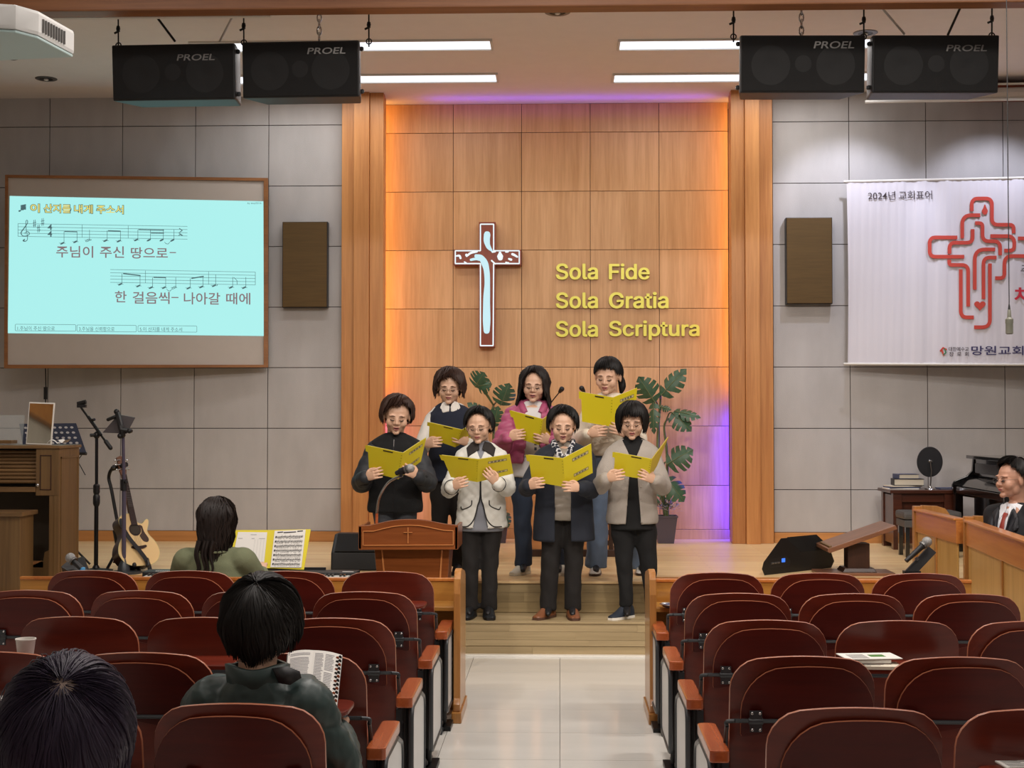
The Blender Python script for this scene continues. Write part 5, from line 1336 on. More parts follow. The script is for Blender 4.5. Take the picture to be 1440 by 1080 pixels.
# ============================================================ monstera plants
def leaf_mesh(L, Wd, seed, curl=.25):
    rnd = random.Random(seed); g = MB(); n = 5
    def wprof(t): return Wd * (math.sin(PI * min(1, t * .93 + .12)) ** .62) * (1 - .25 * t)
    def zc(x, t): return -curl * (t - .3) ** 2 * L - .5 * (x * x) / max(Wd, .01)
    for s in (-1, 1):
        for i in range(n):
            t0, t1 = i / n, (i + 1) / n; g0, g1 = t0 + .10 / n, t1 - .06 / n
            inn = .42; sw = .14
            pts = []
            def pt(fr, t):
                x = s * fr * wprof(t); y = t + sw * fr * (1 - t * .5) - .10 * fr * (1 if i == 0 else 0)
                return (x, y * L, zc(x, t))
            rows = []
            for fr, a, b in ((0, t0, t1), (inn, t0, t1), (.55, g0, g1), (.82, g0 + .01, g1 - .01), (1.0, (g0 + g1) / 2 - .055, (g0 + g1) / 2 + .075)):
                rows.append([pt(fr, a), pt(fr, (a + b) / 2), pt(fr, b)])
            vs = [p for r in rows for p in r]
            fs = [(r * 3 + k, r * 3 + k + 1, (r + 1) * 3 + k + 1, (r + 1) * 3 + k) for r in range(4) for k in range(2)]
            g.add(vs, fs)
    g.tube([(0, 0, .002), (0, L * .5, zc(0, .5) + .003), (0, L, zc(0, 1) + .003)], [.005, .004, .002], 6, mi=1)
    return g.mesh('leaf', ['leaf', 'stem'], fix=False, angle=80)
def plant_leaf(t, inv, base, tip, Y, Wpx, facing=(0, -1, .35), stem_to=None, dy=-.05, seed=0, m=None):
    b, p = P(*base, Y), P(*tip, Y + dy); d = p - b; L = d.length
    me = leaf_mesh(L, Wpx * 1.15 * Y / FOC, seed)
    y = d.normalized(); f = V(facing); z = (f - y * f.dot(y)).normalized(); x = y.cross(z)
    o = link('leaf', me, t); o.matrix_world = Matrix.Translation(b) @ Matrix((x, y, z)).transposed().to_4x4()
    o.matrix_parent_inverse = inv
    if stem_to is not None:
        g = MB(); g.tube([V(stem_to), V(stem_to).lerp(b, .6) + V((0, 0, .04)), b], [.009, .007, .005], 8, smooth=4); part(g, 'stalk', 'stem', t, inv)
    return o
pc_ = P(936, 755, 13.75); loc = V((pc_.x, 13.75, SZ)); t, inv = stand_thing('potted_monstera', 'tall artificial monstera in a dark pot at the right of the wood wall', 'potted plant', loc)
g = MB(); g.loft([[loc + V((sx * w_, sy * w_, z)) for sx, sy in ((-1, -1), (1, -1), (1, 1), (-1, 1))] for w_, z in ((.075, 0), (.105, .25), (.112, .25), (.112, .265), (.1, .265), (.095, .24))]); part(g, 'pot', 'pot', t, inv)
c1 = loc + V((0, 0, .24)); c2 = P(925, 625, 13.75); c3 = P(929, 560, 13.75); c4 = P(929, 570, 13.72)
g = MB(); g.tube([c1, P(930, 680, 13.76), c2, c3], [.02, .018, .015, .01], 10, smooth=5); part(g, 'trunk', 'stem', t, inv)
g = MB(); g.tube([c1 + V((.02, 0, 0)), P(938, 640, 13.72), P(934, 600, 13.7), P(941, 588, 13.7)], [.014, .013, .01, .008], 8, smooth=5); part(g, 'trunk', 'stem', t, inv)
for k, (b, p, w_, fc, st_to) in enumerate((((930, 556), (962, 519), 15, (-.2, -1, .5), c3), ((921, 566), (899, 532), 17, (-.3, -1, .2), c3), ((919, 566), (918, 608), 9, (-.5, -1, .2), P(927, 575, 13.75)),
        ((945, 580), (972, 604), 14, (.1, -1, .5), P(934, 600, 13.7)), ((948, 578), (984, 585), 10, (.1, -1, .7), None), ((938, 653), (972, 632), 19, (.2, -1, .6), P(931, 660, 13.75)), ((936, 672), (962, 703), 17, (.1, -1, .5), P(931, 665, 13.75)),
        ((922, 690), (908, 712), 12, (-.3, -1, .3), P(929, 680, 13.75)), ((928, 572), (943, 576), 5, (0, -1, .3), None))):
    plant_leaf(t, inv, b, p, 13.62, w_, fc, st_to, seed=k)
def sprig(t, inv, c, n, r, seed, m):
    rnd = random.Random(seed); g = MB()
    for k in range(n):
        d = V((rnd.gauss(0, 1), rnd.gauss(0, 1), abs(rnd.gauss(.4, .8)))).normalized(); p = c + d * r * rnd.uniform(.5, 1)
        a = d.cross(V((0, 0, 1))); a = a.normalized() if a.length > .01 else V((1, 0, 0)); L = .045
        g.add([p, p + d * L * .5 + a * .012, p + d * L, p + d * L * .5 - a * .012], [(0, 1, 2, 3)])
    o = part(g, 'small_leaves', m, t, inv, fix=False, smooth=False); o['kind'] = 'stuff'
sprig(t, inv, loc + V((-.01, -.03, .32)), 90, .12, 1, 'leaf'); sprig(t, inv, loc + V((.03, -.05, .30)), 70, .13, 2, 'flower')
loc = V((P(700, 750, 13.75).x, 13.75, SZ)); t, inv = stand_thing('potted_monstera', 'artificial monstera behind the women at the left of the wood wall', 'potted plant', loc)
g = MB(); g.loft([[loc + V((sx * w_, sy * w_, z)) for sx, sy in ((-1, -1), (1, -1), (1, 1), (-1, 1))] for w_, z in ((.075, 0), (.105, .25), (.112, .25), (.112, .265), (.1, .265), (.095, .24))]); part(g, 'pot', 'pot', t, inv)
c1 = loc + V((0, 0, .24)); c3 = P(694, 570, 13.75)
g = MB(); g.tube([c1, P(695, 650, 13.76), c3], [.02, .018, .01], 10, smooth=5); part(g, 'trunk', 'stem', t, inv)
for k, (b, p, w_, fc) in enumerate((((668, 544), (680, 525), 17, (0, -1, .2)), ((672, 543), (690, 540), 12, (0, -1, .3)), ((690, 590), (660, 566), 12, (-.2, -1, .9)), ((704, 570), (716, 541), 16, (.3, -1, .2)), ((700, 690), (716, 668), 14, (.2, -1, .4)), ((702, 715), (715, 740), 12, (.3, -1, .4)), ((694, 600), (700, 573), 12, (.1, -1, .5)))):
    plant_leaf(t, inv, b, p, 13.62, w_, fc, c3 if k < 4 else P(695, 660, 13.75), seed=20 + k)

# ============================================================ desk, books, round screen, piano on the right
xL, xR = P(1256, 700, 13.1).x, P(1341, 700, 13.1).x
t = thing('side_table', 'dark red wooden table against the right wall carrying books', 'table', ((xL + xR) / 2, 13.1, SZ)); w2 = (xR - xL) / 2; zt = P(0, 687, 13.1).z - SZ
MB().bb((-w2 - .03, -.02, zt - .03), (w2 + .03, .5, zt)).build('table_top', 'walnut', t, bevel=.004)
for x in (-w2 + .04, w2 - .04):
    for y in (.04, .44): MB().box((x, y, (zt - .03) / 2), (.08, .08, zt - .03)).build('leg', 'walnut', t, bevel=.003)
MB().bb((-w2 + .08, .02, zt - .11), (w2 - .08, .05, zt - .03)).build('apron', 'walnut', t, bevel=.003)
MB().bb((-w2 + .08, .07, .05), (w2 - .08, .09, zt - .11)).build('modesty_panel', 'walnut', t)
MB().bb((-w2 + .01, .08, .05), (-w2 + .03, .4, zt - .05)).build('side_board', 'walnut', t)
ztw = zt + SZ
def book(px0, px1, z0, h, dp, m, lab, pg_=True, rz=0., Y=13.3, cat='book'):
    xa, xb = P(px0, 680, Y).x, P(px1, 680, Y).x
    t = thing('closed_book' if pg_ else 'loose_papers', lab, cat, ((xa + xb) / 2, Y, z0 + .0008), rz, 'books and papers stacked on the side table'); w_ = (xb - xa)
    if pg_:
        MB().bb((-w_ / 2, -dp / 2, 0), (w_ / 2, dp / 2, .004)).build('back_cover', m, t); MB().bb((-w_ / 2, -dp / 2, h - .004), (w_ / 2, dp / 2, h)).build('front_cover', m, t)
        MB().bb((-w_ / 2, -dp / 2, .004), (-w_ / 2 + .006, dp / 2, h - .004)).build('spine', m, t)
        MB().bb((-w_ / 2 + .006, -dp / 2 + .006, .004), (w_ / 2 - .006, dp / 2 - .006, h - .004)).build('pages', 'paper_cream', t)
    else:
        for k in range(3): MB().box((.01 * (k - 1), 0, h * (k + .5) / 3), (w_, dp, h / 3.2), M4=Matrix.Rotation(.08 * (k - 1), 4, 'Z')).build('sheet', ('paper', 'book_blue', 'paper_cream')[k], t)
book(1246, 1290, ztw, .034, .2, 'paper', 'loose white and blue papers under the books on the side table', False, .1, cat='papers')
book(1255, 1297, ztw + .0355, .060, .19, 'book_dark', 'lower book of the stack on the side table, thick and black', True, -.08)
book(1259, 1289, ztw + .0968, .042, .16, 'book_blue', 'upper book of the stack on the side table, dark blue', True, .12)
book(1318, 1341, ztw, .012, .18, 'book_blue', 'thin dark blue folder lying flat at the right end of the side table', True, 0)
c = P(1307.5, 649.5, 13.25)
t = thing('round_disc_screen', 'round black disc on a thin chrome stand standing on the side table', 'disc', (P(1309, 680, 13.25).x, 13.3, ztw + .001)); inv = Matrix.Translation(-t.location)
Rz = Matrix.Rotation(math.radians(20), 4, 'Z')
g = MB(); g.lathe([(0.0, -.004), (.136, -.004), (.14, 0), (.136, .004), (.0, .006)], n=48, M4=Matrix.Translation(c) @ Rz @ Matrix.Rotation(PI / 2, 4, 'X')); part(g, 'disc', mat('disc_black', '#26272b', .75), t, inv)
g = MB(); g.lathe([(0.0, 0), (.02, .002), (.012, .02), (.0, .022)], n=16, M4=Matrix.Translation(c + V((0, -.006, .005))) @ Rz @ Matrix.Rotation(PI / 2, 4, 'X')); part(g, 'hub', 'steel', t, inv)
g = MB(); g.tube([c + V((0, -.02, 0)), c + V((.01, -.02, -.08)), t.location + V((0, -.03, .01))], .006, 8); part(g, 'pole', 'silver', t, inv)
g = MB(); g.lathe([(.055, 0), (.05, .006), (.012, .012), (.008, .03)], t.location + V((0, -.03, 0)), 24); part(g, 'foot', 'steel', t, inv)
# upright piano along the right side
t = thing('upright_piano', 'black upright piano at the right edge behind the seated man', 'piano', (3.62, 12.25, SZ))
ztp = P(1358, 640, 13.0).z - SZ; zk = P(1338, 677, 13.0).z - SZ
MB().bb((.12, -.75, .06), (.5, .75, ztp - .03)).build('case', 'piano_black', t, bevel=.004)
MB().bb((.06, -.78, ztp - .03), (.54, .78, ztp)).build('lid', 'piano_black', t, bevel=.004)
for s in (-1, 1):
    g = MB(); pr_ = [(.2, ztp - .03), (.11, ztp - .03), (.10, ztp - .14), (.05, zk + .05), (-.06, zk + .005), (-.08, zk - .03), (-.07, zk - .12), (.2, zk - .16)]
    g.prism(pr_, (0, s * .74 - .02, 0), (1, 0, 0), (0, 0, 1), (0, 1, 0), 0, .04); g.build('cheek', 'piano_black', t, bevel=.003)
    g = MB(); g.box((-.03, s * .72, (zk - .1) / 2), (.07, .07, zk - .1)); g.build('leg', 'piano_black', t, bevel=.004)
MB().bb((-.06, -.72, zk - .10), (.15, .72, zk - .04)).build('key_bed', 'piano_black', t, bevel=.004)
g = MB(); g.prism([(-.04, zk - .035), (.1, zk - .03), (.12, zk + .06), (.02, zk + .01)], (0, -.71, 0), (1, 0, 0), (0, 0, 1), (0, 1, 0), 0, 1.42); g.build('fallboard', 'piano_black', t, bevel=.003)
MB().bb((.105, -.66, zk + .08), (.12, .66, ztp - .07)).build('music_desk', mat('piano_panel', '#2a2a2d', .25), t, bevel=.003)
t = thing('piano_bench', 'low bench with grey cushion between the side table and the wooden rails', 'bench', (3.2, 12.5, SZ))
MB().box((0, 0, .36), (.5, .32, .07)).build('cushion', 'leather_grey', t, bevel=.025)
MB().box((0, 0, .29), (.48, .3, .06)).build('apron', 'leather_grey', t, bevel=.004)
for x in (-.21, .21):
    for y in (-.12, .12): MB().box((x, y, .13), (.035, .035, .26)).build('leg', 'piano_black', t)

# ============================================================ choir rails on the right
def rail(y0, x0, y1, x1, lab):
    d = V((x1 - x0, y1 - y0, 0)); L = d.length; t = thing('choir_rail', lab, 'pew rail', (x0, y0, 0), math.atan2(d.y, d.x), 'wooden choir rails on the right')
    # local x along the rail towards the camera, local -y faces the centre
    s = 1
    MB().bb((0, -.02, .06), (.06, .04, 1.02)).build('post', 'pew_end', t, bevel=.005)
    MB().bb((.06, -.012, .83), (L, .035, .985)).build('top_rail', 'pew_rail_l', t, bevel=.004)
    MB().bb((.05, -.03, .985), (L, .05, 1.0)).build('capping', 'pew_rail_l', t, bevel=.005)
    MB().bb((.06, -.012, .05), (L, .035, .16)).build('bottom_rail', 'pew_rail_l', t, bevel=.004)
    n = 2; w_ = (L - .06) / n
    for k in range(n):
        a = .06 + w_ * k; MB().bb((a + .02, .0, .16), (a + w_ - .02, .012, .83)).build('panel', 'pew_wood_v', t, bevel=.002)
        if k: MB().bb((a - .02, -.012, .16), (a + .02, .03, .83)).build('muntin', 'pew_end', t, bevel=.003)
    g = MB(); g.prism([(.04, .06), (.04, 1.025), (.16, 1.02), (.22, 1.0), (.25, .96), (.25, .06)], (.0, 0, 0), (0, 1, 0), (0, 0, 1), (1, 0, 0), 0, .035); g.build('end_board', 'pew_end', t, bevel=.005)
    return t
M['pew_rail_l'] = wood('pew_rail_local', '#b0662f', '#c9823f', .3, 'X', coat=.3)
rail(10.68, 2.635, 9.62, 2.66, 'wooden choir rail nearer the stage, ending at the side table')
rail(9.56, 2.695, 7.5, 2.53, 'wooden choir rail in front of the seated man in the black suit')
# ============================================================ people
M['skin'] = mat('skin', '#d3a98d', .5, var=.05, vscale=12)
M['skin_deep'] = mat('skin_deep', '#c09078', .5, var=.05, vscale=12)
M['lips'] = mat('lips', '#9c5650', .45)
M['mouth_dark'] = mat('mouth_dark', '#3a1614', .6)
M['teeth'] = mat('teeth', '#e4dcd0', .35)
M['brow'] = mat('brow', '#4a352b', .8)
M['lash'] = mat('lash', '#1f1512', .7)
M['frame_thin'] = mat('glasses_frame', '#5b5150', .35, .5)
M['scalp'] = mat('scalp', '#9c877b', .55)
def hairmat(name, c, rough=.42):
    m, nt, b = bsdf(name); N = nt.nodes; L = nt.links
    oi = N.new('ShaderNodeTexCoord'); t = N.new('ShaderNodeTexNoise'); t.inputs['Scale'].default_value = 70; mp = N.new('ShaderNodeMapping'); mp.inputs['Scale'].default_value = (1, 1, .12)
    L.new(oi.outputs['Object'], mp.inputs[0]); L.new(mp.outputs[0], t.inputs[0])
    r = N.new('ShaderNodeMapRange'); r.inputs['To Min'].default_value = .55; r.inputs['To Max'].default_value = 1.5; L.new(t.outputs[0], r.inputs[0])
    x = N.new('ShaderNodeVectorMath'); x.operation = 'SCALE'; x.inputs[0].default_value = lin(c)[:3]; L.new(r.outputs[0], x.inputs['Scale']); L.new(x.outputs[0], b.inputs['Base Color'])
    b.inputs['Roughness'].default_value = rough + .1; b.inputs['Specular IOR Level'].default_value = .28
    return m
M['hair_black'] = hairmat('hair_black', '#120e0c'); M['hair_brown'] = hairmat('hair_brown', '#35221a'); M['hair_dark'] = hairmat('hair_dark', '#1f1714'); M['hair_plum'] = hairmat('hair_plum', '#332a3c', .36)

def remesh(mb, voxel, smooth=2, disp=None, decimate=1.):
    me = mb.mesh('tmp', 'skin', smooth=False, fix=True)
    o = bpy.data.objects.new('tmp', me)
    r = o.modifiers.new('r', 'REMESH'); r.mode = 'VOXEL'; r.voxel_size = voxel
    if smooth: s = o.modifiers.new('s', 'SMOOTH'); s.iterations = smooth; s.factor = .6
    if decimate < 1: d = o.modifiers.new('d', 'DECIMATE'); d.ratio = decimate
    out = evaluated(o); bpy.data.objects.remove(o); bpy.data.meshes.remove(me)
    n = len(out.vertices); co_ = np.empty(n * 3, 'f'); out.vertices.foreach_get('co', co_); co_ = co_.reshape(-1, 3)
    if disp:
        nn_ = np.empty(n * 3, 'f'); out.vertex_normals.foreach_get('vector', nn_); nn_ = nn_.reshape(-1, 3)
        co_ = co_ + nn_ * np.array([disp(V(c)) for c in co_.tolist()], 'f')[:, None]
    vs = [tuple(c) for c in co_.tolist()]
    lp = np.empty(len(out.loops), 'i'); out.loops.foreach_get('vertex_index', lp); ls = np.empty(len(out.polygons), 'i'); out.polygons.foreach_get('loop_start', ls)
    fs = [tuple(a) for a in np.split(lp, ls[1:])] if len(ls) else []; fs = [tuple(int(i) for i in a) for a in fs]
    bpy.data.meshes.remove(out); return vs, fs
def rmb(vs, fs, mi=0, M4=None): b = MB(); b.add(vs, fs, mi, M4); return b

M['label_rim'] = mat('label_rim', '#8f8440', .7)
# ---- head (face towards -Y, origin between the ears)
g = MB()
g.ell((0, .012, .028), (.077, .093, .087)); g.ell((0, -.032, -.012), (.062, .058, .085)); g.ell((0, -.03, -.062), (.047, .047, .042))
for s in (-1, 1):
    g.ell((s * .036, -.054, -.026), (.028, .030, .032)); g.ell((s * .011, -.089, -.026), (.0095, .010, .008)); g.ell((s * .029, -.0715, .003), (.0155, .010, .009)); g.ell((s * .030, -.073, .026), (.022, .014, .008))
    g.ell((s * .077, .006, -.004), (.008, .017, .029)); g.ell((s * .046, -.008, -.05), (.013, .035, .035))
g.tube([(0, -.078, .018), (0, -.092, -.006), (0, -.103, -.022)], [.008, .0085, .0105], 10, smooth=3); g.ell((0, -.100, -.022), (.0115, .0105, .0095))
g.ell((0, -.083, -.050), (.022, .011, .007)); g.ell((0, -.081, -.061), (.019, .011, .008)); g.ell((0, -.070, -.090), (.022, .019, .017)); g.ell((0, -.03, -.075), (.04, .04, .03))
g.tube([(0, .02, -.04), (0, .035, -.12), (0, .04, -.19)], [(.052, .054), (.050, .052), (.058, .056)], 16)
HEAD = remesh(g, .0042, 3); HEAD = ([(v[0] * 1.09, v[1], v[2]) for v in HEAD[0]], HEAD[1])
# ---- right hand: wrist at the origin, fingers +Y, palm faces -Z, thumb at -X
g = MB(); g.capsule([(0, -.045, 0), (0, 0, 0), (0, .035, 0), (0, .078, -.003)], [(.027, .020), (.027, .017), (.036, .014), (.038, .012)], 14, smooth=3) if False else g.tube([(0, -.03, 0), (0, 0, 0), (0, .035, 0), (0, .082, -.003)], [(.022, .028), (.016, .027), (.0145, .036), (.012, .039)], 14, smooth=3, up=(1, 0, 0))
for x, L, r, sp_ in ((-.029, .066, .0086, -.10), (-.0095, .074, .0090, -.02), (.0105, .069, .0086, .05), (.029, .054, .0078, .14)):
    p0 = V((x, .07, 0)); p1 = p0 + V((sp_ * L * .4, L * .46, -.006)); p2 = p1 + V((sp_ * L * .3, L * .30, -.013)); p3 = p2 + V((sp_ * L * .1, L * .16, -.014))
    g.capsule([p0, p1, p2, p3], [r * 1.1, r * 1.02, r * .92, r * .78], 10, smooth=3)
g.capsule([(-.020, .012, -.008), (-.043, .036, -.024), (-.044, .062, -.038), (-.036, .083, -.044)], [.0145, .0125, .0105, .0085], 10, smooth=3)
HAND = remesh(g, .0034, 1)
HANDF = HAND

def frame(loc, y, z):
    y = V(y).normalized(); z = V(z); z = (z - y * z.dot(y)).normalized(); x = y.cross(z)
    return Matrix.Translation(loc) @ Matrix((x, y, z)).transposed().to_4x4()
def ik(S, W, l1, l2, pole):
    d = W - S; L = min(d.length, (l1 + l2) * .998); u = d.normalized(); a = (l1 * l1 - l2 * l2 + L * L) / (2 * L); h = math.sqrt(max(0, l1 * l1 - a * a))
    p = V(pole) - u * V(pole).dot(u); p = p.normalized(); return S + u * a + p * h
def slerp(a, b, t):
    w_ = math.acos(max(-1, min(1, a.dot(b)))); 
    if w_ < 1e-4: return a.copy()
    return (a * math.sin((1 - t) * w_) + b * math.sin(t * w_)) / math.sin(w_)
def interp(tab, x):
    for i in range(len(tab) - 1):
        if x <= tab[i + 1][0]:
            t = (x - tab[i][0]) / (tab[i + 1][0] - tab[i][0]); t = max(0, min(1, t)); t = t * t * (3 - 2 * t)
            return [a + (b - a) * t for a, b in zip(tab[i][1:], tab[i + 1][1:])]
    return list(tab[-1][1:])
def hair(tab, part=(0, .1), vol=.012, n=110, width=.013, wave=0., curl=0., seed=1, cap=True, R=(.083, .101, .106), scal=0., flat=.4, tip=.25, hair_out=0., ends=(.82, 1.1), hole=0.):
    """tab rows: azimuth deg (-180..180, 0 = front), end elevation deg, hanging length"""
    rnd = random.Random(seed); g = MB(); c0 = V((0, .010, .020)); d0 = V((part[0], part[1], 1)).normalized()
    def path(az, t, v, wv=0.):
        e, hg = interp(tab, math.degrees(az)); er = math.radians(e)
        d1 = V((math.cos(er) * math.sin(az), -math.cos(er) * math.cos(az), math.sin(er)))
        arc = d0.angle(d1) * .11; tot = arc + hg; s = t * tot
        tt = min(1, s / arc); d = slerp(d0, d1, tt); vv = v * (.55 + .45 * math.sin(min(1, tt * 1.2) * PI * .5))
        p = c0 + V((d.x * (R[0] + vv), d.y * (R[1] + vv), d.z * (R[2] + vv)))
        if s > arc:
            h = s - arc; q = min(1., h / max(hg, .03))
            p = p + V((d1.x, d1.y, 0)) * (hair_out * h - curl * h * q) + V((0, 0, -h))
        if wv: 
            sd = V((math.cos(az), math.sin(az), 0)); p = p + sd * (math.sin(s * 75 + az * 7 + seed) * wave * min(1, s / .08)) + V((d.x, d.y, 0)) * (math.cos(s * 62 + az * 5) * wave * .7 * min(1, s / .1))
        return p
    if cap:
        na, nt = 72, 14; vs = []
        for i in range(na):
            az = -PI + 2 * PI * i / na
            for j in range(nt + 1): vs.append(path(az, hole * .9 + (.93 - hole * .9) * j / nt, vol * .55 + .0015 * math.sin(az * 31) + .001 * math.sin(az * 53 + j), 1))
        g.add(vs, [(i * (nt + 1) + j, ((i + 1) % na) * (nt + 1) + j, ((i + 1) % na) * (nt + 1) + j + 1, i * (nt + 1) + j + 1) for i in range(na) for j in range(nt)])
    for k in range(n):
        az = -PI + 2 * PI * (k + rnd.random()) / n; v = vol * rnd.uniform(.55, 1.05); t0 = (hole * rnd.uniform(.35, 1.7) if hole else 0.) + (.0 if rnd.random() < .5 else rnd.uniform(0, .3)); t1 = rnd.uniform(*ends)
        pts = [path(az + (q / 7) * rnd.uniform(-.03, .03), t0 + (t1 - t0) * q / 7, v, 1) for q in range(8)]
        wd = width * rnd.uniform(.7, 1.2); 
        g.tube(pts, [(wd * f, wd * f * flat) for f in (.5, .9, 1, 1, 1, .9, .7, tip)], 6, up=None, caps=False)
    return g
def face_parts(root, HM, sp):
    def q(g, name, m, **k): return g_apply(g, HM).build(name, m, root, **k)
    def g_apply(g, M4): g.v = [tuple(M4 @ V(p)) for p in g.v]; return g
    bw = sp.get('brow', .0)
    for s in (-1, 1):
        g = MB(); g.tube([(s * .014, -.0925, .0235 + bw), (s * .028, -.0905, .028 + bw), (s * .044, -.081, .0235 + bw)], [(.0024, .0014), (.0028, .0014), (.0012, .001)], 6, smooth=4); q(g, 'eyebrow', 'brow')
        g = MB(); z = -.001
        g.tube([(s * .0155, -.0865, z), (s * .022, -.0905, z - .0022), (s * .030, -.0915, z - .003), (s * .038, -.0875, z - .0015), (s * .044, -.081, z + .001)], [.0013, .0028, .0034, .0032, .0016], 6, smooth=3); q(g, 'eyelashes', 'lash')
        g = MB(); g.tube([(s * .016, -.086, .009), (s * .030, -.090, .0118), (s * .043, -.0815, .0085)], .0009, 5, smooth=3); q(g, 'lid_crease', 'brow')
        if sp.get('open_eyes'):
            g = MB(); g.ell((s * .030, -.0865, .002), (.0045, .004, .0042), nu=10, nv=8); q(g, 'iris', 'lash')
    o = sp.get('mouth', .4)      # how far it is open
    g = MB(); g.tube([(-.020, -.0865, -.053), (-.010, -.0935, -.0505), (0, -.0945, -.0515), (.010, -.0935, -.0505), (.020, -.0865, -.053)], [(.0012), .0032, .0030, .0032, .0012], 8, smooth=3)
    g.tube([(-.018, -.086, -.0555), (-.009, -.0915, -.058 - .006 * o), (0, -.0925, -.0595 - .007 * o), (.009, -.0915, -.058 - .006 * o), (.018, -.086, -.0555)], [.0012, .0034, .0038, .0034, .0012], 8, smooth=3); q(g, 'lips', 'lips')
    g = MB(); g.ell((0, -.0895, -.0545 - .002 * o), (.0155, .004, .0018 + .0035 * o), nu=16, nv=8); q(g, 'mouth', 'mouth_dark')
    if sp.get('teeth'): g = MB(); g.ell((0, -.0915, -.0535), (.012, .003, .0022), nu=14, nv=6); q(g, 'teeth', 'teeth')
    if sp.get('glasses'):
        r = V((.0225, 0, .0165)); fm = sp.get('glass_mat', 'frame_thin')
        g = MB()
        for s in (-1, 1):
            rim = [(s * .030 + r.x * math.copysign(abs(math.cos(a)) ** .75, math.cos(a)), -.1035 + .25 * abs(s * .030 + r.x * math.cos(a) - s * .0) * .4, .001 + r.z * math.copysign(abs(math.sin(a)) ** .75, math.sin(a))) for a in [2 * PI * i / 24 for i in range(25)]]
            g.tube(rim, .0008, 5, caps=False); g.tube([(s * .0525, -.0975, .006), (s * .074, -.07, .007), (s * .079, .0, .008)], .001, 5)
        g.tube([(-.0078, -.103, .004), (0, -.106, .007), (.0078, -.103, .004)], .0009, 5, smooth=3); q(g, 'glasses', fm)
    if sp.get('earring'):
        g = MB(); g.ell((.082, -.004, -.036), (.005, .005, .005), nu=10, nv=6); q(g, 'earring', 'white_paint')

def fold(amp, f=9., st=.5, sd=0.):
    return lambda c: amp * (noise.noise(V((c.x * f + sd, c.y * f, c.z * f * st))) + .5 * noise.noise(V((c.x * f * 2.2 + sd, c.y * f * 2.2, c.z * f * 1.3))))
def puff(amp, pitch, off=0.): return lambda c: amp * (abs(math.sin(PI * (c.z + .12 * abs(c.x) + off) / pitch)) ** .5 - .6) + fold(.004, 22)(c)
def quilt(amp, p):
    return lambda c: amp * ((abs(math.sin(PI * (c.x + c.z) / p)) * abs(math.sin(PI * (c.x - c.z) / p))) ** .4 - .5) + fold(.004, 10)(c)
def torso(mb, rings, n=28, k=1., p=2.4):
    """rings: z, y centre, half width, half depth"""
    R = []
    zs = [V((r[0], r[1], 0)) for r in rings]; cc, rr = crom([V((r[1], r[0], 0)) for r in rings], [(r[2], r[3]) for r in rings], 3)
    R.append([V((0, cc[0].x, cc[0].y)) * k] * 0 or [V((math.cos(a) * rr[0][0] * .5, cc[0].x + math.sin(a) * rr[0][1] * .5, cc[0].y - .003)) * k for a in [2 * PI * i / n for i in range(n)]])
    for c, r in zip(cc, rr):
        R.append([V((math.copysign(abs(math.cos(a)) ** (2 / p), math.cos(a)) * r[0], c.x + math.copysign(abs(math.sin(a)) ** (2 / p), math.sin(a)) * r[1], c.y)) * k for a in [2 * PI * i / n for i in range(n)]])
    mb.loft(R)
class Person:
    def __init__(s, label, loc, H, rz=0., cat='person', group=None, seated=False, wide=1., skin='skin'):
        s.t = thing('person', label, cat, loc, rz, group); s.k = H / 1.58; s.inv = (Matrix.Translation(loc) @ Matrix.Rotation(rz, 4, 'Z')).inverted(); s.rot = Matrix.Rotation(rz, 4, 'Z').inverted().to_3x3(); s.w = wide; s.skin = skin
    def L(s, p): return s.inv @ V(p)
    def D(s, d): return s.rot @ V(d)
def head_matrix(c, k, yaw, pitch, roll):
    piv = V((0, .03, -.10))
    R = Matrix.Rotation(math.radians(yaw), 4, 'Z') @ Matrix.Rotation(math.radians(roll), 4, 'Y') @ Matrix.Rotation(math.radians(pitch), 4, 'X')
    return Matrix.Translation(V(c)) @ Matrix.Scale(k, 4) @ Matrix.Translation(piv) @ R @ Matrix.Translation(-piv)
def body(P_, J, head, hk, hands, mi_skin):
    """the continuous figure: trunk, limbs, head and hands in one mesh"""
    k = P_.k; g = MB()
    torso(g, J['torso_rings'], k=1)
    for s in (0, 1):
        sh, el, wr = J['sh'][s], J['el'][s], J['wr'][s]
        g.capsule([sh, sh.lerp(el, .5), el, el.lerp(wr, .5), wr], [.045 * k, .041 * k, .036 * k, .032 * k, .024 * k], 12, smooth=3)
        hp, kn, an = J['hp'][s], J['kn'][s], J['an'][s]
        g.capsule([hp, hp.lerp(kn, .5), kn, kn.lerp(an, .4), an], [.078 * k, .068 * k, .05 * k, .047 * k, .034 * k], 12, smooth=3)
        g.capsule([an, an + J['toe'] * .05 * k + V((0, 0, -.03 * k)), an + J['toe'] * .15 * k + V((0, 0, -.05 * k))], [.034 * k, .032 * k, .022 * k], 10, smooth=3)
    g.capsule([J['neck'] + V((0, 0, -.08 * k)), J['neck'] + V((0, 0, .03 * k))], [.055 * k, .05 * k], 12)
    vs, fs = remesh(g, .013, 2); out = MB()
    out.add(vs, fs); out.m = [1 if vs[f[0]][2] < .22 else 0 for f in fs]
    out.add(HEAD[0], HEAD[1], 0, head)
    for hm, mirror in hands:
        M4 = hm @ (Matrix.Scale(-1, 4, (1, 0, 0)) if mirror else Matrix())
        out.add(HAND[0], HAND[1], 0, M4)
    return out.build('body', [P_.skin, 'book_dark'], P_.t, fix=True, angle=180)
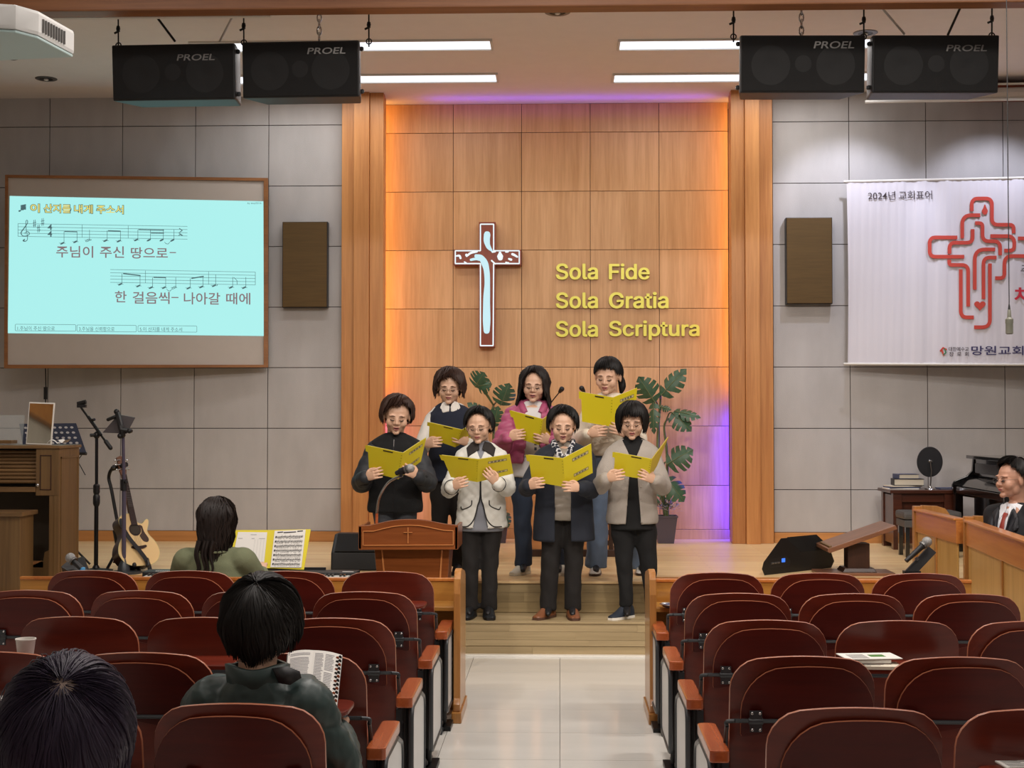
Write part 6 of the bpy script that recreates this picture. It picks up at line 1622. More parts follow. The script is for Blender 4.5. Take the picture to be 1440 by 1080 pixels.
def garment(P_, name, m, fn, voxel=.011, disp=None, gap=None, smooth=3, th=.008, gz=None, cutz=None):
    g = MB(); fn(g); vs, fs = remesh(g, voxel, smooth, disp)
    bv = BVHTree.FromPolygons([V(v) for v in vs], fs)
    if gap:
        V3 = [V(v) for v in vs]; keep = []
        for f in fs:
            c = sum((V3[i] for i in f), V()) / len(f); w_ = gap(c.z)
            if w_ is not None and c.y < gz and abs(c.x - (w_[1] if isinstance(w_, tuple) else 0)) < (w_[0] if isinstance(w_, tuple) else w_): continue
            keep.append(f)
        used = {i for f in keep for i in f}; rem = {i for f in fs for i in f if f not in keep} if False else set()
        ks = set(map(tuple, keep)); rem = {i for f in fs if tuple(f) not in ks for i in f}
        for i in used & rem:
            w_ = gap(V3[i].z)
            if w_ is None: continue
            w0, cxx = (w_ if isinstance(w_, tuple) else (w_, 0)); 
            if abs(abs(V3[i].x - cxx) - w0) < voxel * 1.2: V3[i].x = cxx + math.copysign(w0, V3[i].x - cxx)
        fs = keep; vs = [tuple(v) for v in V3]
    b = rmb(vs, fs); o = b.build(name, m, P_.t, fix=False, angle=180)
    if gap:
        md = o.modifiers.new('thickness', 'SOLIDIFY'); md.thickness = th; md.offset = -1
    return o, bv
def on_surf(bv, x, z, off=.003, y0=-1., d=(0, 1, 0)):
    h = bv.ray_cast(V((x, y0, z)), V(d)); return (h[0] + V((0, -off, 0))) if h[0] else None
def patch_on(P_, name, m, bv, poly, off=.008, th=.008, sub=3):
    """a cloth piece (collar, lapel, pocket) that lies on the surface below it; poly in (x, z)"""
    bm = bmesh.new(); vv = [bm.verts.new((a, 0, b)) for a, b in poly]; f = bm.faces.new(vv); bmesh.ops.triangulate(bm, faces=[f])
    for _ in range(sub):
        bmesh.ops.subdivide_edges(bm, edges=bm.edges[:], cuts=1, use_grid_fill=True)
    bm.verts.ensure_lookup_table(); miss, ys = [], []
    for v in bm.verts:
        h = bv.ray_cast(V((v.co.x, -1, v.co.z)), V((0, 1, 0)))
        if h[0]: v.co.y = h[0].y - off; ys.append((v.co.copy()))
        else: miss.append(v)
    for v in miss: v.co.y = min(ys, key=lambda q: (q.x - v.co.x) ** 2 + (q.z - v.co.z) ** 2).y if ys else -.05
    for _ in range(8):
        new = {v: (v.co.y + sum(e.other_vert(v).co.y for e in v.link_edges) / len(v.link_edges)) / 2 for v in bm.verts}
        for v, y in new.items(): v.co.y = y
    bmesh.ops.recalc_face_normals(bm, faces=bm.faces[:])
    if sum(f.normal.y for f in bm.faces) > 0: bmesh.ops.reverse_faces(bm, faces=bm.faces[:])
    for f in bm.faces: f.smooth = True
    me = bpy.data.meshes.new(name); bm.to_mesh(me); bm.free(); me.materials.append(M[m] if isinstance(m, str) else m)
    o = link(name, me, P_.t); md = o.modifiers.new('thickness', 'SOLIDIFY'); md.thickness = th; md.offset = -1; return o
def piping(P_, name, m, bv, pts, r=.0035, off=.002, sub=6):
    pp = []
    q, _ = crom([V((p[0], p[1], 0)) for p in pts], [1] * len(pts), sub)
    for p in q:
        h = on_surf(bv, p.x, p.y, off)
        if h: pp.append(h)
    if len(pp) > 1: return MB().tube(pp, r, 6).build(name, m, P_.t)
def shoe(P_, an, m, sole, toe=V((0, -1, 0)), k=1., yaw=0.):
    toe = Matrix.Rotation(yaw, 3, 'Z') @ toe; fr = frame(V((an.x, an.y, 0)), toe, (0, 0, 1)); s = k
    rings = [(-.058, .030, .06), (-.05, .038, .10), (-.02, .042, .115), (.03, .042, .105), (.08, .044, .07), (.13, .042, .042), (.17, .034, .035), (.188, .02, .026)]
    g = MB(); R = []
    for y, w_, h in rings: R.append([fr @ (V((math.cos(a) * w_, y, .016 + max(0, math.sin(a)) * (h - .016) * (1 if math.sin(a) > 0 else 0))) * s) for a in [2 * PI * i / 16 for i in range(16)]])
    g.loft(R); o = g.build('shoe', m, P_.t, angle=60)
    g = MB(); R = []
    for z in (0, .018): R.append([fr @ (V((p[0], p[1], z)) * s) for p in [(w_ * 1.04, y) for y, w_, h in rings] + [(-w_ * 1.04, y) for y, w_, h in reversed(rings)]])
    g.loft(R); g.build('sole', sole, o)
    return o
def folder(P_label, q1, q2, tab=True, labels=True, right_mat='yellow_card', name='songbook_folder'):
    """q1: TL, TR(spine), BR(spine), BL of the left cover; q2: spine top, TR, BR, spine bottom"""
    c = (q1[1] + q1[2]) / 2; t = thing(name, P_label, 'folder', c, 0, 'yellow song folders held by the choir'); inv = Matrix.Translation(-c)
    def cover(q, m, nm, extra=None):
        n = (q[1] - q[0]).cross(q[3] - q[0]).normalized(); n = n if n.y > 0 else -n
        g = MB(); N = 6; gr = [qpt(*q, u / N, v / N) for u in range(N + 1) for v in range(N + 1)]; m2 = len(gr); k = N + 1
        fs = [(a * k + b, (a + 1) * k + b, (a + 1) * k + b + 1, a * k + b + 1) for a in range(N) for b in range(N)]
        g.add(gr + [p + n * .003 for p in gr], fs + [tuple(m2 + i for i in reversed(f)) for f in fs])
        bo = [a * k for a in range(k)] + [N * k + b for b in range(1, k)] + [a * k + N for a in range(N - 1, -1, -1)] + [b for b in range(N - 1, 0, -1)]
        g.add([gr[i] for i in bo] + [gr[i] + n * .003 for i in bo], [(i, (i + 1) % len(bo), len(bo) + (i + 1) % len(bo), len(bo) + i) for i in range(len(bo))])
        if extra: g.add([qpt(*q, 0, 0), qpt(*q, 0, .25), qpt(*q, 0, .235) + (q[0] - q[1]).normalized() * .018, q[0] + (q[0] - q[1]).normalized() * .018], [(0, 1, 2, 3)])
        o = g.build(nm, m, t, angle=50); o.matrix_parent_inverse = inv; return n
    n1 = cover(q1, 'yellow_card', 'left_cover', True)
    def patch(q, n, u0, u1, v0, v1, m, nm, off=.0015):
        g = MB(); g.add([qpt(*q, u, v) - n * off for u, v in ((u0, v0), (u1, v0), (u1, v1), (u0, v1))], [(0, 1, 2, 3)]); o = g.build(nm, m, t, smooth=False, fix=False); o.matrix_parent_inverse = inv
    patch(q1, n1, .44, .72, .04, .085, 'black_slot', 'clip_slot')
    g = MB()
    for v in (.1, .2, .3, .4, .5, .85): g.add([qpt(*q1, u, vv) - n1 * .001 for u, vv in ((.955, v), (.985, v), (.985, v + .012), (.955, v + .012))], [(0, 1, 2, 3)])
    o = g.build('crease_marks', 'black_slot', t, smooth=False, fix=False); o.matrix_parent_inverse = inv; o['kind'] = 'stuff'
    if q2:
        n2 = cover(q2, right_mat, 'right_cover')
        n3 = n2
        g = MB(); qq = [p + n2 * .006 for p in q2]; g.add(qq, [(0, 1, 2, 3)]); o = g.build('sheet', 'paper', t, smooth=False); o.matrix_parent_inverse = inv
        if labels:
            for (u0, u1, v0, v1) in ((.30, .88, .16, .27), (.32, .86, .70, .80)):
                patch(q2, n2, u0, u1, v0, v1, 'label_rim', 'label_edge'); patch(q2, n2, u0 + .02, u1 - .02, v0 + .02, v1 - .02, 'label_white', 'label', .002)
                g = MB()
                for j in range(4): 
                    a = u0 + .08 + (u1 - u0 - .14) * j / 4; g.add([qpt(*q2, u, v) - n2 * .0026 for u, v in ((a, v0 + .03), (a + .07, v0 + .03), (a + .07, v1 - .035), (a, v1 - .035))], [(0, 1, 2, 3)])
                o = g.build('label_print', 'leather_grey', t, smooth=False, fix=False); o.matrix_parent_inverse = inv
    qq = [p + n1 * .006 for p in q1]; g = MB(); g.add(qq, [(0, 1, 2, 3)]); o = g.build('sheet', 'paper', t, smooth=False); o.matrix_parent_inverse = inv
    return t

BODYR = [(.80, 0, .14, .09), (.88, 0, .155, .10), (1.0, 0, .125, .085), (1.12, -.005, .14, .095), (1.22, .0, .15, .09), (1.285, .005, .10, .065), (1.31, .01, .05, .045)]
def stand(label, px, top, Y, fz, feet, hands, head=(0, 0, 14, 0), wide=1., hpx=None, skin='skin', dyh=0., bodyyaw=0., hsc=1.10, group='singers holding yellow folders'):
    X0 = P(px, 640, Y).x; H = P(px, top, Y).z - fz - .022
    p = Person(label, V((X0, Y, fz)), H, math.radians(bodyyaw), group=group, wide=wide, skin=skin); k = p.k
    hx = (P(hpx or px, 590, Y).x - X0)
    J = {}; J['torso_rings'] = [tuple(v * k for v in r) for r in BODYR]
    J['sh'] = [V((s * .140 * k * wide, .01 * k, 1.222 * k)) for s in (-1, 1)]
    J['hp'] = [V((s * .08 * k, 0, .83 * k)) for s in (-1, 1)]
    fx = [P(f[0], 860, Y + f[1]).x - X0 for f in feet]
    J['an'] = [V((fx[i], feet[i][1] + .03, .09)) for i in (0, 1)]
    J['kn'] = [(J['hp'][i] + J['an'][i]) / 2 + V((0, -.015, .0)) for i in (0, 1)]
    J['toe'] = V((0, -1, 0)); J['neck'] = V((hx * .6, .01 * k, 1.30 * k))
    wr, hm = [], []
    for i, h in enumerate(hands):
        s = -1 if i == 0 else 1
        c = p.L(P(h[0], h[1], h[2])); f = V(h[3]).normalized(); pn = V(h[4]) if len(h) > 4 else V((0, 1, -.1))
        hs = .97 * k; w0 = c - f * .06 * hs; wr.append(w0); hm.append((frame(w0, f, -pn) @ Matrix.Scale(hs, 4), s > 0))
    for i, s in ((0, -1), (1, 1)):     # let the hand follow the forearm a little
        e = ik(J['sh'][i], wr[i], .275 * k, .235 * k, (s * .5, .3, -1)); h = hands[i]; c = p.L(P(h[0], h[1], h[2])); pn = V(h[4]) if len(h) > 4 else V((0, 1, -.1)); hs = .97 * k
        f = (V(h[3]).normalized() * .6 + (wr[i] - e).normalized() * .4).normalized(); wr[i] = c - f * .06 * hs; hm[i] = (frame(wr[i], f, -pn) @ Matrix.Scale(hs, 4), s > 0)
    J['wr'] = wr; J['el'] = [ik(J['sh'][i], wr[i], .275 * k, .235 * k, (s * .5, .3, -1)) for i, s in ((0, -1), (1, 1))]
    p.J = J; HM = head_matrix((hx, -.012 * k, (1.58 - .118) * k + dyh), k * hsc, head[1], head[2], head[3])
    # the head leans forward around the neck: bring its top back to the height of the photograph
    topz = (HM @ V((0, .0, .115))).z; HM = Matrix.Translation((0, 0, H - topz)) @ HM
    p.HM = HM; p.H = H
    body(p, J, HM, k, hm, 0)
    return p
def sleeves(p, r, cuff=0, stop=.0):
    def fn(g, i):
        sh, el, wr = p.J['sh'][i], p.J['el'][i], p.J['wr'][i]; w_ = wr.lerp(el, .10 + stop)
        g.capsule([sh + V((0, 0, -.005)), sh.lerp(el, .5), el, el.lerp(w_, .5), w_], [r[0], r[1], r[2], r[3], r[4]], 16, smooth=4)
    return fn
def top_fn(p, rings, r, extra=None, arms=True, shr=None):
    k = p.k; sf = sleeves(p, [x * k for x in r])
    def fn(g):
        torso(g, [(a * k, b * k, c * k * p.w, d * k) for a, b, c, d in rings])
        if arms:
            sf(g, 0); sf(g, 1)
        sh = p.J['sh']; q = shr or r[0]; nb = p.J['neck']
        g.tube([sh[0] + V((-.0, 0, -.0)), V((nb.x - .05 * k, .012 * k, 1.29 * k)), V((nb.x + .05 * k, .012 * k, 1.29 * k)), sh[1]], [(q * .9 * k, q * k), (.05 * k, .062 * k), (.05 * k, .062 * k), (q * .9 * k, q * k)], 14, smooth=4)
        if extra: extra(g)
    return fn
def trousers(p, m, r=(.092, .082, .066, .064, .066), hem=.055, disp=None, name='trousers', top=.93):
    k = p.k
    def fn(g):
        torso(g, [(.80 * k, 0, .145 * k * p.w, .095 * k), (.86 * k, 0, .155 * k * p.w, .10 * k), (top * k, 0, .145 * k * p.w, .095 * k)])
        for i in (0, 1):
            hp, kn, an = p.J['hp'][i], p.J['kn'][i], p.J['an'][i]; e = V((an.x, an.y - .01, hem))
            g.tube([hp + V((0, 0, .03)), hp.lerp(kn, .5), kn, kn.lerp(e, .5), e], [x * k for x in r], 18, smooth=5)
    return garment(p, name, m, fn, .012, disp or fold(.010, 11, .8, p.H * 7))
TOP = [(.80, 0, .165, .115), (.88, 0, .17, .12), (1.0, 0, .155, .11), (1.12, -.008, .165, .12), (1.22, -.002, .165, .108), (1.285, .004, .105, .075), (1.31, .01, .065, .06)]
def cut(rings, z0):
    out = [r for r in rings if r[0] > z0 + .03]; a = [r for r in rings if r[0] <= z0 + .03]
    b = a[-1] if a else rings[0]; return [(z0, b[1], b[2], b[3])] + out
def build_hair(p, g, m, name='hair'):
    g.v = [tuple(p.HM @ V(q)) for q in g.v]; return g.build(name, m, p.t, fix=False, angle=60)
HO = .012   # hands float this far in front of the covers

def fl(pts_y): return [P(a, b, y) for a, b, y in pts_y]
# ------------------------------------------------------------ front row
YF, ZF = 10.22, .2415
# 1 black fleece jacket
p = stand('woman in a black zipped fleece jacket, leftmost of the choir, behind the front lectern', 556, 558, YF, ZF, ((545, 0), (570, 0)),
          ((523, 668, YF - .33, (.85, 0, .25)), (578, 664, YF - .33, (-.9, 0, .45))), head=(0, 8, 16, 4), wide=1.0)
sl1 = top_fn(p, cut(TOP, .80), (.072, .07, .068, .062, .05))
k = p.k
BLK = mat('black_fleece', '#101011', .95, bump=.5, bscale=150); SLV = mat('slate_nylon', '#202328', .62)
rg = [(.76, 0, .20, .13), (.80, 0, .205, .135), (.9, 0, .195, .13), (1.0, 0, .185, .125), (1.12, -.01, .185, .13), (1.22, 0, .18, .115), (1.285, .004, .12, .085), (1.32, .01, .08, .07), (1.335, .01, .07, .065)]
o, bv = garment(p, 'jacket', BLK, top_fn(p, rg, (.07, .07, .07, .06, .05), arms=False, shr=.078), disp=fold(.008, 8))
for i in (0, 1): garment(p, 'sleeve', SLV, lambda g, i=i: sleeves(p, [x * k for x in (.076, .078, .076, .066, .052)])(g, i), disp=puff(.006, .07))
for i in (0, 1): w_ = p.J['wr'][i]; e_ = p.J['el'][i]; MB().tube([w_.lerp(e_, .42), w_.lerp(e_, .12)], [.058 * k, .05 * k], 18).build('cuff', BLK, p.t)
piping(p, 'zip', 'silver', bv, [(0, 1.29 * k), (0, 1.24 * k)], .004); piping(p, 'placket', 'black_plastic', bv, [(0, 1.24 * k), (0, .78 * k)], .003)
trousers(p, mat('grey_trousers', '#3b3d42', .85)); [shoe(p, p.J['an'][i], 'black_plastic', 'black_plastic') for i in (0, 1)]
face_parts(p.t, p.HM, dict(mouth=1.1))
build_hair(p, hair([(-180, -42, .0), (-110, -34, .005), (-80, -20, .0), (-52, 2, .0), (-30, 36, 0), (0, 36, 0), (28, 44, 0), (55, 30, .0), (80, -15, .0), (110, -34, .005), (180, -42, .0)], (.25, .1), .034, 260, .010, .005, .1, 3), 'hair_brown')
folder('yellow folder held by the woman in the black fleece jacket', fl([(517, 626.5, YF - .36), (567, 637, YF - .42), (560, 674, YF - .30), (519, 663, YF - .26)]), fl([(567, 637, YF - .42), (599.5, 615.5, YF - .33), (592, 649, YF - .24), (560, 674, YF - .30)]))
# 2 white quilted jacket
p = stand('woman in a white quilted jacket with dark collar and black piping', 677, 573, YF, ZF, ((661, 0), (687, 0)),
          ((644, 681, YF - .33, (.8, 0, .35)), (692, 672, YF - .35, (-.45, 0, .75))), head=(0, -8, 12, -2), wide=.98, hpx=676, skin='skin')
M['dark_cord'] = mat('dark_cord', '#2b2522', .9)
k = p.k; WQ = mat('white_quilt', '#d6d4cb', .7); PIP = mat('black_piping', '#161616', .6)
rg = [(.69, 0, .205, .145), (.75, 0, .20, .14), (.85, 0, .19, .13), (1.0, 0, .175, .125), (1.12, -.008, .175, .13), (1.22, -.002, .17, .112), (1.285, .004, .11, .08), (1.31, .01, .07, .065)]
gapf = lambda z: max(0, (.93 * k - z)) * .26 if z < .93 * k else (max(0, z - 1.20 * k) * .4 if z > 1.20 * k else None)
garment(p, 'sweater', mat('grey_sweater', '#7e8087', .9), top_fn(p, [(.66, 0, .175, .125), (.7, 0, .18, .125)] + [(a, b, c * .93, d * .92) for a, b, c, d in rg[2:]] + [(1.335, .008, .06, .058), (1.35, .006, .057, .055)], (.055, .05, .045, .04, .036)))
o, bv = garment(p, 'jacket', WQ, top_fn(p, rg, (.072, .069, .066, .06, .05)), disp=quilt(.007, .075), gap=gapf, gz=-.02)
for s in (-1, 1):
    piping(p, 'front_piping', PIP, bv, [(s * .003, 1.2 * k), (s * .003, .94 * k), (s * .02, .86 * k), (s * .045, .76 * k), (s * .09, .705 * k), (s * .15, .70 * k)], .0045)
    piping(p, 'pocket_piping', PIP, bv, [(s * .062, .90 * k), (s * .065, .865 * k), (s * .09, .845 * k), (s * .13, .83 * k), (s * .142, .85 * k)], .004)
    patch_on(p, 'collar', M['dark_cord'], bv, [(s * a * k, b * k) for a, b in ((.03, 1.345), (.075, 1.335), (.112, 1.295), (.098, 1.225), (.045, 1.262), (.010, 1.285))], .012)
    i = 0 if s < 0 else 1; w_, e_ = p.J['wr'][i], p.J['el'][i]
    c = w_.lerp(e_, .22); d = (e_ - w_).normalized(); a = d.orthogonal().normalized(); b = d.cross(a)
    MB().tube([c + a * math.cos(t_) * .055 * k + b * math.sin(t_) * .055 * k for t_ in [2 * PI * q / 16 for q in range(17)]], .0035, 5).build('cuff_piping', PIP, p.t)
n_ = p.J['neck']; g = MB(); g.tube([n_ + V((0, 0, -.02)), n_ + V((0, -.005, .05))], [(.062 * k, .062 * k), (.053 * k, .053 * k)], 20); g.build('turtleneck', 'leather_grey', p.t)
trousers(p, mat('black_trousers', '#15110f', .85), (.092, .084, .066, .06, .062)); [shoe(p, p.J['an'][i], mat('black_shoe', '#14181b', .6), 'black_plastic', yaw=(-.15, .1)[i]) for i in (0, 1)]
face_parts(p.t, p.HM, dict(glasses=1, mouth=.3))
build_hair(p, hair([(-180, -40, 0), (-110, -32, 0), (-80, -8, 0), (-50, 22, 0), (-25, 46, 0), (0, 52, 0), (30, 46, 0), (55, 20, 0), (80, -16, 0), (110, -32, 0), (180, -40, 0)], (.2, .15), .024, 260, .009, .002, .1, 8), 'hair_black')
folder('yellow folder held by the woman in the white quilted jacket', fl([(621, 640, YF - .36), (673, 646, YF - .42), (671, 678, YF - .30), (634, 671, YF - .26)]), fl([(673, 646, YF - .42), (717, 639, YF - .36), (722, 666, YF - .26), (671, 678, YF - .30)]))
# 3 navy coat
p = stand('woman in a long dark navy coat with a patterned scarf and brown shoes', 793, 572, YF, ZF, ((771, 0), (805, 0)),
          ((751, 681, YF - .33, (.85, 0, .2)), (806, 685, YF - .33, (-.85, 0, .1))), head=(0, 2, 12, 0), wide=1.12, hpx=791)
k = p.k; NV = mat('navy_coat', '#1b202b', .85, bump=.2)
rg = [(.585, 0, .215, .15), (.65, 0, .21, .15), (.8, 0, .20, .145), (.9, 0, .195, .14), (1.0, 0, .19, .135), (1.12, -.008, .19, .135), (1.22, -.002, .18, .118), (1.285, .004, .12, .085), (1.325, .012, .085, .072)]
gapf = lambda z: (.062 * k if z < .98 * k else (.062 + (z / k - .98) * .10) * k if z < 1.2 * k else .084 * k, -.008)
vest = mat('taupe_vest', '#8c8376', .5)
garment(p, 'quilted_vest', vest, top_fn(p, [(.745, 0, .165, .125), (.8, 0, .17, .13)] + [(a, b, c * .92, d * .93) for a, b, c, d in rg[3:-1]], (.05, .045, .04, .036, .03)), disp=puff(.008, .055))
o, bv = garment(p, 'coat', NV, top_fn(p, rg, (.076, .073, .070, .062, .052)), disp=fold(.007, 7), gap=gapf, gz=-.03, th=.012)
for s in (-1, 1):
    patch_on(p, 'collar', NV, bv, [(s * a * k, b * k) for a, b in ((.055, 1.31), (.10, 1.29), (.135, 1.235), (.09, 1.215), (.07, 1.27))], .012)
def scarf_mat():
    m, nt, b = bsdf('scarf_print'); N = nt.nodes; L = nt.links; t = N.new('ShaderNodeTexVoronoi'); t.inputs['Scale'].default_value = 38; t.distance = 'CHEBYCHEV'
    tc = N.new('ShaderNodeTexCoord'); L.new(tc.outputs['Object'], t.inputs[0]); r = N.new('ShaderNodeValToRGB'); r.color_ramp.interpolation = 'CONSTANT'
    r.color_ramp.elements[0].color = lin('#1b1f2c'); r.color_ramp.elements[1].color = lin('#d6d4d4'); r.color_ramp.elements[1].position = .42; L.new(t.outputs['Distance'], r.inputs[0]); L.new(r.outputs[0], b.inputs['Base Color']); b.inputs['Roughness'].default_value = .7; return m
SC = scarf_mat(); n_ = p.J['neck']
for s in (-1, 1):
    g = MB(); g.tube([n_ + V((s * .055, .05, .03)) * 1, n_ + V((s * .068, -.02, .03)), n_ + V((s * .045, -.085, -.03)), n_ + V((s * .0 - .005, -.125, -.10)), n_ + V((s * -.022, -.13, -.17)), n_ + V((s * -.03, -.13, -.23))], [(.02, .02), (.026, .018), (.03, .016), (.028, .014), (.034, .012), (.036, .01)], 12, smooth=5); g.build('scarf', SC, p.t)
trousers(p, bpy.data.materials['black_trousers'], (.094, .088, .072, .066, .066)); [shoe(p, p.J['an'][i], mat('brown_leather', '#7d4c2f', .45) if i == 0 else bpy.data.materials['brown_leather'], mat('brown_sole', '#54382a', .7) if i == 0 else bpy.data.materials['brown_sole'], yaw=(-.5, .1)[i]) for i in (0, 1)]
face_parts(p.t, p.HM, dict(mouth=1.0, teeth=1))
build_hair(p, hair([(-180, -40, 0), (-115, -34, 0), (-85, -16, .0), (-52, 16, 0), (-28, 44, 0), (0, 50, 0), (28, 44, 0), (52, 16, 0), (85, -16, .0), (115, -34, 0), (180, -40, 0)], (.22, .15), .030, 260, .009, .003, .0, 5), 'hair_black')
folder('yellow folder held by the woman in the long navy coat', fl([(743, 639.7, YF - .36), (792, 644.5, YF - .42), (795, 685, YF - .30), (748, 677, YF - .26)]), fl([(792, 644.5, YF - .42), (831.5, 624, YF - .34), (833.5, 665, YF - .24), (795, 685, YF - .30)]))
# 4 grey cardigan
p = stand('woman with a black bob in a grey-beige cardigan over a black turtleneck', 889, 566, YF, ZF, ((881, 0), (917, .05)),
          ((863, 670, YF - .33, (.85, 0, .15)), (912, 671, YF - .34, (-.8, 0, .35))), head=(0, -3, 15, 0), wide=.98, hpx=889)
k = p.k; CG = mat('beige_knit', '#a59c92', .95, bump=.6, bscale=120); BT = mat('black_knit', '#0d0d0e', .9)
rg = [(.705, 0, .195, .14), (.75, 0, .20, .14), (.85, 0, .19, .135), (1.0, 0, .18, .125), (1.12, -.008, .182, .13), (1.22, -.002, .178, .112), (1.285, .004, .115, .08), (1.305, .01, .085, .07)]
gapf = lambda z: ((.022 + max(0, (1.18 - z / k)) * .075) * k if z < 1.2 * k else (.022 + (z / k - 1.2) * .45) * k, .002)
garment(p, 'turtleneck_top', BT, top_fn(p, [(.66, 0, .165, .12), (.7, 0, .165, .12)] + [(a, b, c * .92, d * .93) for a, b, c, d in rg[2:]] + [(1.32, .006, .062, .060), (1.36, .002, .056, .056)], (.055, .05, .045, .04, .036)), disp=fold(.003, 12))
o, bv = garment(p, 'cardigan', CG, top_fn(p, rg, (.072, .072, .070, .064, .050)), disp=fold(.007, 8), gap=gapf, gz=-.03)
for z in (.78, .88, .98, 1.08):
    h = on_surf(bv, .05 * k + (1.18 - z) * .03, z * k, .002)
    if h: MB().ell(h, (.007, .003, .007), nu=10, nv=6).build('button', CG, p.t)
trousers(p, BT, (.098, .088, .068, .056, .056), hem=.085); [shoe(p, p.J['an'][i], mat('navy_knit_shoe', '#1d2633', .7) if i == 0 else bpy.data.materials['navy_knit_shoe'], 'marble', yaw=(-.7, .2)[i]) for i in (0, 1)]
face_parts(p.t, p.HM, dict(glasses=1, mouth=.5, earring=1))
build_hair(p, hair([(-180, -30, .035), (-100, -25, .04), (-70, -18, .035), (-48, -4, .02), (-38, 20, .0), (-20, 22, 0), (0, 23, 0), (20, 22, 0), (38, 20, .0), (48, -4, .02), (70, -18, .035), (100, -25, .04), (180, -30, .035)], (.0, .1), .028, 300, .008, .001, .25, 6), 'hair_black')
folder('yellow folder held by the woman in the grey-beige cardigan', fl([(865, 636, YF - .34), (917, 645.5, YF - .42), (912, 675, YF - .32), (863, 667, YF - .26)]), fl([(917, 645.5, YF - .42), (940, 614.5, YF - .30), (924, 655, YF - .24), (912, 675, YF - .32)]), labels=False, right_mat='yellow_card_dk')

# ------------------------------------------------------------ back row
YB, ZB = 10.95, .4755
# 5 navy vest
p = stand('woman in a navy knit vest over a white shirt in the back row', 634, 519, YB, ZB, ((617, 0), (644, 0)),
          ((607, 623, YB - .33, (.8, 0, .1)), (650, 619, YB - .34, (-.8, 0, .35))), head=(0, 0, 13, 2), wide=1.0, hpx=632)
k = p.k; WS = mat('white_shirt', '#d8d3cb', .8); NVY = mat('navy_knit', '#171d2e', .9, bump=.4, bscale=150)
o, bs = garment(p, 'shirt', WS, top_fn(p, [(a, b, c * .95, d * .93) for a, b, c, d in cut(TOP, .85)] + [(1.325, .01, .058, .055)], (.06, .062, .062, .055, .042)), disp=fold(.008, 11))
rg = [(.72, 0, .18, .125), (.78, 0, .185, .13), (.88, 0, .18, .13), (1.0, 0, .172, .125), (1.12, -.008, .18, .132), (1.22, -.002, .172, .12), (1.285, .004, .135, .09), (1.305, .006, .09, .07)]
o, bv = garment(p, 'knit_vest', NVY, top_fn(p, rg, (.075, .07, .06, .05, .04), arms=False, shr=.062), disp=fold(.006, 8))
nb = BVHTree.FromPolygons([V(v.co) for v in bpy.data.objects[o.name].data.vertices], [tuple(f.vertices) for f in o.data.polygons])
for s in (-1, 1):
    patch_on(p, 'collar', WS, bs, [(s * a * k, b * k) for a, b in ((.030, 1.35), (.060, 1.34), (.080, 1.30), (.058, 1.258), (.006, 1.270), (.004, 1.30))], .030)
trousers(p, bpy.data.materials['black_trousers']); [shoe(p, p.J['an'][i], 'black_plastic', 'black_plastic') for i in (0, 1)]
face_parts(p.t, p.HM, dict(glasses=1, mouth=.3))
build_hair(p, hair([(-180, -30, .03), (-100, -25, .035), (-70, -15, .03), (-50, 0, .015), (-38, 22, 0), (-15, 28, 0), (8, 40, 0), (25, 30, 0), (40, 15, 0), (52, -2, .015), (75, -15, .03), (100, -25, .035), (180, -30, .03)], (.12, .1), .034, 300, .009, .007, -.15, 11), 'hair_brown')
folder('yellow folder held by the woman in the navy vest', fl([(604, 594, YB - .36), (650, 604.6, YB - .42), (640, 629, YB - .32), (603, 616, YB - .26)]), fl([(650, 604.6, YB - .42), (676, 590, YB - .34), (670, 613, YB - .24), (640, 629, YB - .32)]))
# 6 pink puffer
p = stand('woman with long dark hair in a pink puffer jacket in the back row', 748, 516, YB, ZB, ((736, 0), (786, 0)),
          ((724, 613, YB - .33, (.8, 0, .1)), (765, 617, YB - .34, (-.85, 0, .3))), head=(0, -4, 10, 3), wide=1.02, hpx=751)
k = p.k; PK_ = mat('pink_nylon', '#a84e70', .5); WT = mat('white_tee', '#d3d0ce', .85)
rg = [(.86, 0, .19, .14), (.9, 0, .195, .14), (1.0, 0, .185, .135), (1.12, -.008, .185, .138), (1.22, -.002, .18, .12), (1.285, .004, .12, .09), (1.32, .01, .085, .075)]
o, bs = garment(p, 'tee_shirt', WT, top_fn(p, [(.75, 0, .165, .12), (.8, 0, .165, .12)] + [(a, b, c * .9, d * .9) for a, b, c, d in rg[1:-1]], (.05, .045, .04, .035, .03)), disp=fold(.006, 10))
gapf = lambda z: (.055 * k + max(0, z / k - 1.15) * .1 + max(0, 1.0 - z / k) * .2, .012)
o, bv = garment(p, 'puffer_jacket', PK_, top_fn(p, rg, (.08, .078, .075, .066, .052)), disp=puff(.014, .06), gap=gapf, gz=-.03, th=.014)
n_ = p.J['neck']
for s in (-1, 1):
    g = MB(); g.tube([n_ + V((s * .03, .075, .02)), n_ + V((s * .085, .02, .02)), n_ + V((s * .085, -.06, -.01)), n_ + V((s * .06, -.105, -.06))], [(.028, .03)] * 3 + [(.022, .028)], 12, smooth=4); g.build('collar', PK_, p.t)
MB().box(on_surf(bs, -.0, 1.02 * k, .004) or (0, -.13, 1.02), (.11, .004, .22)).build('print_patch', mat('beige_print', '#a89d8f', .8), p.t)
g = MB()
for j in range(4): g.box((on_surf(bs, .0, 1.02 * k, .008) or V((0, -.13, 1.02))) + V((.03, 0, .07 - .04 * j)), (.018, .002, .022))
g.build('print_marks', 'ink', p.t)
JN = mat('dark_jeans', '#2b3648', .85, var=.12); trousers(p, JN, (.094, .086, .072, .068, .072), hem=.06, name='jeans'); [shoe(p, p.J['an'][i], mat('cream_sneaker', '#cfc6b4', .6) if i == 0 else bpy.data.materials['cream_sneaker'], 'paper_cream', yaw=(-.45, .3)[i]) for i in (0, 1)]
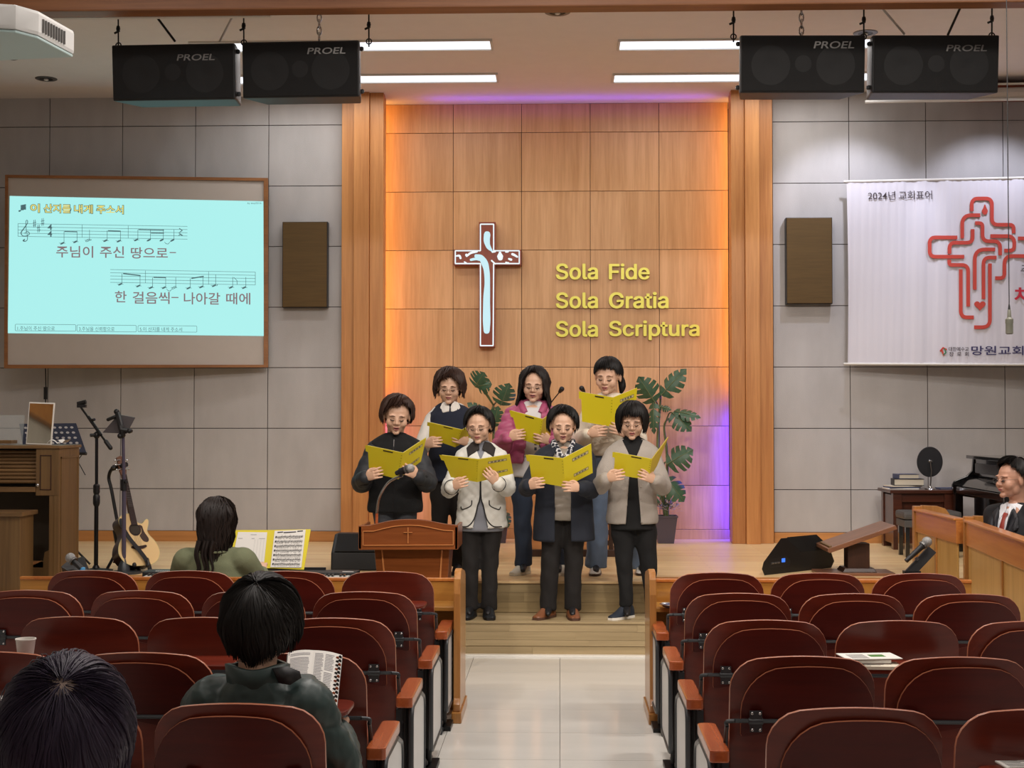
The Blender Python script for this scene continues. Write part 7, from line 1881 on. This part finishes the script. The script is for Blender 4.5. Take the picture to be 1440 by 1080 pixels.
face_parts(p.t, p.HM, dict(glasses=1, mouth=.9, teeth=1))
build_hair(p, hair([(-180, -30, .18), (-100, -25, .16), (-70, -15, .14), (-50, 6, .10), (-36, 30, .0), (-18, 42, 0), (0, 50, 0), (22, 42, 0), (40, 25, 0), (54, 2, .10), (75, -15, .16), (100, -25, .17), (180, -30, .18)], (-.05, .05), .026, 300, .009, .006, .0, 12, hair_out=.18), 'hair_dark')
folder('yellow folder held by the woman in the pink jacket', fl([(719, 577.5, YB - .34), (763.5, 589.5, YB - .42), (758, 626, YB - .32), (729, 616.5, YB - .26)]), fl([(763.5, 589.5, YB - .42), (780, 577, YB - .34), (774, 612, YB - .24), (758, 626, YB - .32)]), labels=False, right_mat='yellow_card_dk')
# 7 cream sweater
p = stand('woman in a cream sweater and blue jeans with a ponytail in the back row', 860, 503, YB, ZB, ((838, 0), (902, .05)),
          ((838, 608, YB - .35, (.85, 0, .1)), (872, 606, YB - .36, (-.8, 0, .35))), head=(0, -16, 14, 3), wide=1.02, hpx=857)
k = p.k; CS = mat('cream_knit', '#d8ccb9', .95, bump=.6, bscale=110)
rg = [(.88, 0, .17, .125), (.92, 0, .185, .135), (1.0, 0, .18, .13), (1.12, -.008, .175, .128), (1.22, -.002, .168, .11), (1.285, .004, .105, .075), (1.305, .01, .07, .065)]
o, bv = garment(p, 'sweater', CS, top_fn(p, rg, (.072, .07, .068, .06, .046)), disp=fold(.008, 8))
JL = mat('blue_jeans', '#64758d', .85, var=.15); trousers(p, JL, (.094, .088, .078, .078, .085), hem=.05, name='jeans'); [shoe(p, p.J['an'][i], mat('white_sneaker', '#d6d2c9', .6) if i == 0 else bpy.data.materials['white_sneaker'], 'lectern_dark', yaw=(-.1, -.05)[i]) for i in (0, 1)]
face_parts(p.t, p.HM, dict(mouth=.6))
hg = hair([(-180, -18, .0), (-110, -18, 0), (-85, 0, 0), (-58, 6, 0), (-40, 20, .0), (-20, 26, 0), (0, 27, 0), (20, 28, 0), (40, 22, .0), (60, 8, 0), (85, 6, 0), (110, -18, 0), (180, -18, 0)], (.0, .1), .016, 260, .008, .0005, .0, 14)
for q in range(9):
    a = 2 * PI * q / 9; hg.tube([(.03 + .008 * math.cos(a), .10 + .01 * math.sin(a), -.0), (.06 + .012 * math.cos(a), .105, -.03), (.078 + .014 * math.cos(a), .08 + .01 * math.sin(a), -.08), (.07 + .006 * math.cos(a), .07, -.13)], [.012, .014, .012, .003], 6, smooth=3)
build_hair(p, hg, 'hair_black')
folder('yellow folder held by the woman in the cream sweater', fl([(817, 551, YB - .34), (862, 559, YB - .42), (860, 600, YB - .34), (818.5, 593, YB - .28)]), fl([(862, 559, YB - .42), (896, 545.4, YB - .34), (893, 588, YB - .26), (860, 600, YB - .34)]))

# ------------------------------------------------------------ seated people
def sit(label, px, top, Y, fz, rz, seat, hands, head=(0, 0, 5, 0), wide=1., thigh=.42, skin='skin', hk=1., toe_dy=0., group=None, legdir=None):
    X0 = P(px, top, Y).x; topz = P(px, top, Y).z - fz - .02; p = Person(label, V((X0, Y, fz)), 1.6, rz, wide=wide, skin=skin, group=group); k = p.k
    d = topz - 1.60 * k       # everything above the hips is let down by this
    J = {}; J['torso_rings'] = [((a + .02) * k + d if a > 1.05 else max((a) * k + d, seat), b * k, c * k, e * k) for a, b, c, e in BODYR]
    J['sh'] = [V((s * .165 * k * wide, .01, 1.255 * k + d)) for s in (-1, 1)]
    J['hp'] = [V((s * .09, 0.02, seat + .09)) for s in (-1, 1)]; ld = (p.rot @ V(legdir)).normalized() if legdir else V((0, -1, 0)); lx = V((-ld.y, ld.x, 0)); J['hp'] = [lx * (s * .09) + V((0, .02, seat + .09)) for s in (-1, 1)]; J['kn'] = [lx * (s * .11) + ld * thigh + V((0, 0, seat + .05)) for s in (-1, 1)]; J['an'] = [lx * (s * .11) + ld * (thigh - toe_dy) + V((0, 0, .09)) for s in (-1, 1)]
    J['toe'] = ld; J['neck'] = V((0, .01, 1.30 * k + d)); J['wr'] = [V(h) for h in hands]
    J['el'] = [ik(J['sh'][i], J['wr'][i], .275 * k, .235 * k, (s * .4, .2, -1)) for i, s in ((0, -1), (1, 1))]
    HM = head_matrix((0, -.012, 1.46 * k + d), k * hk, head[1], head[2], head[3]); tz = (HM @ V((0, 0, .115))).z; HM = Matrix.Translation((0, 0, topz - tz)) @ HM
    hm = [(frame(J['wr'][i], (J['wr'][i] - J['el'][i]), (0, 0, 1)) @ Matrix.Scale(k, 4), i == 1) for i in (0, 1)]
    p.J, p.HM, p.H, p.d = J, HM, topz, d; body(p, J, HM, k, hm, 0)
    return p
def sit_top(p, name, m, rings, r, seat, disp=None, shr=.075, **kw):
    k, d = p.k, p.d; sf = sleeves(p, [x * k for x in r])
    def fn(g):
        rr = [(seat, 0.02, rings[0][2] * p.w, rings[0][3])] + [(a * k + d, b * k, c * k * p.w, e * k) for a, b, c, e in rings[1:] if a * k + d > seat + .05]
        torso(g, rr); sf(g, 0); sf(g, 1); sh = p.J['sh']; nb = p.J['neck']
        g.tube([sh[0], V((-.05 * k, .012, 1.285 * k + d)), V((.05 * k, .012, 1.285 * k + d)), sh[1]], [(shr * .9 * k, shr * k), (.052 * k, .066 * k), (.052 * k, .066 * k), (shr * .9 * k, shr * k)], 14, smooth=4)
    return garment(p, name, m, fn, disp=disp, **kw)
def sit_legs(p, m, r=.09):
    def fn(g):
        for i in (0, 1):
            hp, kn, an = p.J['hp'][i], p.J['kn'][i], p.J['an'][i]; g.capsule([hp, hp.lerp(kn, .5), kn], [.10, .09, .075], 14, smooth=4); g.capsule([kn, kn.lerp(an, .5), an], [.074, .066, .06], 14, smooth=4)
    garment(p, 'trousers', m, fn, .014, fold(.006, 10)); [shoe(p, p.J['an'][i], 'black_plastic', 'black_plastic', toe=p.J['toe']) for i in (0, 1)]
SEATR = [(.5, 0, .19, .14), (.95, 0, .175, .13), (1.05, 0, .18, .13), (1.14, -.005, .185, .135), (1.22, -.002, .175, .118), (1.285, .004, .115, .085), (1.31, .01, .075, .07)]
# man in the green puffer jacket
p = sit('man in a dark green puffer jacket seen from behind, reading an open book', 365, 819, 4.42, 0., PI, .45, [(-.20, -.30, .62), (.22, -.33, .66)], head=(0, 0, 12, 0), wide=.86, thigh=.40, hk=1.06)
PG = M['puffer_green']; o, bv = sit_top(p, 'puffer_jacket', PG, [(.5, 0, .25, .17), (.95, 0, .235, .155), (1.05, 0, .225, .155), (1.14, -.0, .22, .155), (1.22, .0, .19, .14), (1.285, .006, .135, .105), (1.325, .012, .10, .095), (1.35, .016, .08, .085)], (.084, .082, .078, .07, .055), .42, disp=lambda c: puff(.015, .155, .035)(c) + fold(.003, 30, 1.)(c), shr=.095, voxel=.010)
n_ = p.J['neck']; g = MB()
g.loft([[n_ + V((math.cos(a) * (.092 + z_ * .1), math.sin(a) * (.088 + z_ * .1) + .012, -.01 + z_ + .006 * math.sin(3 * a))) for a in [2 * PI * i / 28 for i in range(28)]] for z_ in (-.05, .0, .045, .085)], caps=False); o = g.build('collar', PG, p.t, fix=False)
md = o.modifiers.new('thickness', 'SOLIDIFY'); md.thickness = .016
g = MB(); g.add([n_ + V(q) for q in ((-.06, .09, .075), (-.10, .07, .078), (-.135, .055, .06), (-.14, .055, .04), (-.11, .075, .022), (-.08, .09, .03))], [(0, 1, 2, 3, 4, 5)]); o = g.build('collar_flap', 'book_dark', p.t, fix=False); md = o.modifiers.new('t', 'SOLIDIFY'); md.thickness = .014
sit_legs(p, 'book_dark')
hg = hair([(-180, -50, .028), (-110, -38, .012), (-80, -22, 0), (-55, 10, 0), (-30, 40, 0), (0, 48, 0), (30, 40, 0), (55, 10, 0), (80, -22, 0), (110, -38, .012), (180, -50, .028)], (.05, .80), .037, 1500, .0040, .0045, .5, 21, flat=.6, R=(.084, .10, .104), ends=(.88, 1.06), hole=.14)
hg2 = hair([(-180, -20, 0), (0, 44, 0), (180, -20, 0)], (.05, .80), .038, 70, .0016, .004, 0, 78, cap=False, flat=.6, hole=.03); hg.add(hg2.v, hg2.f)
build_hair(p, hg, 'hair_black')
def scalp_patch(p, r, seed, n=26, d=(0, .42, 1), c0=V((0, .010, .020)), Rr=(.0985, .1145, .1185)):
    rnd = random.Random(seed); dz = V(d).normalized(); a = dz.orthogonal().normalized(); b = dz.cross(a); g = MB(); ring = []
    for i in range(n):
        t_ = 2 * PI * i / n; rr = r * rnd.uniform(.3, 1.0); q = (dz + a * math.cos(t_) * rr + b * math.sin(t_) * rr).normalized(); ring.append(c0 + V((q.x * Rr[0], q.y * Rr[1], q.z * Rr[2])))
    g.add([c0 + V((dz.x * Rr[0], dz.y * Rr[1], dz.z * Rr[2])) * 1.005] + ring, [(0, 1 + i, 1 + (i + 1) % n) for i in range(n)])
    g.v = [tuple(p.HM @ V(q)) for q in g.v]; o = g.build('bare_crown', 'scalp', p.t, fix=False, angle=180); return o
scalp_patch(p, .20, 3, 34, d=(.05, .80, 1), Rr=(.094, .111, .115))
# woman at the bottom left
p = sit('person with thinning purplish black hair seen from behind at the bottom left', 93, 939, 2.86, 0., PI, .45, [(-.12, -.30, .6), (.12, -.30, .6)], head=(0, 6, 4, 0), wide=1.05, thigh=.40, hk=1.12)
sit_top(p, 'coat', 'book_dark', SEATR, (.08, .08, .075, .07, .055), .42, voxel=.014); sit_legs(p, 'book_dark')
hg = hair([(-180, -50, .03), (-110, -36, .02), (-80, -22, .02), (-55, 5, 0), (-30, 35, 0), (0, 44, 0), (30, 35, 0), (55, 5, 0), (80, -22, .02), (110, -36, .02), (180, -50, .03)], (-.14, .95), .030, 3000, .0024, .003, .1, 31, flat=.6, R=(.090, .106, .108), ends=(.85, 1.1), hole=.26)
hg2 = hair([(-180, -20, 0), (0, 44, 0), (180, -20, 0)], (-.14, .95), .034, 110, .0014, .004, 0, 77, cap=False, flat=.6, R=(.091, .108, .110), hole=.05); hg.add(hg2.v, hg2.f)
build_hair(p, hg, 'hair_plum'); scalp_patch(p, .44, 5, 60, d=(-.14, .95, 1), Rr=(.099, .118, .120))
make_chair(1, 4, 0, Y=2.3, label='folding chair under the person with purplish hair at the bottom left'); 
# keyboard player
p = sit('woman in an olive sweatshirt with long dark wavy hair, playing the keyboard', 303, 701, 8.42, 0., PI, .47, [(-.2, -.36, .72), (.22, -.36, .72)], head=(0, -8, 6, 0), wide=.98, thigh=.30, toe_dy=.1)
o, bv = sit_top(p, 'sweatshirt', 'olive', [(.5, 0, .24, .17), (.95, 0, .21, .15), (1.05, 0, .205, .145), (1.14, -.005, .20, .14), (1.22, -.002, .185, .12), (1.285, .004, .125, .09), (1.31, .01, .085, .078)], (.085, .088, .085, .07, .05), .44, disp=fold(.007, 7, .4), shr=.07)
n_ = p.J['neck']; g = MB(); g.tube([n_ + V((math.cos(a) * .082, math.sin(a) * .082 + .012, .012)) for a in [2 * PI * i / 28 for i in range(29)]], .009, 8, caps=False); g.build('neck_rib', 'olive', p.t)
sit_legs(p, 'book_dark')
build_hair(p, hair([(-180, -25, .17), (-100, -25, .15), (-70, -15, .13), (-50, 6, .08), (-36, 30, .0), (0, 45, 0), (40, 25, 0), (54, 2, .08), (75, -15, .14), (100, -25, .15), (180, -25, .17)], (.0, .0), .030, 420, .008, .008, .10, 41, hair_out=.0, ends=(.75, 1.12)), 'hair_dark')
g = MB()
for dx, ln_ in ((-.03, .34), (.0, .38), (.018, .30), (.05, .36), (.06, .33)):
    g.tube([(dx, .125, -.12), (dx + .01, .135, -.2), (dx - .008, .13, -.28), (dx + .012, .14, -ln_)], [.012, .010, .008, .003], 6, smooth=4)
build_hair(p, g, 'hair_dark', 'loose_locks')
t = thing('piano_stool', 'black stool under the keyboard player', 'stool', (p.t.location.x, 8.42, 0)); MB().box((0, 0, .42), (.5, .32, .07)).build('seat', 'book_dark', t, bevel=.02)
for x in (-.2, .2):
    for y in (-.12, .12): MB().box((x, y, .19), (.035, .035, .38)).build('leg', 'black_metal', t)
# man in the black suit
p = sit('man in a black suit with a red tie and glasses, seated at the right edge', 1427, 644, 9.15, 0., math.radians(-58), .47, [(-.02, -.10, .60), (.10, -.14, .60)], head=(0, -14, 3, 0), wide=1.0, thigh=.36, skin='skin_deep', hk=1.02, legdir=(.1, -1, 0))
k, d = p.k, p.d
SHT = mat('white_cotton', '#dcdde2', .7); SU = mat('black_suit', '#101116', .8)
o, bs = sit_top(p, 'shirt', SHT, [(a, b, c * .9, e * .9) for a, b, c, e in SEATR] + [(1.335, .012, .062, .06)], (.055, .05, .045, .04, .036), .45, shr=.05)
gapf = lambda z: ((.01 + max(0, (z - d) / k - 1.02) * .25) * k, 0)
o, bv = sit_top(p, 'suit_jacket', SU, SEATR, (.078, .074, .07, .062, .05), .44, gap=gapf, gz=-.03, th=.012, disp=fold(.005, 8))
g = MB(); pts = []
for z in (1.275, 1.24, 1.18, 1.1, 1.05): pts.append(on_surf(bs, 0, z * k + d, .008) or V((0, -.11, z * k + d)))
g.tube(pts, [(.018, .010), (.014, .006), (.02, .006), (.026, .006), (.028, .006)], 8, smooth=3, up=(0, -1, 0)); g.build('tie', mat('red_tie', '#8c2f22', .5), p.t)
M['suit_lapel'] = mat('suit_lapel', '#1b1c22', .6)
for s in (-1, 1):
    patch_on(p, 'shirt_collar', SHT, bs, [(s * a * k, b * k + d) for a, b in ((.022, 1.335), (.05, 1.32), (.062, 1.28), (.035, 1.235), (.008, 1.29))], .012)
    patch_on(p, 'lapel', 'suit_lapel', bv, [(s * a * k, b * k + d) for a, b in ((.06, 1.31), (.095, 1.275), (.115, 1.20), (.09, 1.19), (.10, 1.165), (.02, 1.03), (.03, 1.12), (.055, 1.22))], .009)
sit_legs(p, SU); face_parts(p.t, p.HM, dict(glasses=1, mouth=.05, open_eyes=1, glass_mat='silver', brow=-.001))
build_hair(p, hair([(-180, -40, 0), (-110, -26, 0), (-88, 4, 0), (-62, 26, 0), (-35, 46, 0), (0, 46, 0), (35, 48, 0), (62, 26, 0), (88, 4, 0), (110, -26, 0), (180, -40, 0)], (.3, .1), .026, 320, .008, .002, .0, 51), 'hair_black')
t = thing('choir_bench', 'wooden choir bench under the man in the black suit', 'bench', (3.05, 9.15, 0)); MB().box((0, 0, .44), (.42, 1.2, .04)).build('seat', 'pew_wood', t, bevel=.006)
for y in (-.5, .5): MB().box((0, y, .21), (.38, .04, .42)).build('leg', 'pew_end', t, bevel=.004)
# hide nothing: the scene ends here
